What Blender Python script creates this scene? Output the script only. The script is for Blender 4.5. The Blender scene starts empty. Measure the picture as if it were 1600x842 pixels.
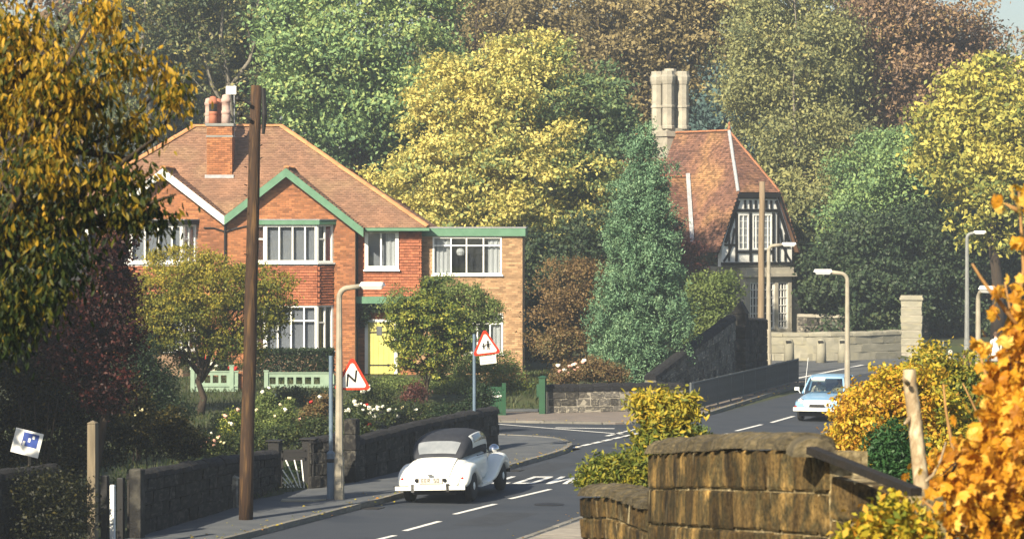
import bpy, bmesh, math, random
import numpy as np
from mathutils import Vector, Matrix, Quaternion
R = math.radians
PI = math.pi
random.seed(7)
SC = bpy.context.scene
COL = SC.collection

# ------------------------------------------------------------------ camera, sky, sun, exposure
F, H, YH = 4800.0, 6.3, 344.0          # focal length in photo pixels, eye height above the road, horizon row
cam = bpy.data.cameras.new('camera'); cam_o = bpy.data.objects.new('camera', cam); COL.objects.link(cam_o)
cam.sensor_width = 36; cam.lens = 36 * F / 1600; cam.shift_y = (YH - 421) / 1600
cam.clip_start = 0.5; cam.clip_end = 3000
cam_o.location = (0, 0, H); cam_o.rotation_euler = (R(90), 0, 0)
SC.camera = cam_o
cam.dof.use_dof = True; cam.dof.focus_distance = 80.0; cam.dof.aperture_fstop = 6.3
SUN_EL, SUN_AZ = 33.0, 31.0            # the sun stands behind the viewer's left shoulder: light travels towards +x +y
W = bpy.data.worlds.new('World'); SC.world = W; W.use_nodes = True
wn = W.node_tree.nodes; bg = wn['Background']
sky = wn.new('ShaderNodeTexSky'); sky.sky_type = 'NISHITA'; sky.sun_disc = False
sky.sun_elevation = R(SUN_EL); sky.sun_rotation = R(180 + SUN_AZ)
sky.air_density = 1.0; sky.dust_density = 1.5; sky.ozone_density = 1.0
W.node_tree.links.new(sky.outputs[0], bg.inputs[0]); bg.inputs[1].default_value = 0.065
sl = bpy.data.lights.new('sun', 'SUN'); sl.energy = 5.0; sl.angle = R(0.6); sl.color = (1.0, 0.87, 0.66)
so = bpy.data.objects.new('sun', sl); COL.objects.link(so)
ldir = Vector((math.sin(R(SUN_AZ)) * math.cos(R(SUN_EL)), math.cos(R(SUN_AZ)) * math.cos(R(SUN_EL)), -math.sin(R(SUN_EL))))
so.rotation_euler = ldir.to_track_quat('-Z', 'Y').to_euler(); so.location = (-40, -40, 50)
SC.view_settings.view_transform = 'Standard'; SC.view_settings.look = 'None'
SC.view_settings.exposure = 1.1; SC.view_settings.gamma = 1.0
SC.render.engine = 'CYCLES'
cy = SC.cycles; cy.max_bounces = 6; cy.diffuse_bounces = 3; cy.glossy_bounces = 2; cy.transmission_bounces = 4
cy.transparent_max_bounces = 8; cy.volume_bounces = 0; cy.use_denoising = True; cy.caustics_reflective = False; cy.caustics_refractive = False

# ------------------------------------------------------------------ helpers
def P(px, py, d): return Vector(((px - 800) * d / F, d, H - (py - YH) * d / F))
def G(px, py, z=0.0):
    d = (H - z) * F / (py - YH); return Vector(((px - 800) * d / F, d, z))

class MB:
    """collects shapes into one mesh"""
    def __init__(s): s.v = []; s.f = []; s.t = []
    def add(s, vs, fs, tint=None):
        b = len(s.v); s.v += [tuple(v) for v in vs]
        for f in fs:
            s.f.append([b + i for i in f]); s.t.append(0.5 if tint is None else tint)
    def box(s, x0, x1, y0, y1, z0, z1, tint=None):
        s.add([(x0,y0,z0),(x1,y0,z0),(x1,y1,z0),(x0,y1,z0),(x0,y0,z1),(x1,y0,z1),(x1,y1,z1),(x0,y1,z1)],
              [(0,3,2,1),(4,5,6,7),(0,1,5,4),(1,2,6,5),(2,3,7,6),(3,0,4,7)], tint)
    def obox(s, c, ax, ay, az, tint=None):
        c, ax, ay, az = map(Vector, (c, ax, ay, az))
        vs = [c - ax - ay - az, c + ax - ay - az, c + ax + ay - az, c - ax + ay - az, c - ax - ay + az, c + ax - ay + az, c + ax + ay + az, c - ax + ay + az]
        s.add(vs, [(0,3,2,1),(4,5,6,7),(0,1,5,4),(1,2,6,5),(2,3,7,6),(3,0,4,7)], tint)
    def bar(s, p, q, w, h, up=(0,0,1), tint=None):
        p, q = Vector(p), Vector(q); d = (q - p); L = d.length
        if L < 1e-6: return
        d /= L; up = Vector(up); sx = d.cross(up)
        if sx.length < 1e-4: sx = d.cross(Vector((0,1,0)))
        sx.normalize(); u = sx.cross(d).normalized()
        s.obox((p + q) / 2, d * L / 2, sx * w / 2, u * h / 2, tint)
    def ext(s, poly, vec, tint=None):
        n = len(poly); vec = Vector(vec); a = [Vector(p) for p in poly]; b = [p + vec for p in a]
        s.add(a + b, [tuple(range(n)), tuple(reversed(range(n, 2*n)))] + [(i, i+n, (i+1) % n + n, (i+1) % n) for i in range(n)], tint)
    def tube(s, pts, rad, n=8, cap=True, tint=None):
        pts = [Vector(p) for p in pts]
        if not hasattr(rad, '__len__'): rad = [rad] * len(pts)
        vs, fs = [], []; ref = None
        for i, p in enumerate(pts):
            d = (pts[min(i+1, len(pts)-1)] - pts[max(i-1, 0)]).normalized()
            if ref is None: ref = Vector((1,0,0)) if abs(d.x) < .9 else Vector((0,1,0))
            a = d.cross(ref).normalized(); b = d.cross(a).normalized(); ref = -b.cross(d).cross(d) if False else ref
            for k in range(n):
                t = 2*PI*k/n; vs.append(p + (a*math.cos(t) + b*math.sin(t)) * rad[i])
        for i in range(len(pts)-1):
            for k in range(n):
                fs.append((i*n+k, i*n+(k+1)%n, (i+1)*n+(k+1)%n, (i+1)*n+k))
        if cap: fs.append(tuple(range(n))[::-1]); fs.append(tuple((len(pts)-1)*n+k for k in range(n)))
        s.add(vs, fs, tint)
    def lathe(s, prof, c=(0,0,0), n=16, axis='z'):
        c = Vector(c); vs, fs = [], []
        for r, z in prof:
            for k in range(n):
                t = 2*PI*k/n; a, b = r*math.cos(t), r*math.sin(t)
                vs.append(c + (Vector((a,b,z)) if axis == 'z' else Vector((a,z,b)) if axis == 'y' else Vector((z,a,b))))
        m = len(prof)
        for i in range(m-1):
            for k in range(n): fs.append((i*n+k, i*n+(k+1)%n, (i+1)*n+(k+1)%n, (i+1)*n+k))
        fs.append(tuple(range(n))[::-1]); fs.append(tuple((m-1)*n+k for k in range(n)))
        s.add(vs, fs)
    def mesh(s, name, mat, smooth=False, off=(0,0,0)):
        me = bpy.data.meshes.new(name); o = Vector(off)
        me.from_pydata([(v[0]-o.x, v[1]-o.y, v[2]-o.z) for v in s.v], [], s.f)
        if any(t != 0.5 for t in s.t):
            a = me.attributes.new('tint', 'FLOAT', 'FACE'); a.data.foreach_set('value', s.t)
        if mat: me.materials.append(mat)
        if smooth:
            me.polygons.foreach_set('use_smooth', [True]*len(me.polygons))
        me.update(); return me
    def build(s, name, mat, parent=None, smooth=False, off=(0,0,0), fix=True):
        me = s.mesh(name, mat, smooth, off)
        if fix and len(me.polygons) < 60000:
            bm = bmesh.new(); bm.from_mesh(me); bmesh.ops.recalc_face_normals(bm, faces=bm.faces); bm.to_mesh(me); bm.free()
        return link(name, me, parent)

def link(name, data, parent=None, loc=None):
    o = bpy.data.objects.new(name, data); COL.objects.link(o)
    if parent is not None: o.parent = parent
    if loc is not None: o.location = loc
    return o
def tag(o, label=None, cat=None, group=None, kind=None):
    if label: o['label'] = label
    if cat: o['category'] = cat
    if group: o['group'] = group
    if kind: o['kind'] = kind
    return o
def thing(name, label, cat, loc=(0,0,0), rz=0.0, group=None):
    o = bpy.data.objects.new(name, None); COL.objects.link(o); o.empty_display_size = .2
    o.location = loc; o.rotation_euler = (0, 0, rz); return tag(o, label, cat, group)
def copy_tree(o, parent=None):
    c = o.copy(); COL.objects.link(c)
    if parent is not None: c.parent = parent
    for ch in list(o.children): copy_tree(ch, c)
    return c
def rj(a, b): return random.uniform(a, b)

# ------------------------------------------------------------------ materials
def newmat(name):
    m = bpy.data.materials.new(name); m.use_nodes = True; nt = m.node_tree
    return m, nt, nt.nodes, nt.links, nt.nodes['Principled BSDF']
def ramp(n, stops):
    r = n.new('ShaderNodeValToRGB'); e = r.color_ramp.elements
    while len(e) < len(stops): e.new(0.5)
    for i, (p, c) in enumerate(stops): e[i].position = p; e[i].color = (*c, 1)
    return r
def M(name, c1, c2=None, rough=.8, scale=3.0, bump=.15, bscale=25.0, rnd=.0, metal=0.0, tint=0.0, stretch=None, spec=.4, c3=None):
    """noise-mottled surface; rnd varies brightness per object, tint per face"""
    m, nt, n, l, b = newmat(name)
    c2 = c2 or tuple(x*.8 for x in c1)
    tc = n.new('ShaderNodeTexCoord'); src = tc.outputs['Object']
    if rnd:
        oi = n.new('ShaderNodeObjectInfo'); va = n.new('ShaderNodeVectorMath'); va.operation = 'MULTIPLY_ADD'
        cb = n.new('ShaderNodeCombineXYZ'); l.new(oi.outputs['Random'], cb.inputs[0]); l.new(oi.outputs['Random'], cb.inputs[2])
        va.inputs[1].default_value = (37,)*3; l.new(cb.outputs[0], va.inputs[0]); l.new(src, va.inputs[2]); src = va.outputs[0]
    if stretch:
        mp = n.new('ShaderNodeMapping'); mp.inputs['Scale'].default_value = stretch; l.new(src, mp.inputs[0]); src = mp.outputs[0]
    nz = n.new('ShaderNodeTexNoise'); nz.inputs['Scale'].default_value = scale; nz.inputs['Detail'].default_value = 5; l.new(src, nz.inputs['Vector'])
    stops = [(.33, c1), (.67, c2)] if not c3 else [(.3, c1), (.5, c2), (.68, c3)]
    rp = ramp(n, stops); l.new(nz.outputs[0], rp.inputs[0]); col = rp.outputs[0]
    def vary(col, fac_socket, amt):
        hs = n.new('ShaderNodeHueSaturation'); mr = n.new('ShaderNodeMapRange')
        mr.inputs[3].default_value = 1 - amt; mr.inputs[4].default_value = 1 + amt
        l.new(fac_socket, mr.inputs[0]); l.new(mr.outputs[0], hs.inputs['Value']); l.new(col, hs.inputs['Color']); return hs.outputs[0]
    if rnd: col = vary(col, oi.outputs['Random'], rnd)
    if tint:
        at = n.new('ShaderNodeAttribute'); at.attribute_name = 'tint'; col = vary(col, at.outputs['Fac'], tint)
    l.new(col, b.inputs['Base Color']); b.inputs['Roughness'].default_value = rough; b.inputs['Metallic'].default_value = metal
    b.inputs['Specular IOR Level'].default_value = spec
    if bump:
        n2 = n.new('ShaderNodeTexNoise'); n2.inputs['Scale'].default_value = bscale; n2.inputs['Detail'].default_value = 4; l.new(src, n2.inputs['Vector'])
        bp = n.new('ShaderNodeBump'); bp.inputs['Strength'].default_value = bump; bp.inputs['Distance'].default_value = .03
        l.new(n2.outputs[0], bp.inputs['Height']); l.new(bp.outputs[0], b.inputs['Normal'])
    return m
def leafmat(name, cols, trans=.35, rough=.55):
    m, nt, n, l, b = newmat(name)
    at = n.new('ShaderNodeAttribute'); at.attribute_name = 'tint'
    rp = ramp(n, [(i/(len(cols)-1), c) for i, c in enumerate(cols)]); l.new(at.outputs['Fac'], rp.inputs[0])
    l.new(rp.outputs[0], b.inputs['Base Color']); b.inputs['Roughness'].default_value = rough; b.inputs['Specular IOR Level'].default_value = .3
    tr = n.new('ShaderNodeBsdfTranslucent'); mx = n.new('ShaderNodeMixShader'); mx.inputs[0].default_value = trans
    l.new(rp.outputs[0], tr.inputs[0]); l.new(b.outputs[0], mx.inputs[1]); l.new(tr.outputs[0], mx.inputs[2])
    l.new(mx.outputs[0], n['Material Output'].inputs[0]); return m
def glassmat(name, col=(.7,.75,.8), fac=.3):
    m, nt, n, l, b = newmat(name)
    tr = n.new('ShaderNodeBsdfTransparent'); tr.inputs[0].default_value = (*col, 1)
    gl = n.new('ShaderNodeBsdfGlossy'); gl.inputs['Roughness'].default_value = .03; gl.inputs[0].default_value = (.9,.9,.9,1)
    mx = n.new('ShaderNodeMixShader'); mx.inputs[0].default_value = fac
    l.new(tr.outputs[0], mx.inputs[1]); l.new(gl.outputs[0], mx.inputs[2]); l.new(mx.outputs[0], n['Material Output'].inputs[0]); return m

m_asphalt = M('asphalt', (.030,.038,.052), (.046,.054,.068), .85, .45, .3, 90, spec=.25, c3=(.036,.043,.055))
m_pave = M('pavement_asphalt', (.065,.075,.088), (.10,.108,.115), .9, 1.6, .25, 60)
m_pavepink = M('pavement_gravel', (.20,.165,.14), (.15,.13,.115), .9, 1.5, .2, 60)
m_kerb = M('kerb_stone', (.22,.21,.18), (.14,.135,.12), .85, 4, .2, 30, rnd=.2)
m_paint = M('road_paint', (.78,.78,.74), (.62,.62,.59), .6, 9, .1, 60)
m_flag = M('flagstone', (.30,.27,.22), (.21,.19,.16), .9, 3, .2, 40, rnd=.12)
m_soil = M('soil', (.035,.028,.018), (.055,.045,.03), .95, 3, .4, 20)
m_grass = M('lawn_ground', (.03,.045,.014), (.05,.055,.02), .95, 2, .5, 30)
m_wood_floor = M('woodland_floor', (.035,.035,.018), (.06,.045,.025), .95, 1.2, .5, 12)
m_brick = M('orange_brick', (.36,.15,.06), (.29,.115,.048), .85, .8, .2, 40, tint=.34, c3=(.24,.095,.045))
m_mortar = M('mortar', (.27,.18,.115), (.21,.14,.09), .95, 4, .1, 60)
m_brick2 = M('buff_brick', (.42,.27,.15), (.32,.195,.10), .85, 2, .2, 40, tint=.35)
m_brick2o = M('buff_brick_single', (.42,.27,.15), (.32,.195,.10), .85, 2, .2, 40, rnd=.35)
m_mortar2 = M('pale_mortar', (.46,.33,.20), (.40,.28,.17), .95, 4, .1, 60)
m_hung = M('hung_tile', (.33,.11,.05), (.26,.085,.04), .8, 1.5, .15, 40, tint=.28)
m_roof = M('roof_tile', (.30,.165,.10), (.22,.125,.08), .9, .7, .2, 40, tint=.2, c3=(.27,.17,.10))
m_ridge = M('ridge_tile', (.50,.24,.10), (.38,.18,.08), .85, 3, .2, 30, rnd=.15)
m_lroof = M('lodge_roof_tile', (.12,.062,.048), (.17,.085,.055), .9, .5, .2, 40, tint=.45, c3=(.28,.155,.07))
m_lridge = M('lodge_ridge_tile', (.40,.17,.08), (.28,.12,.06), .85, 3, .2, 30, rnd=.15)
m_white = M('white_paint', (.84,.85,.82), (.76,.77,.74), .45, 3, .05, 30)
m_green = M('green_paint', (.115,.24,.155), (.09,.20,.125), .5, 4, .1, 30)
m_dkgreen = M('dark_green_paint', (.018,.075,.035), (.014,.06,.028), .4, 4, .1, 30)
m_pgreen = M('pale_green_paint', (.26,.36,.27), (.20,.29,.215), .6, 3, .1, 30)
m_yellow = M('yellow_paint', (.58,.55,.17), (.50,.47,.14), .45, 2, .05, 30)
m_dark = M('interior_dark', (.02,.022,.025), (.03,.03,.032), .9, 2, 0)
m_net = M('net_curtain', (.33,.35,.37), (.27,.28,.31), .9, .5, 0, 12)
m_curt = M('white_curtain', (.75,.76,.74), (.62,.63,.62), .9, 6, .3, 10, stretch=(9,9,.6))
m_redc = M('red_curtain', (.5,.03,.025), (.38,.02,.02), .9, 5, .2, 12)
m_yelc = M('yellow_curtain', (.5,.36,.06), (.42,.3,.05), .9, 5, .2, 12)
m_lead = M('lead_flashing', (.38,.40,.42), (.27,.28,.30), .6, 5, .2, 30)
m_black = M('black_paint', (.006,.006,.007), (.009,.009,.010), .6, 4, .1, 30)
m_iron = M('dark_iron', (.009,.009,.010), (.014,.013,.013), .6, 6, .1, 40)
m_pot = M('terracotta_pot', (.42,.15,.08), (.33,.12,.07), .8, 5, .1, 30)
m_potw = M('pale_chimney_pot', (.48,.36,.31), (.36,.24,.20), .85, 6, .2, 30)
m_conc = M('concrete', (.38,.345,.27), (.27,.245,.19), .85, 3.5, .2, 50)
m_concg = M('grey_concrete', (.25,.26,.25), (.19,.20,.19), .85, 2.5, .2, 50)
m_wood = M('pole_timber', (.06,.03,.013), (.03,.016,.009), .85, 4, .5, 14, stretch=(4,4,.35), c3=(.11,.06,.022))
m_woodg = M('weathered_timber', (.20,.165,.11), (.12,.10,.07), .9, 4, .4, 14, stretch=(4,4,.4))
m_woodp = M('pale_pole_timber', (.25,.19,.12), (.17,.125,.08), .85, 3, .3, 14, stretch=(4,4,.35))
m_steel = M('blue_grey_steel', (.14,.20,.27), (.10,.15,.21), .5, 4, .1, 30)
m_alu = M('lantern_white', (.75,.76,.74), (.66,.67,.66), .4, 6, 0)
m_red = M('sign_red', (.62,.045,.012), (.55,.035,.012), .5, 5, 0)
m_signw = M('sign_white', (.86,.84,.76), (.80,.78,.70), .5, 3, 0)
m_signb = M('sign_black', (.012,.012,.012), (.015,.015,.015), .5, 3, 0)
m_signg = M('sign_faded_grey', (.55,.53,.48), (.5,.48,.44), .6, 3, 0)
m_blue = M('board_blue', (.03,.07,.32), (.03,.06,.26), .5, 3, 0)
m_soot = M('soot_black_stone', (.006,.006,.007), (.014,.0135,.013), .95, 3, .8, 12, rnd=.5, c3=(.058,.055,.046))
m_sootcop = M('soot_coping_stone', (.007,.007,.009), (.014,.014,.016), .95, 4, .8, 14, rnd=.3)
m_sootm = M('dark_mortar', (.022,.020,.018), (.035,.032,.028), .95, 5, .3, 40)
m_midst = M('mixed_gritstone', (.17,.155,.13), (.06,.057,.052), .95, 3, .6, 14, rnd=.6, c3=(.28,.255,.20))
m_palem = M('pale_mortar_lime', (.36,.33,.27), (.27,.25,.20), .95, 5, .3, 40)
m_greym = M('grey_mortar', (.15,.14,.115), (.10,.094,.08), .95, 5, .3, 40)
m_palest = M('pale_wall_stone', (.33,.31,.24), (.24,.23,.18), .9, 1.6, .3, 20, rnd=.14, c3=(.30,.28,.20))
m_lodgest = M('lodge_stone', (.40,.38,.31), (.31,.29,.24), .9, 1.5, .25, 20, rnd=.12, c3=(.45,.42,.34))
m_mesh = M('railing_grey', (.10,.115,.12), (.075,.085,.09), .55, 4, .1, 40)
m_bark = M('bark', (.055,.04,.026), (.03,.022,.016), .95, 4, .7, 10, stretch=(3,3,.6))
m_barkp = M('silver_bark', (.40,.32,.20), (.22,.16,.09), .85, 7, .4, 10, stretch=(2,2,.8), c3=(.50,.42,.28))
m_carw = M('ivory_car_paint', (.83,.84,.78), (.80,.81,.76), .22, 1, 0, spec=.5)
m_fabric = M('black_roof_fabric', (.016,.019,.028), (.026,.030,.040), .8, 8, .1, 60)
m_carb = M('blue_car_paint', (.22,.38,.56), (.20,.36,.54), .25, 1, 0, spec=.5)
m_tyre = M('tyre_rubber', (.015,.015,.016), (.02,.02,.02), .85, 8, .1, 30)
m_chrome = M('chrome', (.75,.76,.78), (.7,.7,.72), .15, 5, 0, metal=1.0)
m_lamp_red = M('red_lens', (.4,.02,.02), (.3,.015,.015), .25, 5, 0)
m_glass = glassmat('window_glass', (.88,.90,.92), .12)
m_cglass = glassmat('car_glass', (.62,.70,.72), .22)
m_dglass = M('dark_car_glass', (.14,.15,.16), (.11,.12,.13), .08, 3, 0, spec=.6)
m_rglass = M('pale_reflecting_glass', (.26,.28,.30), (.18,.20,.22), .12, 3, 0, spec=.6)
# ------------------------------------------------------------------ foliage
def leaf_arrays(Pc, N, D, size, aspect, rng):
    """kite-shaped folded leaves, 4 corners each: base, side, tip, side"""
    n = len(Pc)
    D = D / (np.linalg.norm(D, axis=1, keepdims=True) + 1e-9)
    S = np.cross(D, N); S /= (np.linalg.norm(S, axis=1, keepdims=True) + 1e-9)
    Nn = np.cross(S, D)
    L = size[:, None]; Wd = L * aspect * .5
    base = Pc - D * L * .5; tip = Pc + D * L * .5 - Nn * L * .12
    mid = Pc + D * L * .02 + Nn * L * .08
    v = np.stack([base, mid + S * Wd, tip, mid - S * Wd], axis=1)
    return v.reshape(-1, 3)
def mesh_quads(name, v, tint, mat):
    n = len(v) // 4; me = bpy.data.meshes.new(name)
    me.vertices.add(4*n); me.loops.add(4*n); me.polygons.add(n)
    me.vertices.foreach_set('co', v.astype(np.float32).ravel())
    me.loops.foreach_set('vertex_index', np.arange(4*n, dtype=np.int32))
    me.polygons.foreach_set('loop_start', np.arange(0, 4*n, 4, dtype=np.int32))
    a = me.attributes.new('tint', 'FLOAT', 'FACE'); a.data.foreach_set('value', tint.astype(np.float32))
    me.materials.append(mat); me.update(calc_edges=True); return me
def unit(rng, n):
    x = rng.normal(size=(n, 3)); return x / np.linalg.norm(x, axis=1, keepdims=True)
def px_lobes(lobes, d, depth=1.0):
    out = []
    for lb in lobes:
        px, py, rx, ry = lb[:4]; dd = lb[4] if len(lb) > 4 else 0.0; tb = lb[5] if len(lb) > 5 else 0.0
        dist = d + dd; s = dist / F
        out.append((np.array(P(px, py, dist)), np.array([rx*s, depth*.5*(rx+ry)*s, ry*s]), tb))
    return out
def sample_leaves(lobes, n, rc, per, rng, shell=.55, droop=0.0, flat=.6, up=.35, tvar=.45, cast=0, puff=0.0, gap=1.0):
    """lobes: (centre, radii, tint bias). Leaves gather in clumps spread through each lobe."""
    w = np.array([r[0]*r[2] + .15*r[1] for _, r, _ in lobes]); w /= w.sum()
    nc = max(4, n // per); which = rng.choice(len(lobes), nc, p=w)
    C0 = np.array([l[0] for l in lobes])[which]; RR = np.array([l[1] for l in lobes])[which]; TB = np.array([l[2] for l in lobes])[which]
    dirs = unit(rng, nc); rad = shell + (1 - shell) * rng.random(nc) ** .7; rad[rng.random(nc) < .22] *= .6
    cc = C0 + dirs * RR * rad[:, None]
    ctint = rng.random(nc)
    if puff:
        area = sum(4*np.pi*((r[0]*r[2]+r[0]*r[1]+r[1]*r[2])/3) for _, r, _ in lobes); npf = int(max(6, min(nc/3, area/(puff*puff*2.6*gap))))
        wp = rng.choice(len(lobes), npf, p=w); pd = unit(rng, npf); pr = .82 + .2*rng.random(npf); pr[rng.random(npf) < .15] *= .6
        pc = np.array([l[0] for l in lobes])[wp] + pd*np.array([l[1] for l in lobes])[wp]*pr[:, None]; prad = puff*(.55 + .75*rng.random(npf)); pt = rng.random(npf)
        k0 = rng.integers(0, npf, nc); TB = np.array([l[2] for l in lobes])[wp][k0]
        dirs = unit(rng, nc) + pd[k0]*.55 + np.array([0, 0, .25]); dirs /= np.linalg.norm(dirs, axis=1, keepdims=True)
        cc = pc[k0] + dirs*(prad[k0]*(.6 + .45*rng.random(nc)))[:, None]*np.array([1.15, 1.15, .8]); ctint = .6*pt[k0] + .4*ctint
    k = np.repeat(np.arange(nc), per); m = len(k)
    sz = rc * (.6 + .8 * rng.random(nc))[k][:, None]
    off = rng.normal(size=(m, 3)) * sz * np.array([1, 1, flat]) * .6
    pos = cc[k] + off
    nrm = dirs[k] * .7 + unit(rng, m) * .75 + np.array([0, 0, up])
    nrm /= np.linalg.norm(nrm, axis=1, keepdims=True)
    D = unit(rng, m) * .9 + off / (np.linalg.norm(off, axis=1, keepdims=True) + 1e-6) * .5 + np.array([0, 0, -droop])
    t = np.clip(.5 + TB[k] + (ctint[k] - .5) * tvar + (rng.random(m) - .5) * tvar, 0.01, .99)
    return pos, nrm, D, t
def limb_mesh(base, top, lobes, r0, n=7, branches=True, rng=None):
    mb = MB(); base, top = Vector(base), Vector(top); rr = random.Random(int(abs(base.x*31 + base.y*7))+3)
    k = 5; pts = []
    for i in range(k):
        t = i/(k-1); p = base.lerp(top, t); w = r0*1.2*math.sin(t*PI)
        pts.append(p + Vector((rr.uniform(-w, w), rr.uniform(-w, w), 0)))
    mb.tube(pts, [r0*1.25] + [r0*(1 - .65*i/(k-1)) for i in range(1, k)], n)
    if branches:
        for c, r, _ in lobes[:9]:
            s = base.lerp(top, rr.uniform(.4, .85)); e = Vector(c); mid = s.lerp(e, .5) + Vector((0, 0, .12*(e-s).length))
            mb.tube([s, mid, e, e + (e-mid)*.5], [r0*.42, r0*.3, r0*.16, r0*.05], 5)
            for q in range(2):
                e2 = e + Vector([rr.uniform(-1,1)*x*.9 for x in r]); mb.tube([mid.lerp(e, .6), e2], [r0*.14, r0*.03], 4)
    return mb
GOLDEN_SEED = [100]
def leafmesh_single(name, kind, mat, tint):
    """one large leaf about 1 unit long lying along +y with its face up"""
    if kind == 'lobed':
        out = [(0,-.42,0),(.20,-.44,-.02),(.40,-.26,-.10),(.34,-.06,.02),(.47,.16,-.14),(.25,.24,.0),(.04,.54,-.16),(-.20,.27,.02),(-.44,.20,-.05),(-.35,-.03,.03),(-.43,-.24,-.02),(-.19,-.40,.02)]
        vs = [(0,-.05,.04)] + out; fs = [(0, i+1, (i+1) % 12 + 1) for i in range(12)]
    else:
        out = [(0,-.5,0),(.13,-.28,.03),(.19,0,.04),(.12,.3,.01),(0,.52,-.08),(-.12,.3,.01),(-.19,0,.04),(-.13,-.28,.03)]
        mid = [(0,-.28,0),(0,0,.005),(0,.3,-.03)]; vs = out + mid
        fs = [(0,1,8),(1,2,9,8),(2,3,10,9),(3,4,10),(4,5,10),(5,6,9,10),(6,7,8,9),(7,0,8)]
    me = bpy.data.meshes.new(name); me.from_pydata(vs, [], fs); a = me.attributes.new('tint', 'FLOAT', 'FACE')
    a.data.foreach_set('value', [tint]*len(fs)); me.materials.append(mat); me.update(); return me
def template_leaves(me, pos, nrm, D, sz, t):
    co = np.array([v.co for v in me.vertices]); fs = [list(p.vertices) for p in me.polygons]; nv = len(co); n = len(pos)
    D = D/(np.linalg.norm(D, axis=1, keepdims=True)+1e-9); S = np.cross(D, nrm); S /= (np.linalg.norm(S, axis=1, keepdims=True)+1e-9); U = np.cross(S, D)
    v = pos[:, None, :] + (co[None, :, 0:1]*S[:, None, :] + co[None, :, 1:2]*D[:, None, :] + co[None, :, 2:3]*U[:, None, :])*sz[:, None, None]
    def make(name, mat):
        m = bpy.data.meshes.new(name); pass
        m.from_pydata(v.reshape(-1, 3).tolist(), [], [[i + k*nv for i in f] for k in range(n) for f in fs]); a = m.attributes.new('tint', 'FLOAT', 'FACE'); a.data.foreach_set('value', np.repeat(t, len(fs)).astype(np.float32)); m.materials.append(mat); m.update(); return m
    return v, make, t
def foliage(parent, lobes, n, size, mat, rc=.5, per=14, aspect=.55, name='crown', singles=0, single_kind='plain', seed=None, origin=None, kind=None, cut=None, **kw):
    GOLDEN_SEED[0] += 17; rng = np.random.default_rng(seed or GOLDEN_SEED[0])
    pos, nrm, D, t = sample_leaves(lobes, n, rc, per, rng, **kw)
    if cut is not None:
        k = cut(pos); pos, nrm, D, t = pos[k], nrm[k], D[k], t[k]
    o = np.array(origin if origin is not None else parent.location)
    sz = size * (.65 + .7 * rng.random(len(pos)))
    if singles:
        # the leaves that show largest (nearest the lens, on the outside) become objects of their own
        ce = np.mean([l[0] for l in lobes], axis=0)
        view = pos[:, 1] - .25*np.abs(nrm[:, 1])
        score = view + rng.random(len(pos)) * .6 * max(l[1][1] for l in lobes)
        inside = (np.abs(F*pos[:, 0]/pos[:, 1]) < 800) & (YH + F*(H - pos[:, 2])/pos[:, 1] < 842) & (YH + F*(H - pos[:, 2])/pos[:, 1] > 0)
        score[~inside] += 1e3
        idx = np.argsort(score)[:singles]
        meshes = [leafmesh_single('leaf', single_kind, mat, q) for q in (.1,.25,.4,.5,.6,.75,.9)]
        for i in idx:
            d = Vector(D[i]).normalized(); nn = Vector(nrm[i]); s = d.cross(nn).normalized(); u = s.cross(d)
            ob = link('leaf', meshes[min(6, int(t[i]*7))], parent)
            mt = Matrix((s, d, u)).transposed().to_4x4() * 1.0
            ob.matrix_local = Matrix.Translation(Vector(pos[i] - o)) @ mt @ Matrix.Scale(float(sz[i]), 4)
        keep = np.ones(len(pos), bool); keep[idx] = False
        pos, nrm, D, t, sz = pos[keep], nrm[keep], D[keep], t[keep], sz[keep]
    if singles: v, ng, t = template_leaves(leafmesh_single('leaf', single_kind, mat, .5), pos - o, nrm, D, sz, t); ob = link(name, ng(name, mat), parent)
    else: ob = link(name, mesh_quads(name, leaf_arrays(pos - o, nrm, D, sz, aspect, rng), t, mat), parent)
    if kind: ob['kind'] = kind
    return ob
def tree(name, label, cat, base, lobes, n, size, mat, r0=.2, rc=.5, per=14, group=None, bark=None, trunk_top=None, **kw):
    root = thing(name, label, cat, base, group=group)
    ce = np.mean([l[0] for l in lobes], axis=0)
    tt = Vector(trunk_top) if trunk_top is not None else Vector((ce[0]*.7 + base[0]*.3, ce[1]*.7 + base[1]*.3, ce[2] + .2*np.mean([l[1][2] for l in lobes])))
    limb_mesh(base, tt, lobes, r0).build('trunk', bark or m_bark, root, True, off=base)
    foliage(root, lobes, n, size, mat, rc, per, **kw)
    return root

L_bggreen = leafmat('leaf_mid_green', [(.066,.132,.073),(.147,.251,.111),(.251,.368,.132),(.443,.487,.163)], .25)  # haze put into the colour: far-wood and yew leaves made paler
L_bgoak = leafmat('leaf_bronze_oak', [(.123,.100,.054),(.215,.177,.085),(.322,.261,.116),(.445,.353,.138)], .3)
L_bgdark = leafmat('leaf_shade_green', [(.037,.059,.032),(.066,.096,.044),(.125,.147,.059),(.354,.310,.104)], .2)
L_birch = leafmat('leaf_willow_gold', [(.138,.177,.092),(.238,.261,.116),(.353,.353,.138),(.506,.460,.169)], .35)
L_beech = leafmat('leaf_copper_beech', [(.123,.088,.068),(.230,.153,.100),(.353,.230,.123),(.414,.322,.146)], .3)
L_syc = leafmat('leaf_yellow_sycamore', [(.10,.17,.08),(.20,.27,.10),(.54,.49,.13),(.70,.60,.19)], .3)
L_syc2 = leafmat('leaf_yellow_green', [(.13,.18,.05),(.36,.36,.08),(.54,.48,.10),(.66,.57,.13)], .3)
L_conif = leafmat('leaf_cypress', [(.055,.125,.07),(.105,.205,.115),(.165,.285,.155),(.25,.36,.19)], .15)
L_cedar = leafmat('leaf_blue_cedar', [(.05,.10,.10),(.08,.14,.13),(.10,.17,.15)], .2)
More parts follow.
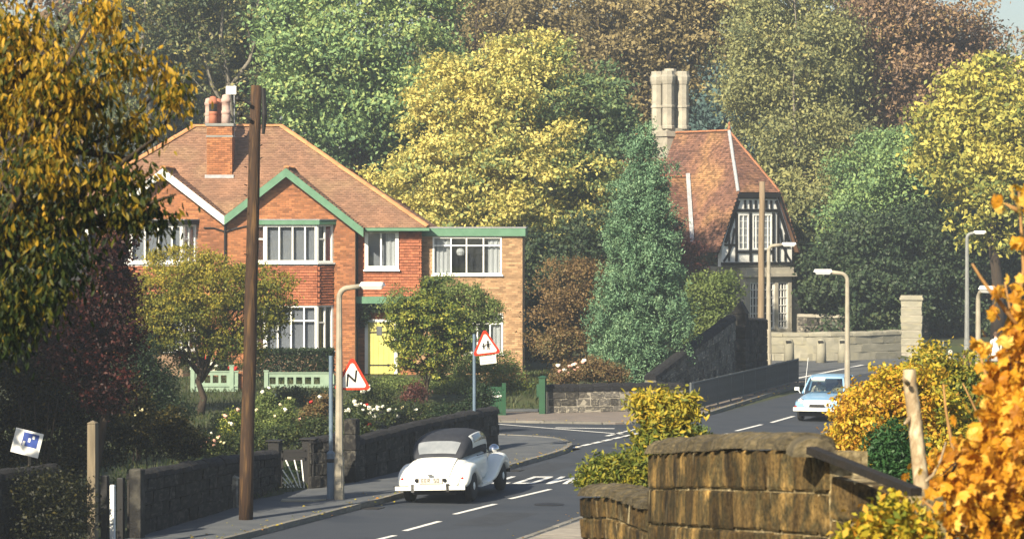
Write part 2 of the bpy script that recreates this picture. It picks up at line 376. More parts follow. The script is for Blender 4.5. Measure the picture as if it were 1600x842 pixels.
L_yew = leafmat('leaf_yew', [(.018,.036,.019),(.033,.060,.030),(.057,.087,.039),(.105,.120,.045)], .15)
L_acacia = leafmat('leaf_acacia_gold', [(.035,.06,.015),(.10,.125,.02),(.26,.24,.03),(.46,.36,.045)], .35)
L_stdtree = leafmat('leaf_holly_gold', [(.015,.035,.01),(.045,.085,.018),(.19,.23,.03),(.44,.42,.07)], .25)
L_pale = leafmat('leaf_pale_green', [(.069,.109,.034),(.149,.207,.057),(.276,.322,.092)], .35)
L_hedge = leafmat('leaf_privet', [(.007,.018,.008),(.014,.032,.011),(.028,.048,.015)], .15)
L_brown = leafmat('leaf_russet_shrub', [(.09,.06,.025),(.16,.10,.04),(.22,.15,.06),(.12,.13,.05)], .3)
L_red = leafmat('leaf_dark_red', [(.012,.004,.004),(.03,.007,.006),(.075,.014,.009)], .3)
L_maroon = leafmat('leaf_maroon', [(.05,.02,.018),(.10,.035,.028),(.15,.06,.04)], .25)
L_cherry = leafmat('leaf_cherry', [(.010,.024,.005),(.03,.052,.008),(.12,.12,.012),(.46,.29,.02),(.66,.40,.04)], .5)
L_orange = leafmat('leaf_orange_shrub', [(.12,.16,.02),(.38,.34,.03),(.58,.42,.03),(.52,.23,.02),(.64,.50,.07)], .35)
L_maple = leafmat('leaf_maple_gold', [(.14,.05,.008),(.46,.19,.010),(.70,.38,.03),(.82,.58,.13)], .42)
L_bush = leafmat('leaf_laurel_gold', [(.035,.07,.015),(.09,.13,.02),(.28,.26,.03),(.58,.40,.04)], .3)
L_fern = leafmat('leaf_fir_green', [(.02,.06,.02),(.035,.10,.03),(.06,.14,.04)], .2)
L_rose = leafmat('leaf_rose', [(.012,.026,.010),(.028,.05,.016),(.055,.08,.022),(.11,.12,.03)], .25)
L_olive = leafmat('leaf_olive_shade', [(.006,.009,.003),(.014,.018,.005),(.04,.04,.010),(.13,.10,.02)], .35)  # shade put into the colour: leaves darker than such foliage would be
L_gblade = leafmat('grass_blades', [(.022,.042,.010),(.045,.07,.018),(.09,.095,.03)], .3)
# ------------------------------------------------------------------ the setting: terrain, road, pavements, kerbs, paint
CL = [(-22.0,-2.0),(-13.2,25.0),(-7.5,44.5),(-1.85,63.3),(-.81,66.9),(.41,70.8),(3.7,81.6),(7.2,93.3),(8.6,97.5),(11.5,107.0),(14.3,116.0),(16.7,125.0),(20.3,131.5),(28,137),(45,142),(80,146)]
def heading(i):
    a, b = CL[max(i-1,0)], CL[min(i+1,len(CL)-1)]; v = Vector((b[0]-a[0], b[1]-a[1])).normalized(); return v
def offs(k):
    out = []
    for i, p in enumerate(CL):
        h = heading(i); out.append((p[0] + h.y*k, p[1] - h.x*k))
    return out
cl_np = np.array(CL)
def road_s(x, y):
    """signed distance right of the centre line"""
    best = np.full(x.shape, 1e9); sg = np.zeros(x.shape)
    for i in range(len(CL)-1):
        a, b = cl_np[i], cl_np[i+1]; ab = b - a; L2 = ab @ ab
        t = np.clip(((x-a[0])*ab[0] + (y-a[1])*ab[1]) / L2, 0, 1)
        dx, dy = x - a[0] - t*ab[0], y - a[1] - t*ab[1]; dd = np.hypot(dx, dy)
        cr = dx*ab[1] - dy*ab[0]; k = dd < best; best[k] = dd[k]; sg[k] = np.sign(cr[k])
    return best * sg
def smooth(t): t = np.clip(t, 0, 1); return t*t*(3-2*t)
def terrain_z(x, y):
    x = np.asarray(x, float); y = np.asarray(y, float); s = road_s(x, y)
    gl = .12 + .40*smooth((y-78)/30)
    z = np.where(s < 0, -.06 + (gl+.06)*smooth((-s-4.1)/1.0), -.06)
    mouth = smooth((x+6.5)/2.0) * smooth((y-83.5)/1.5) * (1-smooth((y-100.5)/1.0)) * (s < 0)
    z = z*(1-mouth) + -.06*mouth
    bank = np.clip(5.75 - .104*y, .12, 4.6)
    z = np.where(s > 0, -.06 + (bank+.06)*smooth((s-4.7)/2.4), z)
    far = (s < 0) & (y > 118) & (x > 6); z = np.where(far, np.where(y < 141, -.06, .6), z)
    z = z + 9.0*smooth((y-158)/110) * np.where(y > 158, 1, 0)
    return z
def tz(x, y): return float(terrain_z(np.array([x]), np.array([y]))[0])
def build_terrain():
    xs = np.concatenate([np.linspace(-900,-100,9), np.linspace(-90,-26,17), np.linspace(-25,32,115), np.linspace(34,95,18), np.linspace(110,900,9)])
    ys = np.concatenate([np.linspace(-200,-10,6), np.linspace(-5,150,311), np.linspace(152,300,60), np.linspace(330,2500,12)])
    X, Y = np.meshgrid(xs, ys); Z = terrain_z(X.ravel(), Y.ravel()).reshape(X.shape)
    rng = np.random.default_rng(3); Z = Z + (rng.random(Z.shape)-.5)*.03
    v = np.stack([X, Y, Z], -1).reshape(-1, 3); nx = len(xs); fs = []
    for j in range(len(ys)-1):
        r0 = j*nx
        for i in range(nx-1): fs.append((r0+i, r0+i+1, r0+nx+i+1, r0+nx+i))
    me = bpy.data.meshes.new('ground'); me.from_pydata(v.tolist(), [], fs); me.materials.append(m_grass)
    me.polygons.foreach_set('use_smooth', [True]*len(fs)); o = link('ground', me); tag(o, kind='structure')
build_terrain()

def ribbon(name, a, b, z, mat, parent=None):
    n = len(a); mb = MB(); mb.add([(p[0],p[1],z) for p in a] + [(p[0],p[1],z) for p in b], [(i, n+i, n+i+1, i+1) for i in range(n-1)])
    return mb.build(name, mat, parent)
road = tag(thing('road', None, None), kind='structure')
ribbon('carriageway', offs(-2.6), offs(2.95), 0.0, m_asphalt, road)
mb = MB(); mb.add([(x,y,-.008) for x,y in [(2.5,84.5),(4.6,92.0),(6.0,99.0),(1,99.7),(-9,101),(-9,88.5),(-1,86.5)]], [tuple(range(7))]); mb.build('side_road_mouth', m_asphalt, road)
mb = MB(); mb.add([(x,y,-.008) for x,y in [(11.2,117),(13,117.5),(18,128),(24,134),(24,143),(18.5,143.5),(11,139.5),(9,132),(9.5,119)]], [tuple(range(9))]); mb.build('lodge_forecourt', m_pave, road)
ZP = .005
def stripe(p, q, w=.11, name='lane_dash', z=ZP):
    p, q = Vector(p), Vector(q); d = (q-p); d.z = 0; d.normalize(); s = Vector((d.y,-d.x,0))*w/2
    mb = MB(); n = 6; L = (q-p)
    vs = []; r = random.Random(int(p.x*97+p.y*31))
    for i in range(n+1):
        c = p + L*i/n; e = r.uniform(-.012,.012); vs += [c - s*(1+e*6) , c + s*(1+e*6)]
    vs = [(v.x, v.y, z) for v in vs]
    mb.add(vs, [(2*i, 2*i+1, 2*i+3, 2*i+2) for i in range(n)]); return mb.build(name, m_paint, road)
for a, b in [((560,850),(617,836)),((632,829),(687,814)),((710,803),(774,787)),((797,779),(860,764)),((1098,687),(1138,677)),((1150,673),(1190,663)),((1205,660),(1240,650))]:
    stripe(G(*a), G(*b), .13)
def dashes(p, q, L, gap, w, name):
    p, q = G(*p), G(*q); d = (q-p); T = d.length; d.normalize(); t = 0
    while t + L < T: stripe(p + d*t, p + d*(t+L), w, name); t += L + gap
dashes((893,700),(1066,661), .75, .22, .16, 'give_way_dash'); dashes((948,681),(1070,652), .75, .22, .15, 'give_way_dash')
stripe(G(780,662.5), G(972,678), .14, 'side_road_line'); stripe(G(1240,592), G(1348,570), .2, 'edge_line')
stripe(G(868,668), G(960,669.5), .22, 'worn_line')
# SLOW painted on the carriageway for traffic going away from the viewer
def slow():
    o = G(800,755.5); hd = Vector((math.sin(R(14.5)), math.cos(R(14.5)), 0)); ac = Vector((math.cos(R(3)), -math.sin(R(3)), 0)); Ln = 2.15
    def pt(a, b): return o + ac*a + hd*(b*Ln)
    def st(name, x, segs):
        mb = MB()
        for i, (a0,b0,a1,b1) in enumerate(segs):
            p, q = pt(x+a0, b0), pt(x+a1, b1); horiz = abs(b1-b0) < .02
            s = hd*.15 if horiz else ac*.065
            z = ZP + .002*(i % 2)
            mb.add([(*(p-s).xy, z), (*(p+s).xy, z), (*(q+s).xy, z), (*(q-s).xy, z)], [(0,1,2,3)])
        mb.build('painted_letter', m_paint, road)
    wd = .46
    st('S', -1.42, [(0,.07,wd,.07),(wd-.06,.07,wd-.06,.5),(0,.5,wd,.5),(.06,.5,.06,.93),(0,.93,wd,.93)])
    st('L', -.56, [(.06,0,.06,1),(0,.07,wd,.07)])
    st('O', 0.0, [(.06,.05,.06,.95),(.0,.07,wd+.02,.07),(wd-.02,.05,wd-.02,.95),(0,.93,wd+.02,.93)])
    st('W', .70, [(.02,1,.16,0),(.16,0,.36,.95),(.36,.95,.56,0),(.56,0,.74,1)])
slow()

# worn details of the carriageway
m_patch = M('asphalt_repair', (.022,.027,.036), (.034,.040,.050), .9, 2.5, .3, 90)
def patch_sheet(name, pts, z, mat):
    mb = MB(); mb.add([(x,y,z) for x,y in pts], [tuple(range(len(pts)))]); return mb.build(name, mat, road)
def along(k, off): i = max(0, min(len(CL)-2, int(k))); a, b = Vector(CL[i]), Vector(CL[i+1]); h = (b-a).normalized(); p = a.lerp(b, k-i); return (p.x + h.y*off, p.y - h.x*off)
patch_sheet('repair_patch', [along(3.1,.5),along(3.1,1.5),along(3.9,1.55),along(3.9,.55)], .002, m_patch); patch_sheet('repair_patch', [along(5.2,-2.2),along(5.2,-1.3),along(5.8,-1.25),along(5.8,-2.2)], .002, m_patch)
patch_sheet('trench_repair', [along(6.3,-2.5),along(6.3,2.8),along(6.37,2.8),along(6.37,-2.5)], .002, m_patch); patch_sheet('trench_repair', [along(2.75,-2.5),along(2.75,2.8),along(2.80,2.8),along(2.80,-2.5)], .002, m_patch)
def gully(x, y, rz, lab):
    t = thing('drain_grate', lab, 'drain', (x, y, .004), rz, 'drain grates along the left kerb'); mb = MB(); mb.box(-.24,.24,-.2,-.15,0,.012); mb.box(-.24,.24,.15,.2,0,.012); mb.box(-.24,-.2,-.149,.149,0,.012); mb.box(.2,.24,-.149,.149,0,.012); mb.build('grate_frame', m_iron, t)
    for k in range(6): mb = MB(); x0 = -.17+k*.062; mb.box(x0,x0+.03,-.149,.149,.001,.010); mb.build('grate_bar', m_iron, t)
gully(-3.05,67.2,R(73),'iron drain grate at the kerb below the concrete lamp post'); gully(.05,77.3,R(73),'iron drain grate at the kerb just ahead of the ivory car')
mb = MB(); mb.lathe([(.0,.0),(.33,.0),(.33,.006),(.0,.0061)], (*along(4.4,1.2),.003), 20); tag(mb.build('manhole_cover', m_iron), 'round iron manhole cover in the right lane beyond the near dashes', 'manhole cover')
def prism(name, poly, z0, z1, mat, parent=None):
    mb = MB(); mb.ext([(x,y,z0) for x,y in poly], (0,0,z1-z0)); return mb.build(name, mat, parent)
def kerbs(line, zt, width=.14, parent=None, step=.92, side=1):
    ms = []
    pts = [Vector((*p, 0)) for p in line]; seg = 0; acc = []
    # resample the line
    L = [0]
    for a, b in zip(pts, pts[1:]): L.append(L[-1] + (b-a).length)
    def at(t):
        for i in range(len(L)-1):
            if t <= L[i+1]: return pts[i].lerp(pts[i+1], (t-L[i])/(L[i+1]-L[i]))
        return pts[-1]
    t = 0; 
    base = MB(); base.add([(-.5,-.5,-.5),(.5,-.5,-.5),(.5,.5,-.5),(-.5,.5,-.5),(-.5,-.5,.35),(.5,-.5,.35),(.5,.5,.5),(-.5,.5,.5),(-.47,-.36,.5),(.47,-.36,.5)],
        [(0,3,2,1),(0,1,5,4),(4,5,9,8),(8,9,6,7),(1,2,6,9,5),(2,3,7,6),(3,0,4,8,7)])
    me = base.mesh('kerb_stone', m_kerb)
    while t < L[-1]-.3:
        p, q = at(t), at(min(t+step-.015, L[-1])); d = q-p
        o = link('kerb_stone', me, parent); o.location = ((p+q)/2 + Vector((0,0,(zt-.12)/2 + rj(-.004,.004)))); o.rotation_euler = (0,0,math.atan2(d.y,d.x) + (PI if side < 0 else 0))
        o.scale = (d.length, width, zt+.12); t += step
lk = [(-16.6,25),(-10.6,44.6),(-5.2,61.2),(-3.40,67),(-2.42,70.2),(-.25,77.3),(.80,80.9),(1.35,83.0),(1.60,84.8),(1.55,86.3),(1.22,87.5),(.6,88.3),(-.4,88.9),(-2.5,89.6),(-7,90.6)]
wl = [(-7,89.3),(-1.3,88.0),(-.45,86.6),(-.32,84.0),(-3.62,73.1),(-4.2,71.5),(-5.25,70.6),(-7.2,61.0),(-12.5,44.6),(-18.6,25)]
lp = tag(thing('pavement', None, None), kind='structure')
prism('pavement_surface', [(x+.0,y) for x,y in lk] + wl, -.1, .105, m_pave, lp); kerbs([(x,y) for x,y in lk], .118, .15, lp, side=-1)
fk = [(-7,97.6),(-.3,95.9),(1.5,95.4),(3.2,95.0),(4.3,95.6),(5.2,97.2),(6.05,98.8),(11.45,119.3)]
fb = [(10.6,119.4),(5.55,100.9),(1.0,100.1),(-1.0,100.3),(-7,101.3)]
fp = tag(thing('pavement', None, None), kind='structure')
prism('pavement_surface', fk + fb, -.1, .05, m_pavepink, fp); kerbs(fk, .062, .14, fp, side=-1)
rk = offs(2.95)[1:13]; rb = offs(4.75)[1:13]
rp = tag(thing('pavement', None, None), kind='structure')
prism('pavement_surface', rk + rb[::-1], -.1, .10, m_pave, rp); kerbs(rk[1:10], .118, .15, rp, side=1)
# flagstones of the near right-hand pavement
fl = MB(); fl.box(-.5,.5,-.5,.5,-.5,.5); flm = fl.mesh('flagstone', m_flag)
a, b = Vector((*CL[2],0)), Vector((*CL[3],0)); d = (b-a).normalized(); nrm = Vector((d.y,-d.x,0))
for i in range(40):
    for j in range(2):
        o = link('flagstone', flm, rp); c = a + d*(8 + i*.62 + (.3 if j else 0)) + nrm*(3.05 + .08 + .41 + j*.83)
        o.location = (c.x, c.y, .10 + rj(-.004,.006)); o.rotation_euler = (0,0,math.atan2(d.y,d.x)); o.scale = (.605, .815, .05)
# garden grass in front of the houses and beside the lodge path
def grass(name, n, x0, x1, y0, y1, h, test=None, mat=None, label=None):
    rng = np.random.default_rng(5); x = rng.uniform(x0,x1,n); y = rng.uniform(y0,y1,n)
    if test: k = test(x, y); x, y = x[k], y[k]
    z = terrain_z(x, y); n = len(x)
    pos = np.stack([x,y,z+h*.45],-1); D = np.stack([rng.normal(size=n)*.35, rng.normal(size=n)*.35, np.ones(n)],-1); N = unit(rng,n); N[:,2] = 0
    v = leaf_arrays(pos, N, D, h*(.6+.8*rng.random(n)), .16, rng)
    o = link(name, mesh_quads(name, v, rng.random(n), mat or L_gblade)); tag(o, kind='stuff'); return o
grass('grass', 26000, -16, -3.4, 66, 112, .16, lambda x, y: (road_s(x,y) < -4.9) & ((y > 101) | (x < -6.5) | (y < 83)))
grass('grass', 5000, -.6, 3.0, 100.5, 116, .2, lambda x, y: x < 1.2 + (y-100)*.05)
# ------------------------------------------------------------------ stone walls
def stone_mesh(name, mat, seed, bulge=.10):
    """chamfered block about 1 x 1 x 1 with an uneven face"""
    r = random.Random(seed); mb = MB(); vs = []
    j = lambda a: r.uniform(-a, a)
    e = .5; c = .44
    for z, ee in ((-.5,c),(-.44,e),(.44,e),(.5,c)):
        for x, y in ((-1,-1),(0,-1),(1,-1),(1,1),(-1,1)):
            vs.append((x*ee + j(.025), y*(ee) + (j(bulge) if y < 0 else 0), z + j(.02)))
    fs = []
    for k in range(3):
        for i in range(5): fs.append((k*5+i, k*5+(i+1)%5, k*5+5+(i+1)%5, k*5+5+i))
    fs.append((4,3,2,1,0)); fs.append((15,16,17,18,19)); mb.add(vs, fs); return mb.mesh(name, mat)
def cop_mesh(name, mat, seed, n=7, pinch=.93):
    """half-round coping block 1 long, 1 wide, 1 high"""
    r = random.Random(seed); mb = MB(); vs = []; 
    for x, s in ((-.5,pinch),(-.32,1),(0,1.0+r.uniform(-.04,.04)),(.32,1),(.5,pinch)):
        for k in range(n):
            t = PI*k/(n-1); vs.append((x, -math.cos(t)*.5*s*(1+r.uniform(-.05,.05)), math.sin(t)**.8*s*(1+r.uniform(-.08,.06))))
    fs = []
    for i in range(4):
        for k in range(n-1): fs.append((i*n+k, i*n+k+1, (i+1)*n+k+1, (i+1)*n+k))
        fs.append((i*n, (i+1)*n, (i+1)*n+n-1, i*n+n-1))
    fs.append(tuple(range(n))[::-1]); fs.append(tuple(4*n+k for k in range(n))); mb.add(vs, fs); me = mb.mesh(name, mat)
    bm = bmesh.new(); bm.from_mesh(me); bmesh.ops.recalc_face_normals(bm, faces=bm.faces); bm.to_mesh(me); bm.free(); return me
class Line:
    def __init__(s, pts):
        s.p = [Vector(p) for p in pts]; s.L = [0]
        for a, b in zip(s.p, s.p[1:]): s.L.append(s.L[-1] + (b-a).xy.length)
    def at(s, t):
        t = max(0, min(t, s.L[-1]))
        for i in range(len(s.L)-1):
            if t <= s.L[i+1] + 1e-6: return s.p[i].lerp(s.p[i+1], (t-s.L[i])/(s.L[i+1]-s.L[i]))
        return s.p[-1]
def stone_wall(name, label, cat, base, top, th, courses, slen, mat, mcore, cop=None, coplen=.45, coph=.16, copw=None, group=None, max_stones=300, jit=.02, back=False, seed=1, gap=.012, recess=.035, bulge=.10, cgap=.012, pinch=.93, cop_end=1.0):
    """base: [(x,y,z)...] foot line of the visible face, left to right seen from the front; top: heights of the courses' top at the same points"""
    r = random.Random(seed); root = thing(name, label, cat, base[0], group=group); o = Vector(base[0])
    bl = Line(base); tl = [t for t in top]; T = bl.L[-1]
    def ztop(t):
        for i in range(len(bl.L)-1):
            if t <= bl.L[i+1] + 1e-6: f = (t-bl.L[i])/(bl.L[i+1]-bl.L[i]); return tl[i]*(1-f) + tl[i+1]*f
        return tl[-1]
    core = MB()
    for i in range(len(base)-1):
        a, b = Vector(base[i]), Vector(base[i+1]); d = (b-a); d.z = 0; d.normalize(); n = Vector((-d.y, d.x, 0))
        core.ext([a + n*recess - Vector((0,0,.3)), b + n*recess - Vector((0,0,.3)), Vector((b.x,b.y,tl[i+1]-.01)) + n*recess, Vector((a.x,a.y,tl[i]-.01)) + n*recess], n*(th-.05))
    core.build('mortar_core', mcore, root, off=o)
    ms = [stone_mesh('stone', mat, seed*10+k, bulge) for k in range(5)]; cnt = 0
    nrow = len(courses)
    for ri in range(nrow):
        t = -r.uniform(0, slen*.6); f0 = sum(courses[:ri])/sum(courses); f1 = sum(courses[:ri+1])/sum(courses)
        while t < T - .02:
            L = slen*r.uniform(.6, 1.45); t0, t1 = max(t, 0), min(t+L, T); t += L
            if t1 - t0 < .06 or cnt >= max_stones: continue
            p, q = bl.at(t0), bl.at(t1); tm = (t0+t1)/2; zt = ztop(tm); zb = (p.z+q.z)/2
            z0, z1 = zb + (zt-zb)*f0, zb + (zt-zb)*f1; d = (q-p); slope = 0
            ang = math.atan2(d.y, d.x)
            ob = link('stone', r.choice(ms), root); cnt += 1
            n = Vector((-math.sin(ang), math.cos(ang), 0)); dep = .16
            c = (p+q)/2 + n*(dep/2 + r.uniform(-jit, jit)); c.z = (z0+z1)/2
            ob.location = c - o; ob.scale = ((q-p).xy.length - gap, dep, (z1-z0) - gap*.9)
            # follow the slope of the wall
            zl = bl.at(t0).z + (ztop(t0)-bl.at(t0).z)*(f0+f1)/2; zr = bl.at(t1).z + (ztop(t1)-bl.at(t1).z)*(f0+f1)/2
            ob.rotation_euler = (0, -math.atan2(zr-zl, max(.05,(q-p).xy.length)), ang)
    if cop:
        cm = [cop_mesh('coping_stone', cop, seed*7+k, pinch=pinch) for k in range(4)]; t = 0; copw = copw or th+.08
        while t < T*cop_end - .05:
            L = coplen*r.uniform(.8, 1.25); t1 = min(t+L, T); p, q = bl.at(t), bl.at(t1); d = q-p; ang = math.atan2(d.y, d.x)
            n = Vector((-math.sin(ang), math.cos(ang), 0)); c = (p+q)/2 + n*(th/2); z0, z1 = ztop(t), ztop(t1); c.z = (z0+z1)/2 + r.uniform(-.006,.012)
            ob = link('coping_stone', r.choice(cm), root); ob.location = c - o; ob.rotation_euler = (0, -math.atan2(z1-z0, d.xy.length), ang); ob.scale = (max(.05,d.xy.length-cgap), copw, coph*r.uniform(.93,1.08)); t = t1
    return root
def gpost(px, py, z=.105): return G(px, py, z)
# left garden wall along the pavement
stone_wall('garden_wall', 'sooty black stone garden wall with rounded coping behind the timber utility pole', 'wall',
    [(-7.28,60.4,.1),(-6.15,65.5,.1),(-5.33,70.5,.1)], [1.20,1.10,.86], .32, [.27,.25,.24,.22], .52, m_soot, m_sootm, m_sootcop, .5, .17, seed=2)
stone_wall('garden_wall', 'long black stone garden wall with thick coping beside the ivory car', 'wall',
    [(-3.66,73.25,.1),(-2.0,78.6,.1),(-.36,84.0,.1)], [.93,1.02,1.02], .36, [.34,.3,.3], .62, m_soot, m_sootm, m_sootcop, .55, .2, seed=3)
stone_wall('garden_wall', 'short dark wall remnant in shade beyond the white gatepost', 'wall',
    [(-12.6,50.5,.1),(-8.6,58.6,.1)], [1.55,1.5], .32, [.3,.3,.28,.27,.27], .5, m_soot, m_sootm, m_sootcop, .5, .17, seed=4)
stone_wall('garden_wall', 'narrow end of dark stone wall between sunburst gate and lamp post', 'wall',
    [(-4.66,71.0,.1),(-4.02,71.6,.1)], [1.15,1.2], .32, [.27,.25,.24,.22], .34, m_soot, m_sootm, m_sootcop, .3, .12, seed=5)
# corner wall below the cypress
stone_wall('corner_wall', 'low pale gritstone wall with black saddle copings below the conical cypress', 'wall',
    [(1.18,99.6,.04),(3.2,100.3,.04),(5.7,101.2,.04)], [.74,.74,.72], .38, [.22,.24,.24], .42, m_midst, m_palem, m_sootcop, .52, .24, seed=6, gap=.035, recess=.02)
# retaining wall climbing towards the lodge
stone_wall('retaining_wall', 'dark gritstone retaining wall climbing behind the grey pedestrian railing', 'wall',
    [(4.75,101.45,.04),(6.6,107.2,.04),(8.25,113.2,.04)], [1.02,1.95,2.62], .4, [.3]*7, .55, m_midst, m_greym, m_sootcop, .55, .2, seed=7, gap=.035, recess=.02)
stone_wall('retaining_wall', 'soot black section of high wall right of the pointed pier', 'wall',
    [(8.72,114.8,.04),(9.85,118.4,.04)], [2.55,2.38], .4, [.34]*8, .5, m_soot, m_sootm, m_sootcop, .55, .14, seed=8)
def pier_(): pass
def pier(name, label, x, y, w, h, mat, mcore, z0=.04, rz=0, n=6, cap=None, point=.0, cat='pier'):
    root = thing(name, label, cat, (x,y,z0), rz); mb = MB(); mb.box(-w/2+.02,w/2-.02,-w/2+.02,w/2-.02,-.2,h-.01); mb.build('pier_core', mcore, root)
    ms = [stone_mesh('stone', mat, 77+k, .01) for k in range(3)]
    for i in range(n):
        o = link('stone', ms[i % 3], root); o.location = (0,0,h*(i+.5)/n); o.scale = (w*rj(.97,1.02), w*rj(.97,1.02), h/n-.012)
    c = MB()
    if cap == 'point': c.ext([(-w/2-.03,-w/2-.03,h),(w/2+.03,-w/2-.03,h),(0.02,-w/2-.03,h+point)], (0,w+.06,0))
    elif cap == 'slab': c.box(-w/2-.06,w/2+.06,-w/2-.06,w/2+.06,h,h+.12); c.box(-w/2-.02,w/2+.02,-w/2-.02,w/2+.02,h+.12,h+.2)
    elif cap == 'pyr':
        q = w/2+.05; c.add([(-q,-q,h),(q,-q,h),(q,q,h),(-q,q,h),(-q,-q,h+.08),(q,-q,h+.08),(q,q,h+.08),(-q,q,h+.08),(0,0,h+.08+point)],[(0,3,2,1),(0,1,5,4),(1,2,6,5),(2,3,7,6),(3,0,4,7),(4,5,8),(5,6,8),(6,7,8),(7,4,8)])
    if c.v: c.build('cap_stone', mat, root)
    return root
pier('pointed_pier', 'black pier with a pointed cap standing in the high dark wall', 8.48,114.0,.5,2.8,m_soot,m_sootm,cap='point',point=.45,rz=R(-17))
pier('garden_pier', 'plain square black stone pier at the left end of the long wall', -3.80,72.85,.30,1.5,m_soot,m_sootm,.1,R(-17),4)
pier('gate_pier', 'tall pale stone gate pier with slab cap at the end of the curved wall', 18.35,141.0,.95,2.45,m_palest,m_palem,.2,R(-10),7,'slab')
# pale curved boundary wall before the lodge
def curved_wall():
    pts = []
    for i in range(13):
        t = i/12; x = 11.0 + 7.0*t; y = 138.4 + 2.4*t - 1.5*math.sin(t*PI); pts.append((x, y, -.05))
    stone_wall('curved_wall', 'smooth pale curved wall with rounded coping in front of the lodge', 'wall', pts, [1.08]*13, .35, [.35,.35,.35], 1.3, m_palest, m_palest, m_palest, 1.0, .2, seed=9, jit=.003, bulge=.012)
curved_wall()
for px, lab in ((1283,'pale stone guard post, middle of three before the curved wall'),(1233,'pale stone guard post, nearest the railing end before the curved wall'),(1317,'pale stone guard post against the curved wall beside the lamp post')):
    p = G(px,566,0); root = thing('guard_post', lab, 'post', p, group='stone posts before the curved wall')
    mb = MB(); mb.lathe([(.24,-.1),(.22,.5),(.21,.85),(.16,1.0),(.02,1.06)], n=10); mb.build('shaft', m_palest, root, True)
    mb = MB(); mb.obox((-.05,-.2,.92),(.11,0,0),(0,.03,0),(0,0,.05)); mb.build('plate', m_iron, root)
stone_wall('terrace_wall', 'low pinkish stone wall with flat coping right of the lodge', 'wall', [(13.7,147.5,.5),(16.3,147.5,.5),(20,147.5,.5)], [1.65,1.6,1.5], .3, [.4,.4,.4], .55, m_midst, m_palem, m_lodgest, .8, .16, seed=12)
# foreground boundary wall, stained sandstone
def fgmat():
    m, nt, n, l, b = newmat('stained_sandstone')
    tc = n.new('ShaderNodeTexCoord'); oi = n.new('ShaderNodeObjectInfo'); geo = n.new('ShaderNodeNewGeometry')
    def noise(scale, stretch, det=5, src=geo.outputs['Position']):
        mp = n.new('ShaderNodeMapping'); mp.inputs['Scale'].default_value = stretch; l.new(src, mp.inputs[0])
        z = n.new('ShaderNodeTexNoise'); z.inputs['Scale'].default_value = scale; z.inputs['Detail'].default_value = det; l.new(mp.outputs[0], z.inputs['Vector']); return z
    big = noise(3.2, (1,1,.7)); r1 = ramp(n, [(.32,(.030,.024,.014)),(.45,(.14,.092,.034)),(.54,(.06,.05,.024)),(.68,(.34,.22,.075))]); l.new(big.outputs[0], r1.inputs[0])
    hs = n.new('ShaderNodeHueSaturation'); mr = n.new('ShaderNodeMapRange'); mr.inputs[3].default_value = .35; mr.inputs[4].default_value = 1.35; l.new(oi.outputs['Random'], mr.inputs[0]); l.new(mr.outputs[0], hs.inputs['Value']); l.new(r1.outputs[0], hs.inputs['Color'])
    st = noise(11, (1,1,.09)); rs = ramp(n, [(.38,(0,0,0)),(.60,(1,1,1))]); l.new(st.outputs[0], rs.inputs[0])
    mx = n.new('ShaderNodeMixRGB'); mx.blend_type = 'MULTIPLY'; mx.inputs[0].default_value = .45; l.new(hs.outputs[0], mx.inputs[1])
    r3 = ramp(n, [(.0,(.16,.13,.10)),(1,(1,1,1))]); l.new(rs.outputs[0], r3.inputs[0]); l.new(r3.outputs[0], mx.inputs[2])
    lm = noise(7.5, (1,1,.2), 5); rl = ramp(n, [(.64,(0,0,0)),(.74,(1,1,1))]); l.new(lm.outputs[0], rl.inputs[0])
    gr = noise(34, (1,1,1), 6); rg = ramp(n, [(.36,(.35,.33,.30)),(.60,(1.15,1.12,1.05))]); l.new(gr.outputs[0], rg.inputs[0]); mg = n.new('ShaderNodeMixRGB'); mg.blend_type = 'MULTIPLY'; mg.inputs[0].default_value = .75; l.new(mx.outputs[0], mg.inputs[1]); l.new(rg.outputs[0], mg.inputs[2]); mx = mg
    m2 = n.new('ShaderNodeMixRGB'); l.new(rl.outputs[0], m2.inputs[0]); l.new(mx.outputs[0], m2.inputs[1]); m2.inputs[2].default_value = (.42,.36,.22,1)
    l.new(m2.outputs[0], b.inputs['Base Color']); b.inputs['Roughness'].default_value = .92; b.inputs['Specular IOR Level'].default_value = .2
    bn = noise(26, (1,1,1), 6); bp = n.new('ShaderNodeBump'); bp.inputs['Strength'].default_value = .7; bp.inputs['Distance'].default_value = .02; l.new(bn.outputs[0], bp.inputs['Height']); l.new(bp.outputs[0], b.inputs['Normal'])
    return m
m_fg = fgmat()
m_fgcop = M('mossy_coping_stone', (.05,.042,.028), (.10,.082,.046), .95, 7, .9, 22, rnd=.4, c3=(.17,.135,.075))
m_fgm = M('lime_mortar', (.40,.31,.15), (.13,.10,.05), .95, 10, .5, 30, c3=(.44,.36,.20))
def fg_pt(px, py, d): p = P(px, py, d); return p
def fgwall(label, tops, courses, slen, seed, coph, copw, th=.34, cop=True, bot=1.0, cop_end=1.0):
    base = []; top = []
    for px, py, d in tops:
        p = P(px, py, d); base.append((p.x, p.y, p.z-bot)); top.append(p.z)
    return stone_wall('boundary_wall', label, 'wall', base, top, th, courses, slen, m_fg, m_fgm, m_fgcop if cop else None, .27, coph, copw, seed=seed, jit=.006, gap=.022, recess=.026, bulge=.05, cgap=.03, pinch=.42, cop_end=cop_end)
fgwall('low stained stone wall end with dark ribbed coping above the near pavement', [(907,776,29.5),(955,776,28.4),(1012,797,27.0)], [.2,.2,.2,.2], .42, 21, .11, .44, bot=.8)
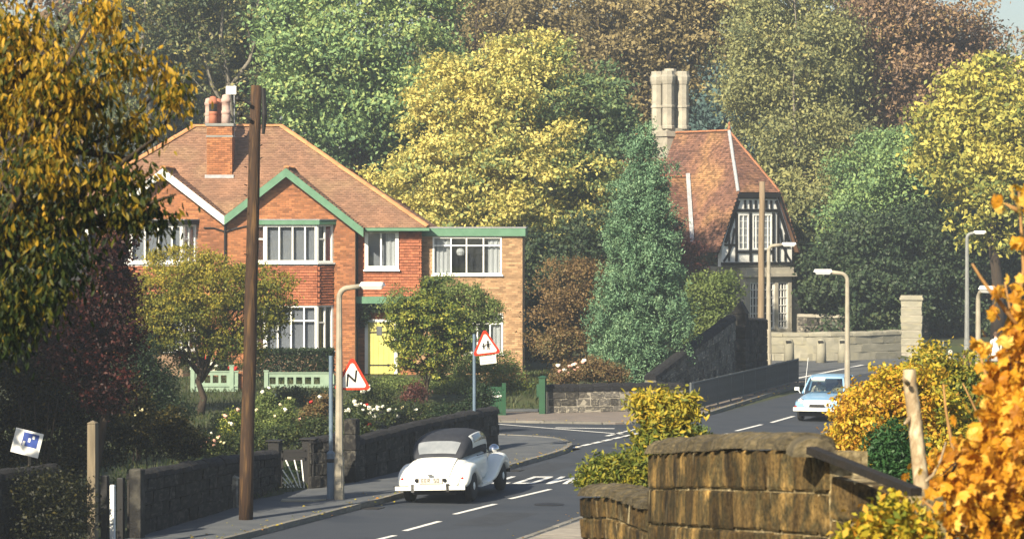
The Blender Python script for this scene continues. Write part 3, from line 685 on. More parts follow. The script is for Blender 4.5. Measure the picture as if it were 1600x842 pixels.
fgwall('big stained sandstone wall topped by a mossy rounded coping in front of the orange shrub', [(1012,709,26.4),(1092,704,24.0),(1190,701,22.4),(1292,704,21.4)], [.3,.3,.3,.3], .50, 22, .125, .42, bot=1.2, cop_end=.86)
fgwall('rough lower stub of sandstone wall under the sloping dark plank', [(1296,742,21.2),(1352,756,20.8),(1420,775,20.4)], [.28,.3,.3,.3], .55, 23, .1, .3, cop=False, bot=1.18)
# round end stone and sloping plank
p = P(1272,706,21.3); root = thing('end_stone', 'half-round end stone of mossy coping, tilted above the sloping plank', 'stone', p)
mb = MB(); n = 14
prof = [(math.cos(PI*k/(n-1))*.155, math.sin(PI*k/(n-1))*.13 - .03) for k in range(n)]
mb.ext([(x, -.06, z) for x, z in prof], (-.02,.30,.0)); mb.build('round_stone', m_fgcop, root)
a, b = P(1268,703,21.0), P(1432,768,19.6)
mb = MB(); mb.bar(a, b, .08, .05); o = mb.build('sloping_plank', M('tarred_timber', (.008,.007,.006), (.016,.012,.009), .8, 4, .4, 20, stretch=(2,2,2)), off=a); o.location = a
tag(o, 'dark timber plank sloping down from the wall coping to the right', 'plank')
# ------------------------------------------------------------------ houses
class Frame:
    """plan frame of a building: u along the front to the right, v into the building"""
    def __init__(s, px, d, deg): s.Y0 = d; s.X0 = (px-800)/F*d; s.a = R(deg); s.ca, s.sa = math.cos(s.a), math.sin(s.a)
    def u(s, px, v=0.0): k = (px-800)/F; return (k*(s.Y0 + v*s.ca) - s.X0 - v*s.sa)/(s.ca + k*s.sa)
    def z(s, py, u=0.0, v=0.0): return H - (py-YH)*(s.Y0 - u*s.sa + v*s.ca)/F
    def root(s, name, label, cat): return thing(name, label, cat, (s.X0, s.Y0, 0), -s.a)
def plate_holes(mb, u0, u1, z0, z1, holes, v0, v1):
    us = sorted({u0, u1, *[min(max(h[k],u0),u1) for h in holes for k in (0,1)]}); zs = sorted({z0, z1, *[min(max(h[k],z0),z1) for h in holes for k in (2,3)]})
    for i in range(len(us)-1):
        for j in range(len(zs)-1):
            uc, zc = (us[i]+us[i+1])/2, (zs[j]+zs[j+1])/2
            if not any(h[0] < uc < h[1] and h[2] < zc < h[3] for h in holes): mb.box(us[i],us[i+1],v0,v1,zs[j],zs[j+1])
def brick_field(u0, u1, z0, z1, inside, bw=.225, bh=.0765, rng=random, joint=.011):
    """list of (ua, ub, za, zb) for stretcher bond"""
    out = []; j = 0; z = z0
    while z + bh <= z1 + .001:
        u = u0 - (bw/2 if j % 2 else 0)
        while u < u1:
            a, b = max(u, u0), min(u+bw, u1); u += bw
            if b - a > .05 and inside((a+b)/2, z+bh/2): out.append((a, b-joint, z, z+bh-joint))
        z += bh; j += 1
    return out
def bricks_mesh(mb, field, v, proud=.008):
    for a, b, c, d in field:
        w = v - proud - rj(0, .004)
        mb.add([(a,w,c),(b,w,c),(b,w,d),(a,w,d),(a,v,c),(b,v,c),(b,v,d),(a,v,d)], [(0,1,2,3),(3,2,6,7),(1,5,6,2),(0,3,7,4),(0,4,5,1)], random.random())
def tiles(mb, o, e, s, poly, gauge=.10, w=.168, lift=.022):
    """plain tiles over the polygon (list of (a,b) in the plane's own e,s axes from o), each tile its own slab"""
    o, e, s = Vector(o), Vector(e).normalized(), Vector(s).normalized(); n = e.cross(s).normalized()
    if n.z < 0 or (abs(n.z) < .05 and n.y > 0): n = -n
    A = [p[0] for p in poly]; B = [p[1] for p in poly]
    def inside(a, b):
        c = False; m = len(poly)
        for i in range(m):
            (x1,y1),(x2,y2) = poly[i], poly[(i+1) % m]
            if (y1 > b) != (y2 > b) and a < (x2-x1)*(b-y1)/(y2-y1) + x1: c = not c
        return c
    b = min(B); j = 0
    while b < max(B):
        a = min(A) - (w/2 if j % 2 else 0)
        while a < max(A):
            if inside(a+w/2, b+gauge*.5):
                l1 = lift + rj(-.004,.006); p = [o + e*(a+.003) + s*b, o + e*(a+w-.003) + s*b, o + e*(a+w-.003) + s*(b+gauge*1.15), o + e*(a+.003) + s*(b+gauge*1.15)]
                q = [p[0]+n*l1, p[1]+n*(l1+rj(-.003,.003)), p[2]+n*.004, p[3]+n*.004]
                mb.add(q + [p[0]-n*.002, p[1]-n*.002], [(0,1,2,3),(0,4,5,1),(1,5,2),(0,3,4)], random.random())
            a += w
        b += gauge; j += 1
def plane_poly(o, e, s, pts3):
    o, e, s = Vector(o), Vector(e).normalized(), Vector(s).normalized()
    return [((Vector(p)-o).dot(e), (Vector(p)-o).dot(s)) for p in pts3]
def slope(parent, name, mat, pts, edir, gauge=.1, w=.168, thick=.05, back=True):
    """one roof plane: a boarded back and its tiles. pts are its corners, edir the eaves direction"""
    P3 = [Vector(p) for p in pts]; e = Vector(edir).normalized(); nn = (P3[1]-P3[0]).cross(P3[2]-P3[0]).normalized()
    if nn.z < 0: nn = -nn
    s = nn.cross(e).normalized()
    if s.z < 0: s = -s
    lo = min(P3, key=lambda p: p.dot(s)); pl = plane_poly(lo, e, s, P3)
    if back:
        mb = MB(); mb.ext([p - nn*.006 for p in P3], -nn*thick); mb.build('roof_deck', mat, parent)
    mb = MB(); tiles(mb, lo, e, s, pl, gauge, w); o = mb.build(name, mat, parent, fix=False); o['kind'] = 'stuff'; return o
def ridge_run(parent, name, mat, a, b, r=.12, L=.3, groove=.0):
    a, b = Vector(a), Vector(b); d = b-a; T = d.length; d.normalize(); n = max(1, round(T/L)); mb = MB(); k = 6
    x = d; up = Vector((0,0,1)); y = up.cross(x).normalized(); up = x.cross(y)
    vs = []
    for xx, s in ((-.5,1.0),(.5,.93)):
        for i in range(k): t = PI*i/(k-1); vs.append((xx*(T/n)*.985, math.cos(t)*r*s, math.sin(t)*r*.8*s - .03))
    fs = [(i, i+1, k+i+1, k+i) for i in range(k-1)] + [tuple(range(k))[::-1], tuple(range(k, 2*k)), (0,k,2*k-1,k-1)]
    mb.add(vs, fs); me = mb.mesh(name, mat); bm = bmesh.new(); bm.from_mesh(me); bmesh.ops.recalc_face_normals(bm, faces=bm.faces); bm.to_mesh(me); bm.free()
    rot = Matrix((x, y, up)).transposed().to_4x4()
    for i in range(n):
        o = link(name, me, parent); o.matrix_local = Matrix.Translation(a + d*(T*(i+.5)/n) + up*rj(-.006,.008)) @ rot
def window(parent, o, ang, w, z0, z1, mull=(), transom=None, fr=.07, mw=.05, mat=None, dep=.09, name='window', label=None, sill=True, panes=True, glass=None, tr_sections=None, sillmat=None, proud=.0):
    """timber window in a vertical plane through (u,v)=o at plan angle ang; frame mesh, each pane a child"""
    mat = mat or m_white; e = Vector((math.cos(ang), math.sin(ang), 0)); n = Vector((math.sin(ang), -math.cos(ang), 0)); O = Vector((o[0], o[1], 0)) + n*proud
    mb = MB()
    def bx(a0, a1, b0, b1, f, bk): c = O + e*(a0+a1)/2 + n*((f-bk)/2); c.z = (b0+b1)/2; mb.obox(c, e*(a1-a0)/2, n*(f+bk)/2, (0,0,(b1-b0)/2))
    bx(0, fr, z0, z1, .02, dep); bx(w-fr, w, z0, z1, .02, dep); bx(fr, w-fr, z1-fr, z1, .02, dep); bx(fr, w-fr, z0, z0+fr, .02, dep)
    xs = [fr] + list(mull) + [w-fr]
    for m in mull: bx(m-mw/2, m+mw/2, z0+fr, z1-fr, .012, dep*.8)
    tset = range(len(xs)-1) if tr_sections is None else tr_sections
    if transom:
        for i in tset:
            bx(xs[i] + (mw/2 if i else 0), xs[i+1] - (mw/2 if i < len(xs)-2 else 0), transom-mw/2, transom+mw/2, .008, dep*.7)
    if sill: bx(-.05, w+.05, z0-.06, z0-.002, .09, dep) 
    fo = mb.build(name, mat, parent)
    if label: fo['label'] = label
    if panes:
        for i in range(len(xs)-1):
            zs = [z0+fr, transom, z1-fr] if transom and i in tset else [z0+fr, z1-fr]
            for k in range(len(zs)-1):
                pm = MB(); a0, a1 = xs[i]+.0, xs[i+1]-.0; c = O + e*(a0+a1)/2 - n*.03; c.z = (zs[k]+zs[k+1])/2
                pm.obox(c, e*((a1-a0)/2), n*.004, (0,0,(zs[k+1]-zs[k])/2)); pm.build('pane', glass or m_glass, fo)
    return fo, O, e, n
def curtain(fo, O, e, n, a0, a1, z0, z1, mat, back=.14, name='curtain', wave=.03):
    mb = MB(); k = max(3, int((a1-a0)/.05)); vs = []
    for i in range(k+1):
        a = a0 + (a1-a0)*i/k; c = O + e*a - n*(back + wave*math.sin(i*1.9)); vs += [(c.x,c.y,z0),(c.x,c.y,z1)]
    mb.add(vs, [(2*i, 2*i+2, 2*i+3, 2*i+1) for i in range(k)]); return mb.build(name, mat, fo)

def brick_house():
    fr = Frame(555, 114.0, 1.0); u = fr.u; z = fr.z
    root = fr.root('semi_detached_house', 'pair of orange brick semi-detached houses with a flat-roofed extension behind the front gardens', 'house')
    up = u(352); uR = u(657, .5); uG = u(555); zE = z(356, 0, .2); zB = .2; ub2 = lambda x: 2*up - x
    zRidge = z(198, -3, 4.5); vR = 4.4
    ext0, ext1 = u(664, .95), u(816, .95); zX = z(369, 3, .95)
    # ---- cores
    mb = MB(); mb.box(ub2(uG)+.02, uG-.02, .42, 8.4, zB, zE+.02); mb.box(ub2(uR)+.02, ub2(uG), .9, 8.4, zB, zE+.02)
    mb.box(uG, uR-.02, .9, 8.4, 2.95, zE+.02); mb.box(uG, uR-.02, 1.15, 8.4, zB, 2.95)
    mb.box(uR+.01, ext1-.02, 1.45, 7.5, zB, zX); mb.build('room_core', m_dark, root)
    # ---- gable fronts: plate with openings, then bricks laid on it
    def gable_z(uu, ua, half, zp): return zp - abs(uu-ua)/half*(zp-zE)
    uA = u(447, -.3); zA = z(262, 0, -.3); half = (u(568, -.3) - uA)
    zW0, zW1 = z(410, -3, 0), z(351, -3, 0); zL0, zL1 = z(547, -3, 0), z(476, -3, 0)
    bu0, bu1 = u(396), u(522)
    for side in (0, 1):
        f = (lambda x: x) if side == 0 else ub2
        a, b = sorted((f(up), f(uG))); ho = sorted((f(bu0), f(bu1)))
        hole = (ho[0]+.05, ho[1]-.05, zL0, zW1)
        wl = MB(); plate_holes(wl, a, b, zB, zE, [hole], 0, .12)
        ua = f(uA)
        tri = [(ua-half*.97, .0, zE), (ua+half*.97, .0, zE), (ua, 0, zA-.06)]
        if side == 0: tri = [(up+.0, 0, zE)] + [(up, 0, gable_z(up, ua, half, zA)-.06)] + [(ua, 0, zA-.06), (uG+.02, 0, gable_z(uG, ua, half, zA)-.06), (uG+.02, 0, zE)]
        else: tri = [(up-.0, 0, zE)] + [(up, 0, gable_z(up, ua, half, zA)-.06)] + [(ua, 0, zA-.06), (f(uG)-.02, 0, gable_z(f(uG), ua, half, zA)-.06), (f(uG)-.02, 0, zE)]
        wl.ext(tri, (0,.12,0)); wo = wl.build('wall', m_mortar, root)
        fd = brick_field(a+.003, b-.003, zB+.02, zA, lambda uu, zz: zz < gable_z(uu, ua, half, zA)-.05 and not (hole[0]-.02 < uu < hole[1]+.02 and hole[2]-.03 < zz < hole[3]+.03))
        mb = MB(); bricks_mesh(mb, fd, 0.0); o = mb.build('brick', m_brick, wo, fix=False); o['kind'] = 'stuff'
        # right return of the gable block
    mb = MB(); mb.box(uG-.12, uG-.001, .121, 1.75, zB, zE-.02); wo = mb.build('wall', m_mortar, root)
    # ---- canted bays
    for side in (0, 1):
        f = (lambda x: x) if side == 0 else ub2
        c0, c1 = sorted((f(u(398)), f(u(520)))); p0, p1 = sorted((f(u(414, -.55)), f(u(495.5, -.55)))); vb = -.58
        ang0 = math.atan2(vb, p0-c0); w0 = math.hypot(p0-c0, vb); ang1 = math.atan2(-vb, c1-p1); w1 = math.hypot(c1-p1, vb)
        lab = None
        for lo in (0, 1):
            za, zb = (zL0, zL1) if lo else (zW0, zW1)
            tr = za + (zb-za)*.66 if lo else None
            wf = p1-p0
            if side == 0: ml = [wf*.245, wf*.5, wf*.75] if lo else [wf*.275, wf*.53, wf*.77]
            else: ml = [wf*.28, wf*.54, wf*.8]
            fo, O, e, n = window(root, (p0, vb), 0, wf, za, zb, ml, tr, .085, .055, name='bay_window')
            curtain(fo, O, e, n, .05, wf-.05, za+.05, zb-.05, m_net, .16, 'net_curtain', .0)
            fo, O, e, n = window(root, (c0, 0), ang0, w0, za, zb, [], za+(zb-za)*.62, .085, .055, name='bay_window')
            fo, O, e, n = window(root, (p1, vb), ang1, w1, za, zb, [w1*.5], za+(zb-za)*.62, .07, .05, name='bay_window', tr_sections=[0])
            if side == 0: curtain(fo, O, e, n, w1*(.5 if not lo else .15), w1*(.9 if not lo else .42), za+.08, zb-.08, m_redc if not lo else m_yelc, .1)
            if side == 1 and not lo: curtain(fo, O, e, n, w1*.1, w1*.9, za+.08, zb-.08, m_curt, .1)
        # dark room behind the glass, head and apron
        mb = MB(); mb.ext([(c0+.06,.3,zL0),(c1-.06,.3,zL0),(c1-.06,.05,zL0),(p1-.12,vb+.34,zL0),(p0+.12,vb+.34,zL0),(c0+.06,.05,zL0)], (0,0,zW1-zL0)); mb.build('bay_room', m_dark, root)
        plan = [(c0-.02,.0),(p0-.03,vb-.02),(p1+.03,vb-.02),(c1+.02,.0)]
        def slab(nm, za, zb, gr, mt):
            q = [(c0-.02-gr,.11),(c0-.02-gr,0),(p0-.02-gr*.6,vb-gr),(p1+.02+gr*.6,vb-gr),(c1+.02+gr,0),(c1+.02+gr,.11)]
            mb = MB(); mb.ext([(x,y,za) for x,y in q], (0,0,zb-za)); return mb.build(nm, mt, root)
        slab('bay_roof', zW1, zW1+.17, .12, m_green if side == 0 else m_black); slab('bay_roof_felt', zW1+.17, zW1+.2, .14, m_lead)
        slab('apron_core', zL1+.02, zW0-.07, -.03, m_hung)
        slab('plinth', zB, zL0-.062, .02, m_mortar)
        hb = MB()
        for (ax, ay), (bx_, by) in zip(plan, plan[1:]):
            e = Vector((bx_-ax, by-ay, 0)); L = e.length
            tiles(hb, (ax, ay, zL1+.0), e, (0,0,1), [(0,0),(L,0),(L,zW0-.08-zL1),(0,zW0-.08-zL1)], .10, .165, .045)
        o = hb.build('hung_tile', m_hung, root, fix=False); o['kind'] = 'stuff'
        slab('sill_moulding', zW0-.14, zW0-.062, .05, m_black if side == 0 else m_lead)
    # ---- right-hand tile-hung section over the porch
    zP1, zP0 = z(463, 1, .5), z(474, 1, .5); hw = (u(570,.5), u(623,.5), z(421,1,.5), z(359,1,.5))
    mb = MB(); plate_holes(mb, uG, uR, zP1, zE, [hw], .5, .6); mb.box(uR-.1, uR, .601, 1.4, zP1, zE); mb.build('wall', m_hung, root)
    hb = MB()
    for (a,b,c,d) in [(uG, hw[0]-.03, zP1, zE), (hw[1]+.03, uR, zP1, zE), (hw[0]-.03, hw[1]+.03, zP1, hw[2]-.09)]:
        tiles(hb, (a, .5, c), (1,0,0), (0,0,1), [(0,0),(b-a,0),(b-a,d-c),(0,d-c)], .105, .165, .045)
    tiles(hb, (uR, .5, zP1), (0,1,0), (0,0,1), [(0,0),(.9,0),(.9,zE-zP1),(0,zE-zP1)], .105, .165, .045)
    o = hb.build('hung_tile', m_hung, root, fix=False); o['kind'] = 'stuff'
    w = hw[1]-hw[0]; fo, O, e, n = window(root, (hw[0], .5), 0, w, hw[2], hw[3], [w*.48], None, .13, .06, proud=.05)
    curtain(fo, O, e, n, w*.62, w*.88, hw[2]+.1, hw[3]-.1, m_curt, .12); curtain(fo, O, e, n, w*.1, w*.9, hw[2]+.1, hw[3]-.1, m_net, .3, 'net_curtain', .0)
    mb = MB(); mb.box(uG+.002, uR+.06, .38, 1.3, zP0, zP1-.002); mb.build('porch_fascia', m_green, root)
    # recessed porch and the yellow door
    mb = MB(); mb.box(uG, uR-.05, .98, 1.12, zB, zP0); pw = mb.build('porch_wall', m_mortar, root)
    fd = brick_field(uG+.01, uR-.06, zB+.02, zP0-.02, lambda a, b: True); mb = MB(); bricks_mesh(mb, fd, .98); o = mb.build('brick', m_brick, pw, fix=False); o['kind'] = 'stuff'
    d0, d1 = u(575, .9), u(616, .9); zd0, zd1 = z(584, 1, .9), z(503, 1, .9)
    mb = MB(); k = 5
    for i in range(k): mb.box(d0+(d1-d0)*i/k+.004, d0+(d1-d0)*(i+1)/k-.004, .88, .92, zd0, zd1)
    mb.box(d0, d1, .915, .96, zd0, zd1); dr = mb.build('door', m_yellow, root); dr['label'] = 'yellow boarded front door with black strap hinges'
    mb = MB(); mb.box(d0-.12, d0-.002, .86, .98, zd0, zd1+.1); mb.box(d1+.002, d1+.12, .86, .98, zd0, zd1+.1); mb.box(d0, d1, .86, .98, zd1+.002, zd1+.1); mb.build('door_frame', m_white, dr)
    for q in (.17, .8):
        mb = MB(); zz = zd0 + (zd1-zd0)*q; mb.box(d0+.06, d1-.25, .865, .879, zz-.025, zz+.025); mb.ext([(d1-.25,.865,zz-.06),(d1-.12,.865,zz),(d1-.25,.865,zz+.06)], (0,.012,0)); mb.build('strap_hinge', m_black, dr)
    mb = MB(); mb.box(d0+.32, d0+.52, .86, .878, zd0+1.45, zd0+1.78); mb.build('door_light', m_dglass, dr)
    mb = MB(); mb.tube([(d1-.12,.88,zd0+1.0),(d1-.12,.82,zd0+1.0)], .03); mb.build('handle', m_black, dr)
    # ---- roof
    zo = zE; v0 = .15; uRr = u(440, vR); uLr = ub2(uRr); ur1 = u(669, v0); ul1 = ub2(ur1)
    slope(root, 'roof_tile', m_roof, [(ul1,v0,zo),(ur1,v0,zo),(uRr,vR,zRidge),(uLr,vR,zRidge)], (1,0,0))
    slope(root, 'roof_tile', m_roof, [(ur1,v0,zo),(ur1,8.7,zo),(uRr,vR,zRidge)], (0,1,0)); slope(root, 'roof_tile', m_roof, [(ul1,8.7,zo),(ul1,v0,zo),(uLr,vR,zRidge)], (0,1,0))
    slope(root, 'roof_tile', m_roof, [(ur1,8.7,zo),(ul1,8.7,zo),(uLr,vR,zRidge),(uRr,vR,zRidge)], (1,0,0), .2, .33)
    ridge_run(root, 'ridge_tile', m_ridge, (uLr,vR,zRidge+.03), (uRr,vR,zRidge+.03)); ridge_run(root, 'hip_tile', m_ridge, (uRr,vR,zRidge+.03), (ur1,v0,zo+.05), .13)
    ridge_run(root, 'hip_tile', m_ridge, (uLr,vR,zRidge+.03), (ul1,v0,zo+.05), .13)
    slp = (zRidge-zo)/(vR-v0); vm = lambda zz: v0 + (zz-zo)/slp
    for side in (0, 1):
        f = (lambda x: x) if side == 0 else ub2
        ua = f(uA); uf = f(u(568, -.3)); zv = gable_z(up, uA, half, zA)
        mt = m_green if side == 0 else m_white
        slope(root, 'roof_tile', m_roof, [(ua,-.32,zA),(ua,vm(zA),zA),(uf,vm(zo),zo),(uf,-.32,zo)], (0,1,0))
        slope(root, 'roof_tile', m_roof, [(ua,-.32,zA),(ua,vm(zA),zA),(up,vm(zv),zv),(up,-.32,zv)], (0,1,0))
        ridge_run(root, 'ridge_tile', m_ridge, (ua,-.30,zA+.03), (ua,vm(zA),zA+.03), .11)
        # barge boards
        dz = .32
        def barge(p, q): 
            mb = MB(); p, q = Vector(p), Vector(q); mb.ext([p, q, q-Vector((0,0,dz)), p-Vector((0,0,dz))], (0,-.045,0)); mb.build('barge_board', mt, root)
        s = 1 if uf > ua else -1
        barge((ua+.001*s,-.325,zA-.02), (uf,-.325,zo-.02)); barge((ua-.001*s,-.325,zA-.02), (up+(.002 if side == 0 else -.002),-.325,zv-.02))
    mb = MB(); mb.box(u(570,.0), ur1+.05, v0-.12, v0-.02, zo-.11, zo-.005); mb.build('gutter', m_green, root)
    mb = MB(); mb.box(u(570,.0), ur1, v0-.018, .5, zo-.14, zo-.1); mb.build('soffit', m_green, root)
    # rainwater pipe at the party line
    mb = MB(); mb.box(up-.12, up+.12, -.2, -.015, z(344,-4.5)-.12, z(338,-4.5)); hp = mb.build('rain_hopper', m_black, root)
    mb = MB(); mb.tube([(up,-.07,z(346,-4.5)),(up,-.07,.25)], .045); mb.build('downpipe', m_black, root)
    mb = MB(); mb.tube([(up,-.06,z(362,-4.5)),(up-.45,-.05,z(356,-4.5)),(up-.8,-.05,z(356,-4.5))], .025); mb.tube([(up,-.06,z(362,-4.5)),(up+.5,-.05,z(356,-4.5)),(up+.95,-.05,z(352,-4.5))], .025); mb.build('waste_pipe', m_black, root)
    mb = MB(); mb.tube([(uG+.05,.42,zE-.2),(uG+.05,.42,.3)], .035); mb.build('downpipe', m_black, root)
    # ---- chimney stack on the front slope
    c0, c1 = u(323, 2.3), u(363, 2.3); vb0 = 2.3; zt = z(193, -5, 2.3); zb = vm(0)*0 + zo + (vb0-v0)*slp
    mb = MB(); mb.box(c0+.02, c1-.02, vb0+.02, vb0+.95, zb-.8, zt-.02); ch = mb.build('chimney_stack', m_mortar, root)
    fd = brick_field(c0, c1, zb-.05, zt-.1, lambda a, b: True); mb = MB(); bricks_mesh(mb, fd, vb0+.02, .012)
    fz = brick_field(vb0+.02, vb0+.95, zb-.05, zt-.1, lambda a, b: True)
    for a, b, c, d in fz: mb.box(c1-.02, c1-.008, a, b, c, d, random.random()); mb.box(c0+.008, c0+.02, a, b, c, d, random.random())
    o = mb.build('brick', m_brick, ch, fix=False); o['kind'] = 'stuff'
    mb = MB(); mb.box(c0-.05, c1+.05, vb0-.04, vb0+1.0, zt-.1, zt); mb.box(c0-.02, c1+.02, vb0, vb0+.97, zt-.52, zt-.45); mb.build('stack_cap', m_concg, ch)
    mb = MB(); mb.box(c0-.06, c1+.06, vb0-.12, vb0+.01, zb-.14, zb+.03); mb.build('lead_apron', m_lead, ch)
    for px, py, r, mt, bk in ((320,152,.155,m_potw,.75),(333,150,.16,m_pot,.3),(341,153,.15,m_pot,.75),(353,147,.18,m_potw,.3)):
        uu = u(px, vb0+bk); zt2 = z(py, -5, vb0); zz = zt-.03 if px > 325 else zt-.05; hh = zt2-zz
        mb = MB(); mb.lathe([(r,0),(r*.92,hh*.3),(r*.88,hh*.34),(r*1.02,hh*.36),(r*1.02,hh*.44),(r*.86,hh*.46),(r*.88,hh*.72),(r*1.05,hh*.74),(r*1.08,hh*.82),(r*.95,hh*.84),(r*.75,hh*.97),(r*.2,hh)], (max(uu,c0+.1) if px > 325 else uu+.15, vb0+bk, zz), 14)
        po = mb.build('chimney_pot', mt, ch, True)
        if mt is m_pot and bk < .5: mb = MB(); mb.lathe([(r*.95,hh*.46),(r*.95,hh*.72)], (max(uu,c0+.1), vb0+bk, zz), 14); mb.build('pot_band', m_black, po)
    # aerial
    ax = u(366, vb0+.5); mb = MB(); mb.tube([(ax,vb0+.5,zt-.5),(ax,vb0+.5,z(132,-5,vb0))], .02); mb.build('aerial_mast', m_lead, ch)
    mb = MB(); a0, a1 = u(353,vb0+.45), u(369,vb0+.45); mb.box(a0, a1, vb0+.44, vb0+.48, z(147,-5,vb0), z(134,-5,vb0)); mb.build('aerial_panel', m_white, ch)
    # ---- extension
    xh = [(u(676,.95),u(784,.95),z(429,3,.95),z(370,3,.95)), (u(726,.95),u(786,.95),z(552,3,.95),z(489,3,.95))]
    mb = MB(); plate_holes(mb, ext0-.35, ext1, zB, zX+.02, xh, .95, 1.52); mb.box(ext1-.12, ext1, 1.071, 7.5, zB, zX+.02); xw = mb.build('wall', m_mortar2, root)
    fd = brick_field(ext0-.35, ext1, zB+.02, zX, lambda a, b: not any(h[0]-.03 < a < h[1]+.03 and h[2]-.03 < b < h[3]+.03 for h in xh))
    vis = [f for f in fd if f[3] > z(440,3,.95)*0+1.2 and f[0] > ext0]; random.Random(4).shuffle(vis); right = [f for f in fd if f[0] > xh[0][1]+.02 or (f[0] > ext0+.2 and z(470,3,.95) < f[2] < xh[0][2]-.05)]
    right.sort(key=lambda f: -f[2]); single = set(right[:300])
    bmb = MB(); bmb.add([(-.5,-.5,-.5),(.5,-.5,-.5),(.5,-.5,.5),(-.5,-.5,.5),(-.5,.5,-.5),(.5,.5,-.5),(.5,.5,.5),(-.5,.5,.5)], [(0,1,2,3),(3,2,6,7),(1,5,6,2),(0,3,7,4),(0,4,5,1)]); bme = bmb.mesh('brick', m_brick2o)
    for f_ in single:
        o = link('brick', bme, xw); o.location = ((f_[0]+f_[1])/2, .95-.004, (f_[2]+f_[3])/2); o.scale = (f_[1]-f_[0], .02, f_[3]-f_[2])
    mb = MB(); bricks_mesh(mb, [f for f in fd if f not in single], .95, .01)
    for a, b, c, d in brick_field(.95, 7.5, zB+.02, zX, lambda a, b: True): mb.box(ext1, ext1+.01, a, b, c, d, random.random())
    o = mb.build('brick', m_brick2, xw, fix=False); o['kind'] = 'stuff'
    h = xh[0]; w = h[1]-h[0]; tr = h[3]-.42*(h[3]-h[2])*.55
    fo, O, e, n = window(root, (h[0],.95), 0, w, h[2], h[3], [w*.265,w*.49,w*.735], tr, .06, .05, proud=.01)
    curtain(fo, O, e, n, .05, w*.25, h[2]+.05, h[3]-.05, m_curt); curtain(fo, O, e, n, w*.8, w*.97, h[2]+.05, h[3]-.05, m_curt)
    mb = MB(); c = O + e*(w*.40) - n*.2; c.z = h[2]+.85; mb.lathe([(.02,-.16),(.12,-.12),(.16,0),(.12,.12),(.02,.16)], c, 12); mb.build('paper_lantern', m_curt, fo)
    h = xh[1]; w = h[1]-h[0]; fo, O, e, n = window(root, (h[0],.95), 0, w, h[2], h[3], [w*.33,w*.66], h[3]-.4, .07, .05, proud=.01)
    curtain(fo, O, e, n, w*.68, w*.95, h[2]+.05, h[3]-.05, m_curt)
    mb = MB(); mb.box(ext0-.3, ext1+.12, .83, .89, zX, zX+.30); mb.box(ext1+.06, ext1+.12, .891, 7.6, zX, zX+.30); mb.build('fascia', m_green, root)
    mb = MB(); mb.box(ext0-.3, ext1+.14, .81, 7.6, zX+.302, zX+.33); mb.build('flat_roof', m_lead, root)
    return root, fr
house, HF = brick_house()
# creeper on the porch corner
def creeper():
    root = thing('porch_creeper', 'dark leafy creeper hanging beside the yellow door', 'creeper', P(562,585,115.2))
    foliage(root, px_lobes([(562,490,13,26),(575,480,18,12),(600,478,22,8)], 114.6, .4), 2600, .10, L_hedge, .12, 14)
creeper()

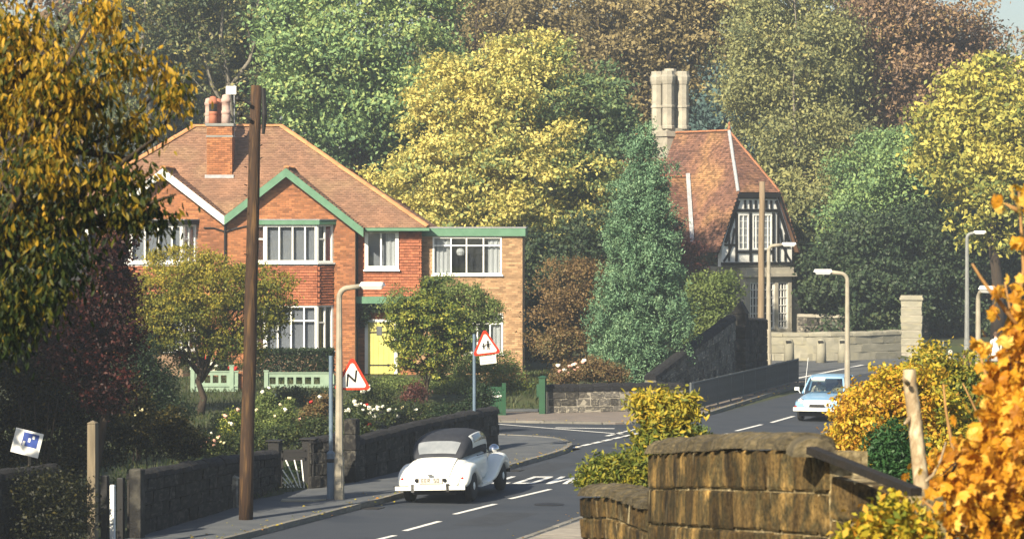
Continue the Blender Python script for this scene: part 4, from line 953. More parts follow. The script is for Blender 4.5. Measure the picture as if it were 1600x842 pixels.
# ------------------------------------------------------------------ the half-timbered lodge
def lodge():
    fr = Frame(1178, 150.0, -33.0); root = fr.root('lodge', 'half-timbered lodge with steep tiled roof and clustered stone chimney beyond the cypress', 'house')
    zE, zH, zA, hw = 5.2, 7.65, 10.35, 2.35; hH = hw*(zA-zH)/(zA-zE); zt = 4.05; L = 10.5
    mb = MB(); mb.box(-2.1,2.1,.05,L-.3,.3,zt); mb.build('stone_wall', m_lodgest, root)
    # ashlar blocks on the visible front and left flank
    ms = [stone_mesh('stone', m_lodgest, 300+k) for k in range(3)]
    # ground-floor bay
    by0, bx0, bx1 = -.75, -1.0, 1.75
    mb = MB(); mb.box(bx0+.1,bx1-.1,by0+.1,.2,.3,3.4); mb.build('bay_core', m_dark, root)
    bp = MB(); mb = MB()
    wins = [(-.78,-.18),(.02,.72),(.92,1.52)]
    mb.box(bx0,bx1,by0-.02,.1,.3,1.0)
    xs = [bx0, -.80, -.18, .02, .72, .92, 1.54, bx1]
    for i in (0, 2, 4, 6): mb.box(xs[i]+.001, xs[i+1]-.001, by0, .1, 1.001, 3.3)
    mb.box(bx0,bx1,by0-.02,.1,3.301,3.55); mb.box(bx0-.18,bx1+.18,by0-.2,.1,3.551,3.72); mb.box(bx0-.08,bx1+.08,by0-.08,.05,3.721,4.0); bay = mb.build('stone_bay', m_lodgest, root)
    for a, b in ((-.80,-.18),(.02,.72),(.92,1.54)):
        w = b-a; window(root, (a, by0+.08), 0, w, 1.001, 3.3, [w*.36,w*.66], None, .09, .05, name='casement', sill=False)
        mb = MB()
        for k in range(1, 6): zz = 1.0+2.3*k/6; mb.box(a+.09, b-.09, by0+.045, by0+.07, zz-.018, zz+.018)
        mb.build('glazing_bar', m_white, root)
    mb = MB(); mb.ext([(1.95,-.2,.3),(2.75,-.2,.3),(2.75,-.2,2.1),(2.3,-.2,2.9),(1.95,-.2,3.0)], (0,1.2,0)); mb.build('buttress', m_lodgest, root)
    # timbered gable: white panel with black members laid proud
    gw = lambda zz: hw*(zA-zz)/(zA-zE) if zz > zE else hw*(1 + (zE-zz)*.02)
    g = [(-2.15,-.25,zt),(2.15,-.25,zt),(2.15,-.25,zE),(hH-.02,-.25,zH-.1),(-hH+.02,-.25,zH-.1),(-2.15,-.25,zE)]
    mb = MB(); mb.ext(g, (0,.3,0)); pn = mb.build('plaster_panel', m_white, root)
    def beam(p, q, w=.17, d=.06): 
        mb = MB(); mb.bar((p[0],-.25-d/2,p[1]), (q[0],-.25-d/2,q[1]), d, w, (0,0,1)) if abs(p[0]-q[0]) > abs(p[1]-q[1]) else mb.bar((p[0],-.25-d/2,p[1]), (q[0],-.25-d/2,q[1]), w, d, (0,-1,0))
        mb.build('beam', m_black, root)
    beam((-2.2,zt+.12),(2.2,zt+.12),.18,.10); beam((-1.15,zH-.24),(1.15,zH-.24),.15,.08); beam((-1.35,zH-.88),(1.35,zH-.88),.15,.08)
    for x in (-1.28,-.42,1.28,.98): beam((x,zt+.25),(x,zH-1.0),.12,.07)
    beam((-2.0,5.1),(-1.36,5.1),.10,.06); beam((1.36,5.0),(2.0,5.0),.10,.06)
    beam((-.4,4.75),(1.0,4.75),.11,.065); beam((-1.25,4.75),(-.5,4.75),.10,.065)
    for x in (.1,.45): beam((x,zt+.25),(x,4.7),.09,.055)
    for sg in (-1,1):
        pts = [(sg*1.4,5.9),(sg*1.55,5.1),(sg*1.8,4.6),(sg*2.05,4.3)]
        for a, b in zip(pts, pts[1:]): beam(a, b, .10, .055)
        beam((sg*1.72,5.6),(sg*1.72,4.3),.09,.05)
    for x in (-.75,-.42,-.1,.22,.55,.85): beam((x,zH-.78),(x,zH-.38),.11,.06)
    beam((-1.95,5.2),(-1.15,zH-.4),.13,.09); beam((1.95,5.2),(1.15,zH-.4),.13,.09)
    for a, b in ((-1.18,-.54),(-.30,.88)):
        w = b-a; window(root, (a,-.26), 0, w, 4.86, zH-1.06, [w*.5] if w < 1 else [w*.18,w*.5,w*.8], None, .07, .05, name='casement', sill=False, proud=.03, panes=True, glass=m_rglass)
        mb = MB()
        for k in range(1, 5): zz = 4.86+(zH-1.06-4.86)*k/5; mb.box(a+.07, b-.07, -.285, -.262, zz-.014, zz+.014)
        mb.build('glazing_bar', m_white, root)
    # roof
    vp = 2.0; vL = -.42; vB = L; ov = 2.5; zo = 4.75
    hh = ov*(zA+.35-zH)/(zA+.35-zo); top = zA+.35
    for sg in (-1, 1):
        slope(root, 'roof_tile', m_lroof, [(sg*ov,vL,zo),(sg*hh,vL,zH),(0,vp,top),(0,vB,top),(sg*ov,vB,zo)], (0,1,0), .105, .17, .08)
        ridge_run(root, 'hip_tile', m_lead if sg < 0 else m_lridge, (0,vp,top+.03), (sg*hh,vL,zH+.05), .09)
        mb = MB(); a, b = Vector((sg*ov,vL-.03,zo-.06)), Vector((sg*hh,vL-.03,zH-.06)); mb.ext([a, b, b-Vector((0,0,.26)), a-Vector((-sg*.1,0,.26))], (0,.08,0)); mb.build('barge_board', m_black, root)
    slope(root, 'roof_tile', m_lroof, [(-hh,vL,zH),(hh,vL,zH),(0,vp,top)], (1,0,0), .105, .17, .08)
    mb = MB(); mb.box(-hh-.03,hh+.03,vL-.06,vL+.02,zH-.24,zH-.04); mb.build('eaves_board', m_black, root)
    ridge_run(root, 'ridge_tile', m_lridge, (0,vp,top+.03), (0,vB,top+.03), .11)
    mb = MB(); mb.lathe([(.06,0),(.09,.1),(.04,.2),(.07,.3),(.01,.42)], (0,vp,top+.05), 8); mb.build('finial', m_lridge, root)
    # wing on the left with its own roof
    mb = MB(); mb.box(-4.6,-2.0,2.0,6.4,.3,4.9); mb.build('wing_wall', m_lodgest, root)
    wr = 8.45; wx = -4.9
    slope(root, 'roof_tile', m_lroof, [(wx,1.5,4.7),(-2.45,1.5,4.7),(-.9,4.1,wr),(wx,4.1,wr)], (1,0,0), .105, .17, .06)
    slope(root, 'roof_tile', m_lroof, [(wx,6.7,4.7),(-2.45,6.7,4.7),(-.9,4.1,wr),(wx,4.1,wr)], (1,0,0), .105, .17, .06)
    ridge_run(root, 'ridge_tile', m_lridge, (wx,4.1,wr+.03), (-1.0,4.1,wr+.03), .1)
    mb = MB(); mb.bar((-2.6,1.5,4.92), (-1.02,4.05,wr+.16), .2, .07, (-.4,-.5,.8)); mb.build('valley_lead', m_lead, root)
    mb = MB(); mb.ext([(wx+.15,1.8,4.9),(wx+.15,6.5,4.9),(wx+.15,4.1,wr-.3)], (.2,0,0)); mb.build('wing_gable', m_white, root)
    # clustered chimney
    cu = fr.u(1047, 7.2); cv = 7.2; zc = lambda py: fr.z(py, cu, cv)
    mb = MB(); mb.box(cu-.72,cu+.72,cv-.72,cv+.72,zc(262),zc(214)); mb.box(cu-.80,cu+.80,cv-.80,cv+.80,zc(214)+.001,zc(206)); mb.box(cu-.66,cu+.66,cv-.66,cv+.66,zc(206)+.001,zc(201)); st = mb.build('chimney_base', m_lodgest, root)
    for i, (a, b) in enumerate(((-.44,-.44),(.44,-.44),(-.44,.44),(.44,.44),(0,0))):
        mb = MB(); r = .30; q0, q1 = zc(202), zc(112 if i < 4 else 108)
        prof = [(r*1.12,q0),(r*1.12,q0+.12),(r,q0+.16),(r,q0+(q1-q0)*.36),(r*1.15,q0+(q1-q0)*.37),(r*1.15,q0+(q1-q0)*.40),(r,q0+(q1-q0)*.41),(r*.98,q0+(q1-q0)*.76),(r*1.1,q0+(q1-q0)*.78),(r*1.25,q0+(q1-q0)*.84),(r*1.28,q0+(q1-q0)*.90),(r*1.1,q0+(q1-q0)*.94),(r*1.05,q1),(r*.8,q1+.001)]
        mb.lathe(prof, (cu+a*1.05, cv+b*1.05, 0), 8); mb.build('flue', m_lodgest, st)
lodge()
# ------------------------------------------------------------------ vehicles
def interp(keys, t):
    """Catmull-Rom through rows of numbers, t in row units"""
    n = len(keys); i = max(0, min(n-2, int(t))); f = t - i
    p0, p1, p2, p3 = (np.array(keys[max(0, min(n-1, k))], float) for k in (i-1, i, i+1, i+2))
    return .5*((2*p1) + (p2-p0)*f + (2*p0-5*p1+4*p2-p3)*f*f + (3*p1-p0-3*p2+p3)*f**3)
def ring_pt(row, th):
    """row: x, y centre, half width, z0, z1, exponent"""
    x, yc, w, z0, z1, e = row; c, s = math.cos(th), math.sin(th); q = 2/max(1.2, e)
    return Vector((x, yc + w*math.copysign(abs(c)**q, c), (z0+z1)/2 + (z1-z0)/2*math.copysign(abs(s)**q, s)))
def loft(mb, keys, n=24, sub=4):
    m = (len(keys)-1)*sub + 1; vs = []
    for i in range(m):
        row = interp(keys, i/sub)
        for k in range(n): vs.append(ring_pt(row, 2*PI*k/n))
    fs = [(i*n+k, i*n+(k+1) % n, (i+1)*n+(k+1) % n, (i+1)*n+k) for i in range(m-1) for k in range(n)]
    fs += [tuple(range(n))[::-1], tuple((m-1)*n+k for k in range(n))]; mb.add(vs, fs)
def patch(mb, keys, t0, t1, a0, a1, off, nt=8, na=8):
    """a sheet lying off metres outside a loft, between rows t0..t1 and angles a0..a1"""
    g = []
    for i in range(nt+1):
        for k in range(na+1):
            t = t0 + (t1-t0)*i/nt; a = a0 + (a1-a0)*k/na; r = interp(keys, t); p = ring_pt(r, a)
            d1 = ring_pt(interp(keys, min(len(keys)-1.001, t+.02)), a) - ring_pt(interp(keys, max(0, t-.02)), a); d2 = ring_pt(r, a+.02) - ring_pt(r, a-.02)
            nn = d1.cross(d2); nn.normalize()
            if nn.dot(p - Vector((p.x, r[1], (r[3]+r[4])/2))) < 0: nn = -nn
            g.append(p + nn*off)
    mb.add(g, [(i*(na+1)+k, i*(na+1)+k+1, (i+1)*(na+1)+k+1, (i+1)*(na+1)+k) for i in range(nt) for k in range(na)])
def wheel(root, x, y, r, w, steel, side):
    mb = MB(); s = w/2
    mb.lathe([(r*.62,-s),(r*.93,-s),(r,-s*.6),(r,s*.6),(r*.93,s),(r*.62,s)], (x,y,r), 28, 'y'); wo = mb.build('wheel', m_tyre, root, True)
    mb = MB(); k = side; prof = [(r*.64,-s*.6),(r*.66,s*.75),(r*.60,s*.86),(r*.56,s*.55),(r*.40,s*.50),(r*.34,s*.9),(r*.15,s*1.15),(.01,s*1.18)]
    mb.lathe([(a, b*k) for a, b in prof], (x,y,r), 24, 'y'); mb.build('rim', steel, wo, True)
def ivory_car():
    p = G(689,783.0); root = thing('saloon_car', 'ivory vintage saloon car with black fabric roof driving away from the viewer', 'car', (p.x, p.y, .004), 0)
    hd = R(13.5); root.rotation_euler = (R(-2.0), R(0.0), PI/2 - hd); o = 1.36   # local x forward, y left; origin under the rear axle
    X = lambda x: x + o
    body = [(X(-2.17),0,.50,.38,.48,2.6),(X(-2.13),0,.62,.34,.62,3.0),(X(-1.99),0,.67,.32,.80,3.2),(X(-1.72),0,.69,.31,.94,3.2),(X(-1.40),0,.69,.30,1.01,3.2),(X(-.9),0,.67,.30,1.03,3.2),(X(-.2),0,.69,.30,1.04,3.4),(X(.4),0,.66,.30,1.05,3.4),(X(.8),0,.55,.32,1.05,3),(X(1.4),0,.42,.35,1.02,2.8),(X(1.95),0,.34,.40,.99,2.8),(X(2.02),0,.28,.48,.92,2.6)]
    mb = MB(); loft(mb, body, 28, 4); mb.build('body', m_carw, root, True)
    mb = MB(); patch(mb, body, .68, 3.95, R(56), R(124), .006, 10, 10); mb.build('boot_seam', m_iron, root, True)
    mb = MB(); patch(mb, body, .72, 3.9, R(57.5), R(122.5), .013, 10, 10); mb.build('boot_lid', m_carw, root, True)
    mb = MB(); mb.box(X(-2.225),X(-2.19),-.06,.06,.64,.67); mb.build('boot_handle', m_chrome, root)
    cab = [(X(-1.55),0,.52,.90,1.01,2.6),(X(-1.44),0,.595,.90,1.19,2.8),(X(-1.22),0,.635,.90,1.38,2.9),(X(-.85),0,.65,.90,1.50,2.9),(X(-.3),0,.655,.90,1.55,2.9),(X(.15),0,.64,.90,1.545,2.9),(X(.48),0,.61,.90,1.49,2.9),(X(.60),0,.59,.90,1.41,2.9),(X(.80),0,.55,.90,1.10,2.8),(X(.84),0,.54,.90,1.0,2.8)]
    mb = MB(); loft(mb, cab, 28, 5); cb = mb.build('roof', m_fabric, root, True)
    mb = MB(); patch(mb, cab, .45, 1.75, R(46), R(134), .012, 8, 14); mb.build('rear_window', m_rglass, root, True)
    for sg in (1, -1):
        A = (lambda a: R(a)) if sg > 0 else (lambda a: R(180-a))
        mb = MB(); patch(mb, cab, 2.9, 7.9, A(-4), A(37), .010, 16, 6); sf = mb.build('door_frame', m_carw, root, True)
        for t0, t1 in ((3.15,4.45),(4.6,6.0),(6.15,7.5)):
            mb = MB(); patch(mb, cab, t0, t1, A(5), A(32), .020, 6, 4); mb.build('side_window', m_dglass, sf, True)
        mb = MB(); mb.box(X(-.62),X(.72),sg*.675-.004,sg*.675+.004+.02*sg,.955,.97) if sg > 0 else mb.box(X(-.62),X(.72),sg*.70,sg*.672,.955,.97); mb.build('trim_line', m_iron, root)
        # rear wing over its wheel, front wing sweeping down to the running board
        y = sg*.65
        rw = [(X(-2.10),y*.93,.10,.36,.42,2.5),(X(-2.02),y*.97,.17,.35,.60,2.6),(X(-1.85),y,.19,.36,.76,2.6),(X(-1.62),y,.18,.52,.84,2.6),(X(-1.36),y,.185,.60,.865,2.6),(X(-1.10),y,.18,.55,.82,2.6),(X(-.88),y,.185,.40,.66,2.6),(X(-.74),y,.17,.33,.48,2.6),(X(-.62),y,.15,.30,.36,2.6)]
        mb = MB(); loft(mb, rw, 18, 4); mb.build('rear_wing', m_carw, root, True)
        fw = [(X(-.1),y,.14,.285,.34,2.6),(X(.3),y,.16,.29,.40,2.6),(X(.7),y*.98,.18,.31,.56,2.6),(X(1.05),y*.96,.19,.42,.75,2.6),(X(1.4),y*.96,.20,.60,.87,2.6),(X(1.72),y*.96,.195,.58,.85,2.6),(X(1.98),y*.96,.175,.46,.70,2.6),(X(2.1),y*.96,.12,.44,.54,2.6)]
        mb = MB(); loft(mb, fw, 18, 4); mb.build('front_wing', m_carw, root, True)
        mb = MB(); mb.box(X(-.75),X(.3),min(sg*.60,sg*.80),max(sg*.60,sg*.80),.265,.315); mb.build('running_board', m_carw, root)
        wheel(root, X(-1.36), sg*.70, .335, .17, m_carw, sg); wheel(root, X(1.48), sg*.68, .335, .17, m_carw, sg)
        mb = MB(); mb.lathe([(.02,-.12),(.10,-.06),(.125,.04),(.125,.07),(.02,.10)], (X(1.80),sg*.47,.93), 14, 'x'); mb.tube([(X(1.78),sg*.47,.70),(X(1.78),sg*.47,.86)], .03); mb.build('headlight', m_chrome, root, True)
        mb = MB(); mb.lathe([(.035,0),(.03,-.03),(.01,-.04)], (X(-2.02),sg*.69,.56), 10, 'x'); mb.build('tail_light', m_lamp_red, root)
        mb = MB(); mb.box(X(-2.27),X(-2.21),sg*.40-.035,sg*.40+.035,.28,.46); mb.build('overrider', m_iron if sg < 0 else m_chrome, root)
    mb = MB(); mb.bar((X(-2.25),-.80,.37), (X(-2.25),.80,.37), .04, .09); mb.build('rear_bumper', m_carw, root)
    mb = MB(); mb.bar((X(-2.23),.50,.415), (X(-2.23),.84,.415), .06, .018); mb.build('bumper_rubber', m_black, root)
    mb = MB(); mb.bar((X(2.20),-.76,.42), (X(2.20),.76,.42), .04, .10); mb.build('front_bumper', m_chrome, root)
    mb = MB(); mb.obox((X(-2.19),0,.53), (.012,0,0), (0,.27,0), (0,0,.065)); pl = mb.build('number_plate', m_signg, root)
    # worn grey characters, too soft in the photograph to read as more than strokes
    def glyph(y, segs):
        mb = MB()
        for y0, z0, y1, z1 in segs: mb.bar((X(-2.206), y-y0*.05, .49+z0*.08), (X(-2.206), y-y1*.05, .49+z1*.08), .010, .004, (1,0,0))
        mb.build('character', m_iron, pl)
    E = [(0,0,0,1),(0,0,.8,0),(0,.5,.7,.5),(0,1,.8,1)]; O_ = [(0,0,0,1),(.8,0,.8,1),(0,0,.8,0),(0,1,.8,1)]; Rr = [(0,0,0,1),(0,1,.8,1),(.8,1,.8,.5),(0,.5,.8,.5),(.3,.5,.8,0)]; S5 = [(0,1,.8,1),(0,.5,0,1),(0,.5,.8,.5),(.8,0,.8,.5),(0,0,.8,0)]
    for y, g in ((.20,E),(.13,E),(.06,Rr),(-.08,S5),(-.15,O_)): glyph(y, g)
    for sg in (1,-1):
        mb = MB(); mb.lathe([(.04,.05),(.045,-.02),(.015,-.04)], (X(-2.185),sg*.32,.54), 10, 'x'); mb.build('plate_lamp', m_iron, root)
    mb = MB(); mb.box(X(-1.9),X(1.9),-.5,.5,.20,.31); mb.build('chassis', m_black, root)
    return root
ivory_car()

def skin_person(root, J, E, mats, name='body'):
    """one continuous figure: joints with radii, edges with a material, grown by the Skin modifier"""
    keys = list(J); idx = {k: i for i, k in enumerate(keys)}
    me = bpy.data.meshes.new(name); me.from_pydata([J[k][0] for k in keys], [(idx[a], idx[b]) for a, b, _ in E], []); me.update()
    ob = bpy.data.objects.new(name, me); COL.objects.link(ob)
    sk = ob.modifiers.new('skin', 'SKIN'); sk.use_smooth_shade = True
    for i, k in enumerate(keys):
        r = J[k][1]; d = me.skin_vertices[0].data[i]; d.radius = (r, r) if not hasattr(r, '__len__') else r; d.use_root = (i == 0)
    ss = ob.modifiers.new('sub', 'SUBSURF'); ss.levels = 1; ss.render_levels = 1
    dg = bpy.context.evaluated_depsgraph_get(); em = bpy.data.meshes.new_from_object(ob.evaluated_get(dg)); bpy.data.objects.remove(ob)
    names = []
    for _, _, m in E:
        if m not in names: names.append(m)
    em.materials.clear()
    for m in names: em.materials.append(mats[m])
    A = np.array([J[a][0] for a, b, _ in E]); B = np.array([J[b][0] for a, b, _ in E]); mi = [names.index(m) for _, _, m in E]; AB = B - A; L2 = (AB**2).sum(1)+1e-9
    RR = np.array([np.mean(J[b][1]) for a, b, _ in E])
    for p in em.polygons:
        c = np.array(p.center); t = np.clip(((c-A)*AB).sum(1)/L2, 0, 1); dd = np.linalg.norm(A + AB*t[:, None] - c, axis=1) - RR*.7
        p.material_index = mi[int(np.argmin(dd))]; p.use_smooth = True
    return link(name, em, root)
m_skin = M('skin', (.55,.33,.23), (.48,.28,.19), .6, 5, 0)
m_hairg = M('white_hair', (.62,.58,.50), (.5,.46,.40), .8, 20, .3, 60); m_hairb = M('brown_hair', (.10,.055,.03), (.07,.04,.02), .7, 20, .3, 60)
m_ccream = M('cream_cloth', (.62,.56,.44), (.55,.49,.38), .9, 8, .1, 40); m_cgrey = M('grey_coat_cloth', (.36,.34,.31), (.28,.27,.25), .9, 8, .1, 40)
m_cwhite = M('white_coat_cloth', (.76,.75,.70), (.68,.67,.62), .9, 6, .15, 30); m_cdark = M('dark_trouser_cloth', (.05,.05,.06), (.07,.07,.08), .9, 8, .1, 40); m_cbrown = M('brown_coat_cloth', (.20,.12,.06), (.15,.09,.05), .9, 8, .1, 40); m_cyel = M('pale_yellow_cloth', (.62,.50,.26), (.55,.44,.22), .9, 8, .1, 40)
def hand(J, E, wrist, d, palmside, tag_, curl=.35):
    """palm, four unequal fingers with a knuckle bend and a thumb from its side"""
    w = Vector(wrist); d = Vector(d).normalized(); ps = Vector(palmside).normalized(); s = d.cross(ps).normalized()
    pk = tag_+'palm'; J[pk] = (w + d*.055, (.034,.016)); E.append((tag_+'wrist', pk, 'skin'))
    for i, (off, L) in enumerate(((-.03,.070),(-.010,.082),(.011,.076),(.03,.058))):
        a = w + d*.095 + s*off; b = a + (d*(1-curl) + ps*curl).normalized()*L*.55; c = b + (d*(1-2*curl) + ps*curl*2).normalized()*L*.45
        for q, (pt, r) in enumerate(((a,.0095),(b,.0085),(c,.007))): J[f'{tag_}f{i}{q}'] = (pt, r)
        E += [(pk, f'{tag_}f{i}0', 'skin'), (f'{tag_}f{i}0', f'{tag_}f{i}1', 'skin'), (f'{tag_}f{i}1', f'{tag_}f{i}2', 'skin')]
    a = w + d*.04 - s*.038 + ps*.01; b = a + (d*.8 - s*.5 + ps*.4).normalized()*.04
    J[tag_+'t0'] = (a,.011); J[tag_+'t1'] = (b,.009); E += [(pk, tag_+'t0', 'skin'), (tag_+'t0', tag_+'t1', 'skin')]
def person(label, loc, rz, pose, mats, height=1.68, hair=None, longhair=False, coat=False):
    """local axes: x to the figure's left, y forward (the way it faces is -y turned by rz), z up"""
    root = thing('person', label, 'person', loc, rz); s = height/1.72
    V = lambda x, y, z: Vector((x, y, z))*s
    J, E = {}, []
    sit = pose == 'sit'; hz = .16 if sit else .93
    J['pelvis'] = (V(0,0,hz), (.15*s,.115*s)); J['waist'] = (V(0,-.01,hz+.17), (.135*s,.10*s)); J['chest'] = (V(0,.0,hz+.37), (.165*s,.115*s)); J['neckb'] = (V(0,.015,hz+.53), (.075*s,.07*s)); J['neck'] = (V(0,-.005,hz+.60), .052*s)
    J['skull'] = (V(0,-.02,hz+.70), (.078*s,.095*s)); J['crown'] = (V(0,.0,hz+.775), (.062*s,.075*s))
    E += [('pelvis','waist','top'),('waist','chest','top'),('chest','neckb','top'),('neckb','neck','skin'),('neck','skull','skin'),('skull','crown','skin')]
    for sg, t in ((1,'l'),(-1,'r')):
        J[t+'sh'] = (V(sg*.185,.01,hz+.47), .062*s)
        if sit: el, wr, hd_, pn = V(sg*.24,-.12,hz+.22), V(sg*.13,-.36,hz+.30), (0,-1,.15), (-sg,0,-.4)
        elif pose == 'walk': el, wr, hd_, pn = V(sg*.24,sg*.07,hz+.20), V(sg*.23,sg*.02-.08,hz-.03), (0,-.25,-1), (-sg,0,0)
        else: el, wr, hd_, pn = V(sg*.245,.04,hz+.20), V(sg*.22,-.04,hz-.03), (0,-.15,-1), (-sg,0,0)
        J[t+'el'] = (el, .045*s); J[t+'wrist'] = (wr, .03*s)
        E += [('chest',t+'sh','top'),(t+'sh',t+'el','top'),(t+'el',t+'wrist','top')]; hand(J, E, wr, hd_, pn, t)
        if sit: hp, kn, an, to = V(sg*.09,-.02,hz-.01), V(sg*.11,-.42,hz+.04), V(sg*.11,-.50,hz-.30), V(sg*.11,-.66,hz-.34)
        else:
            st = sg*.16 if pose == 'walk' else 0
            hp, kn, an, to = V(sg*.095,0,hz-.06), V(sg*.10,-.03-st*.5,hz*.53), V(sg*.10,.03-st,.08), V(sg*.115,-.15-st,.035)
        J[t+'hp'] = (hp, .088*s); J[t+'kn'] = (kn, .06*s); J[t+'an'] = (an, .042*s); J[t+'to'] = (to, .036*s)
        E += [('pelvis',t+'hp','leg'),(t+'hp',t+'kn','leg'),(t+'kn',t+'an','leg'),(t+'an',t+'to','shoe')]
    b = skin_person(root, J, E, mats)
    hz_ = hz*s
    def hd(x, y, z): return V(x, y, hz+.70) + Vector((0,0,z*s))
    # face
    mb = MB(); mb.add([hd(-.016,-.108,-.03), hd(.016,-.108,-.03), hd(0,-.135,-.028), hd(0,-.112,.02)], [(0,1,2),(0,2,3),(1,3,2),(0,3,1)]); mb.build('nose', m_skin, root)
    for sg in (1,-1):
        mb = MB(); mb.lathe([(.001,-.012),(.011,-.006),(.011,.006),(.001,.012)], hd(sg*.032,-.106,.012), 8, 'x'); mb.build('eye', m_dark, root)
        mb = MB(); mb.lathe([(.004,-.01),(.028,-.004),(.022,.008)], hd(sg*.083,-.005,-.005), 8, 'x'); mb.build('ear', m_skin, root)
    mb = MB(); mb.bar(hd(-.022,-.108,-.058), hd(.022,-.108,-.058), .008, .008); mb.build('mouth', m_redc, root)
    # hair: a cap over the skull, open at the face
    mb = MB(); vs, n1, n2 = [], 8, 14
    for i in range(n1+1):
        for k in range(n2+1):
            th = PI*(.5*i/n1)*1.15; ph = -PI*.82 + 2*PI*.82*k/n2 + PI/2
            drop = (-.16 if longhair else -.05) if i == n1 else 0
            vs.append(hd(math.cos(ph)*math.sin(th)*.094, .0 + math.sin(ph)*math.sin(th)*.108, .035 + math.cos(th)*.098 + drop*max(0, math.sin(ph)*.6+.4)))
    mb.add(vs, [(i*(n2+1)+k, i*(n2+1)+k+1, (i+1)*(n2+1)+k+1, (i+1)*(n2+1)+k) for i in range(n1) for k in range(n2)]); mb.build('hair', hair or m_hairb, root, True)
    if coat:
        mb = MB(); mb.lathe([(.20*s,hz_-.36*s),(.185*s,hz_-.15*s),(.165*s,hz_+.05*s),(.15*s,hz_+.16*s)], n=14); vs = mb.v; mb.v = [(x, y*.78, z) for x, y, z in vs]; mb.build('coat_skirt', mats['top'], root, True)
    return root
def blue_car():
    p = G(1301,656.5); hd = R(17)
    root = thing('saloon_car', 'pale blue saloon car with two people coming down the road behind the orange shrub', 'car', (p.x, p.y + 1.0, .004), -PI/2 - hd)
    body = [(-1.95,0,.60,.42,.74,3),(-1.90,0,.70,.32,.82,3.2),(-1.5,0,.75,.26,.86,3.4),(-.6,0,.77,.24,.88,3.6),(.4,0,.77,.24,.87,3.6),(.75,0,.765,.24,.86,3.4),(1.3,0,.75,.26,.81,3.2),(1.75,0,.735,.30,.75,3.2),(1.92,0,.70,.34,.70,3),(1.98,0,.62,.38,.64,2.8)]
    mb = MB(); loft(mb, body, 28, 4); mb.build('body', m_carb, root, True)
    mb = MB(); patch(mb, body, 5.1, 7.6, R(60), R(120), .012, 8, 8); mb.build('bonnet', m_carb, root, True)
    top = [(-1.05,0,.50,1.26,1.32,2.6),(-.9,0,.56,1.28,1.37,2.8),(-.4,0,.585,1.30,1.40,2.8),(.1,0,.58,1.29,1.395,2.8),(.42,0,.55,1.27,1.36,2.8),(.50,0,.52,1.27,1.32,2.6)]
    mb = MB(); loft(mb, top, 24, 4); mb.build('roof', m_carb, root, True)
    wb, wt, rb_, rt = .98, .46, -1.45, -1.0
    for sg in (1,-1):
        mb = MB(); mb.bar((wb,sg*.66,.84), (wt,sg*.535,1.29), .05, .05, (0,1,0)); mb.bar((-.25,sg*.70,.86), (-.27,sg*.58,1.31), .05, .05, (0,1,0)); mb.bar((rb_,sg*.64,.85), (rt,sg*.53,1.29), .09, .06, (0,1,0)); mb.build('pillar', m_carb, root)
        for a, b, c, d in ((wb-.1,-.22,wt-.02,-.24),(-.3,rb_+.1,-.3,rt+.05)):
            mb = MB(); mb.add([(a,sg*.69,.86),(b,sg*.69,.86),(d,sg*.57,1.29),(c,sg*.57,1.29)], [(0,1,2,3)]); mb.build('side_window', m_cglass, root)
        mb = MB(); mb.lathe([(.03,-.05),(.105,-.01),(.112,.02),(.09,.035),(.01,.05)], (1.90,sg*.53,.60), 18, 'x'); hl = mb.build('headlight', m_alu, root, True)
        mb = MB(); mb.lathe([(.125,0),(.13,.02),(.11,.03),(.112,0)], (1.91,sg*.53,.60), 18, 'x'); mb.build('headlight_ring', m_chrome, hl, True)
        mb = MB(); mb.box(1.88,1.96,sg*.68-.04,sg*.68+.04,.46,.50); mb.build('side_lamp', m_lamp_red, root)
        wheel(root, 1.25, sg*.66, .29, .15, m_chrome, sg); wheel(root, -1.18, sg*.66, .29, .15, m_chrome, sg)
    mb = MB(); mb.add([(wb+.01,-.64,.845),(wb+.01,.64,.845),(wt+.01,.53,1.285),(wt+.01,-.53,1.285)], [(0,1,2,3)]); mb.build('windscreen', m_cglass, root)
    mb = MB(); mb.add([(rb_,-.6,.86),(rb_,.6,.86),(rt,.52,1.285),(rt,-.52,1.285)], [(0,1,2,3)]); mb.build('rear_window', m_cglass, root)
    mb = MB(); mb.obox((.50,.0-.26,1.245), (.012,0,-.03), (0,.22,0), (.012,0,.03)); mb.build('windscreen_strip', m_signw, root)  # pale strip along part of the windscreen top
    mb = MB(); mb.bar((2.05,-.74,.40), (2.05,.74,.40), .06, .11); mb.build('front_bumper', m_carw, root)
    mb = MB(); mb.box(1.96,2.0,-.42,.42,.50,.68); mb.build('grille', m_alu, root)
    mb = MB(); mb.obox((2.01,.0,.50), (.008,0,0), (0,.24,0), (0,0,.05)); mb.build('number_plate', m_black, root)
    mb = MB(); mb.tube([(1.05,-.72,.84),(1.0,-.80,.95)], .012); mb.obox((1.0,-.84,.98), (.02,0,0), (0,.075,0), (0,0,.05)); mb.build('wing_mirror', m_alu, root)
    mb = MB(); mb.tube([(1.02,-.60,.84),(.80,-.52,1.95)], .008, 5); mb.build('radio_aerial', m_alu, root)
    mb = MB(); mb.box(-1.7,1.8,-.62,.62,.17,.30); mb.build('underside', m_black, root)
    mb = MB(); mb.tube([(.72,.42-.17*math.cos(t),.92+.15*math.sin(t)) for t in np.linspace(0,2*PI,13)], .014, 6); mb.build('steering_wheel', m_black, root)
    # the two people inside, things of their own
    bpy.context.view_layer.update(); mw = root.matrix_world
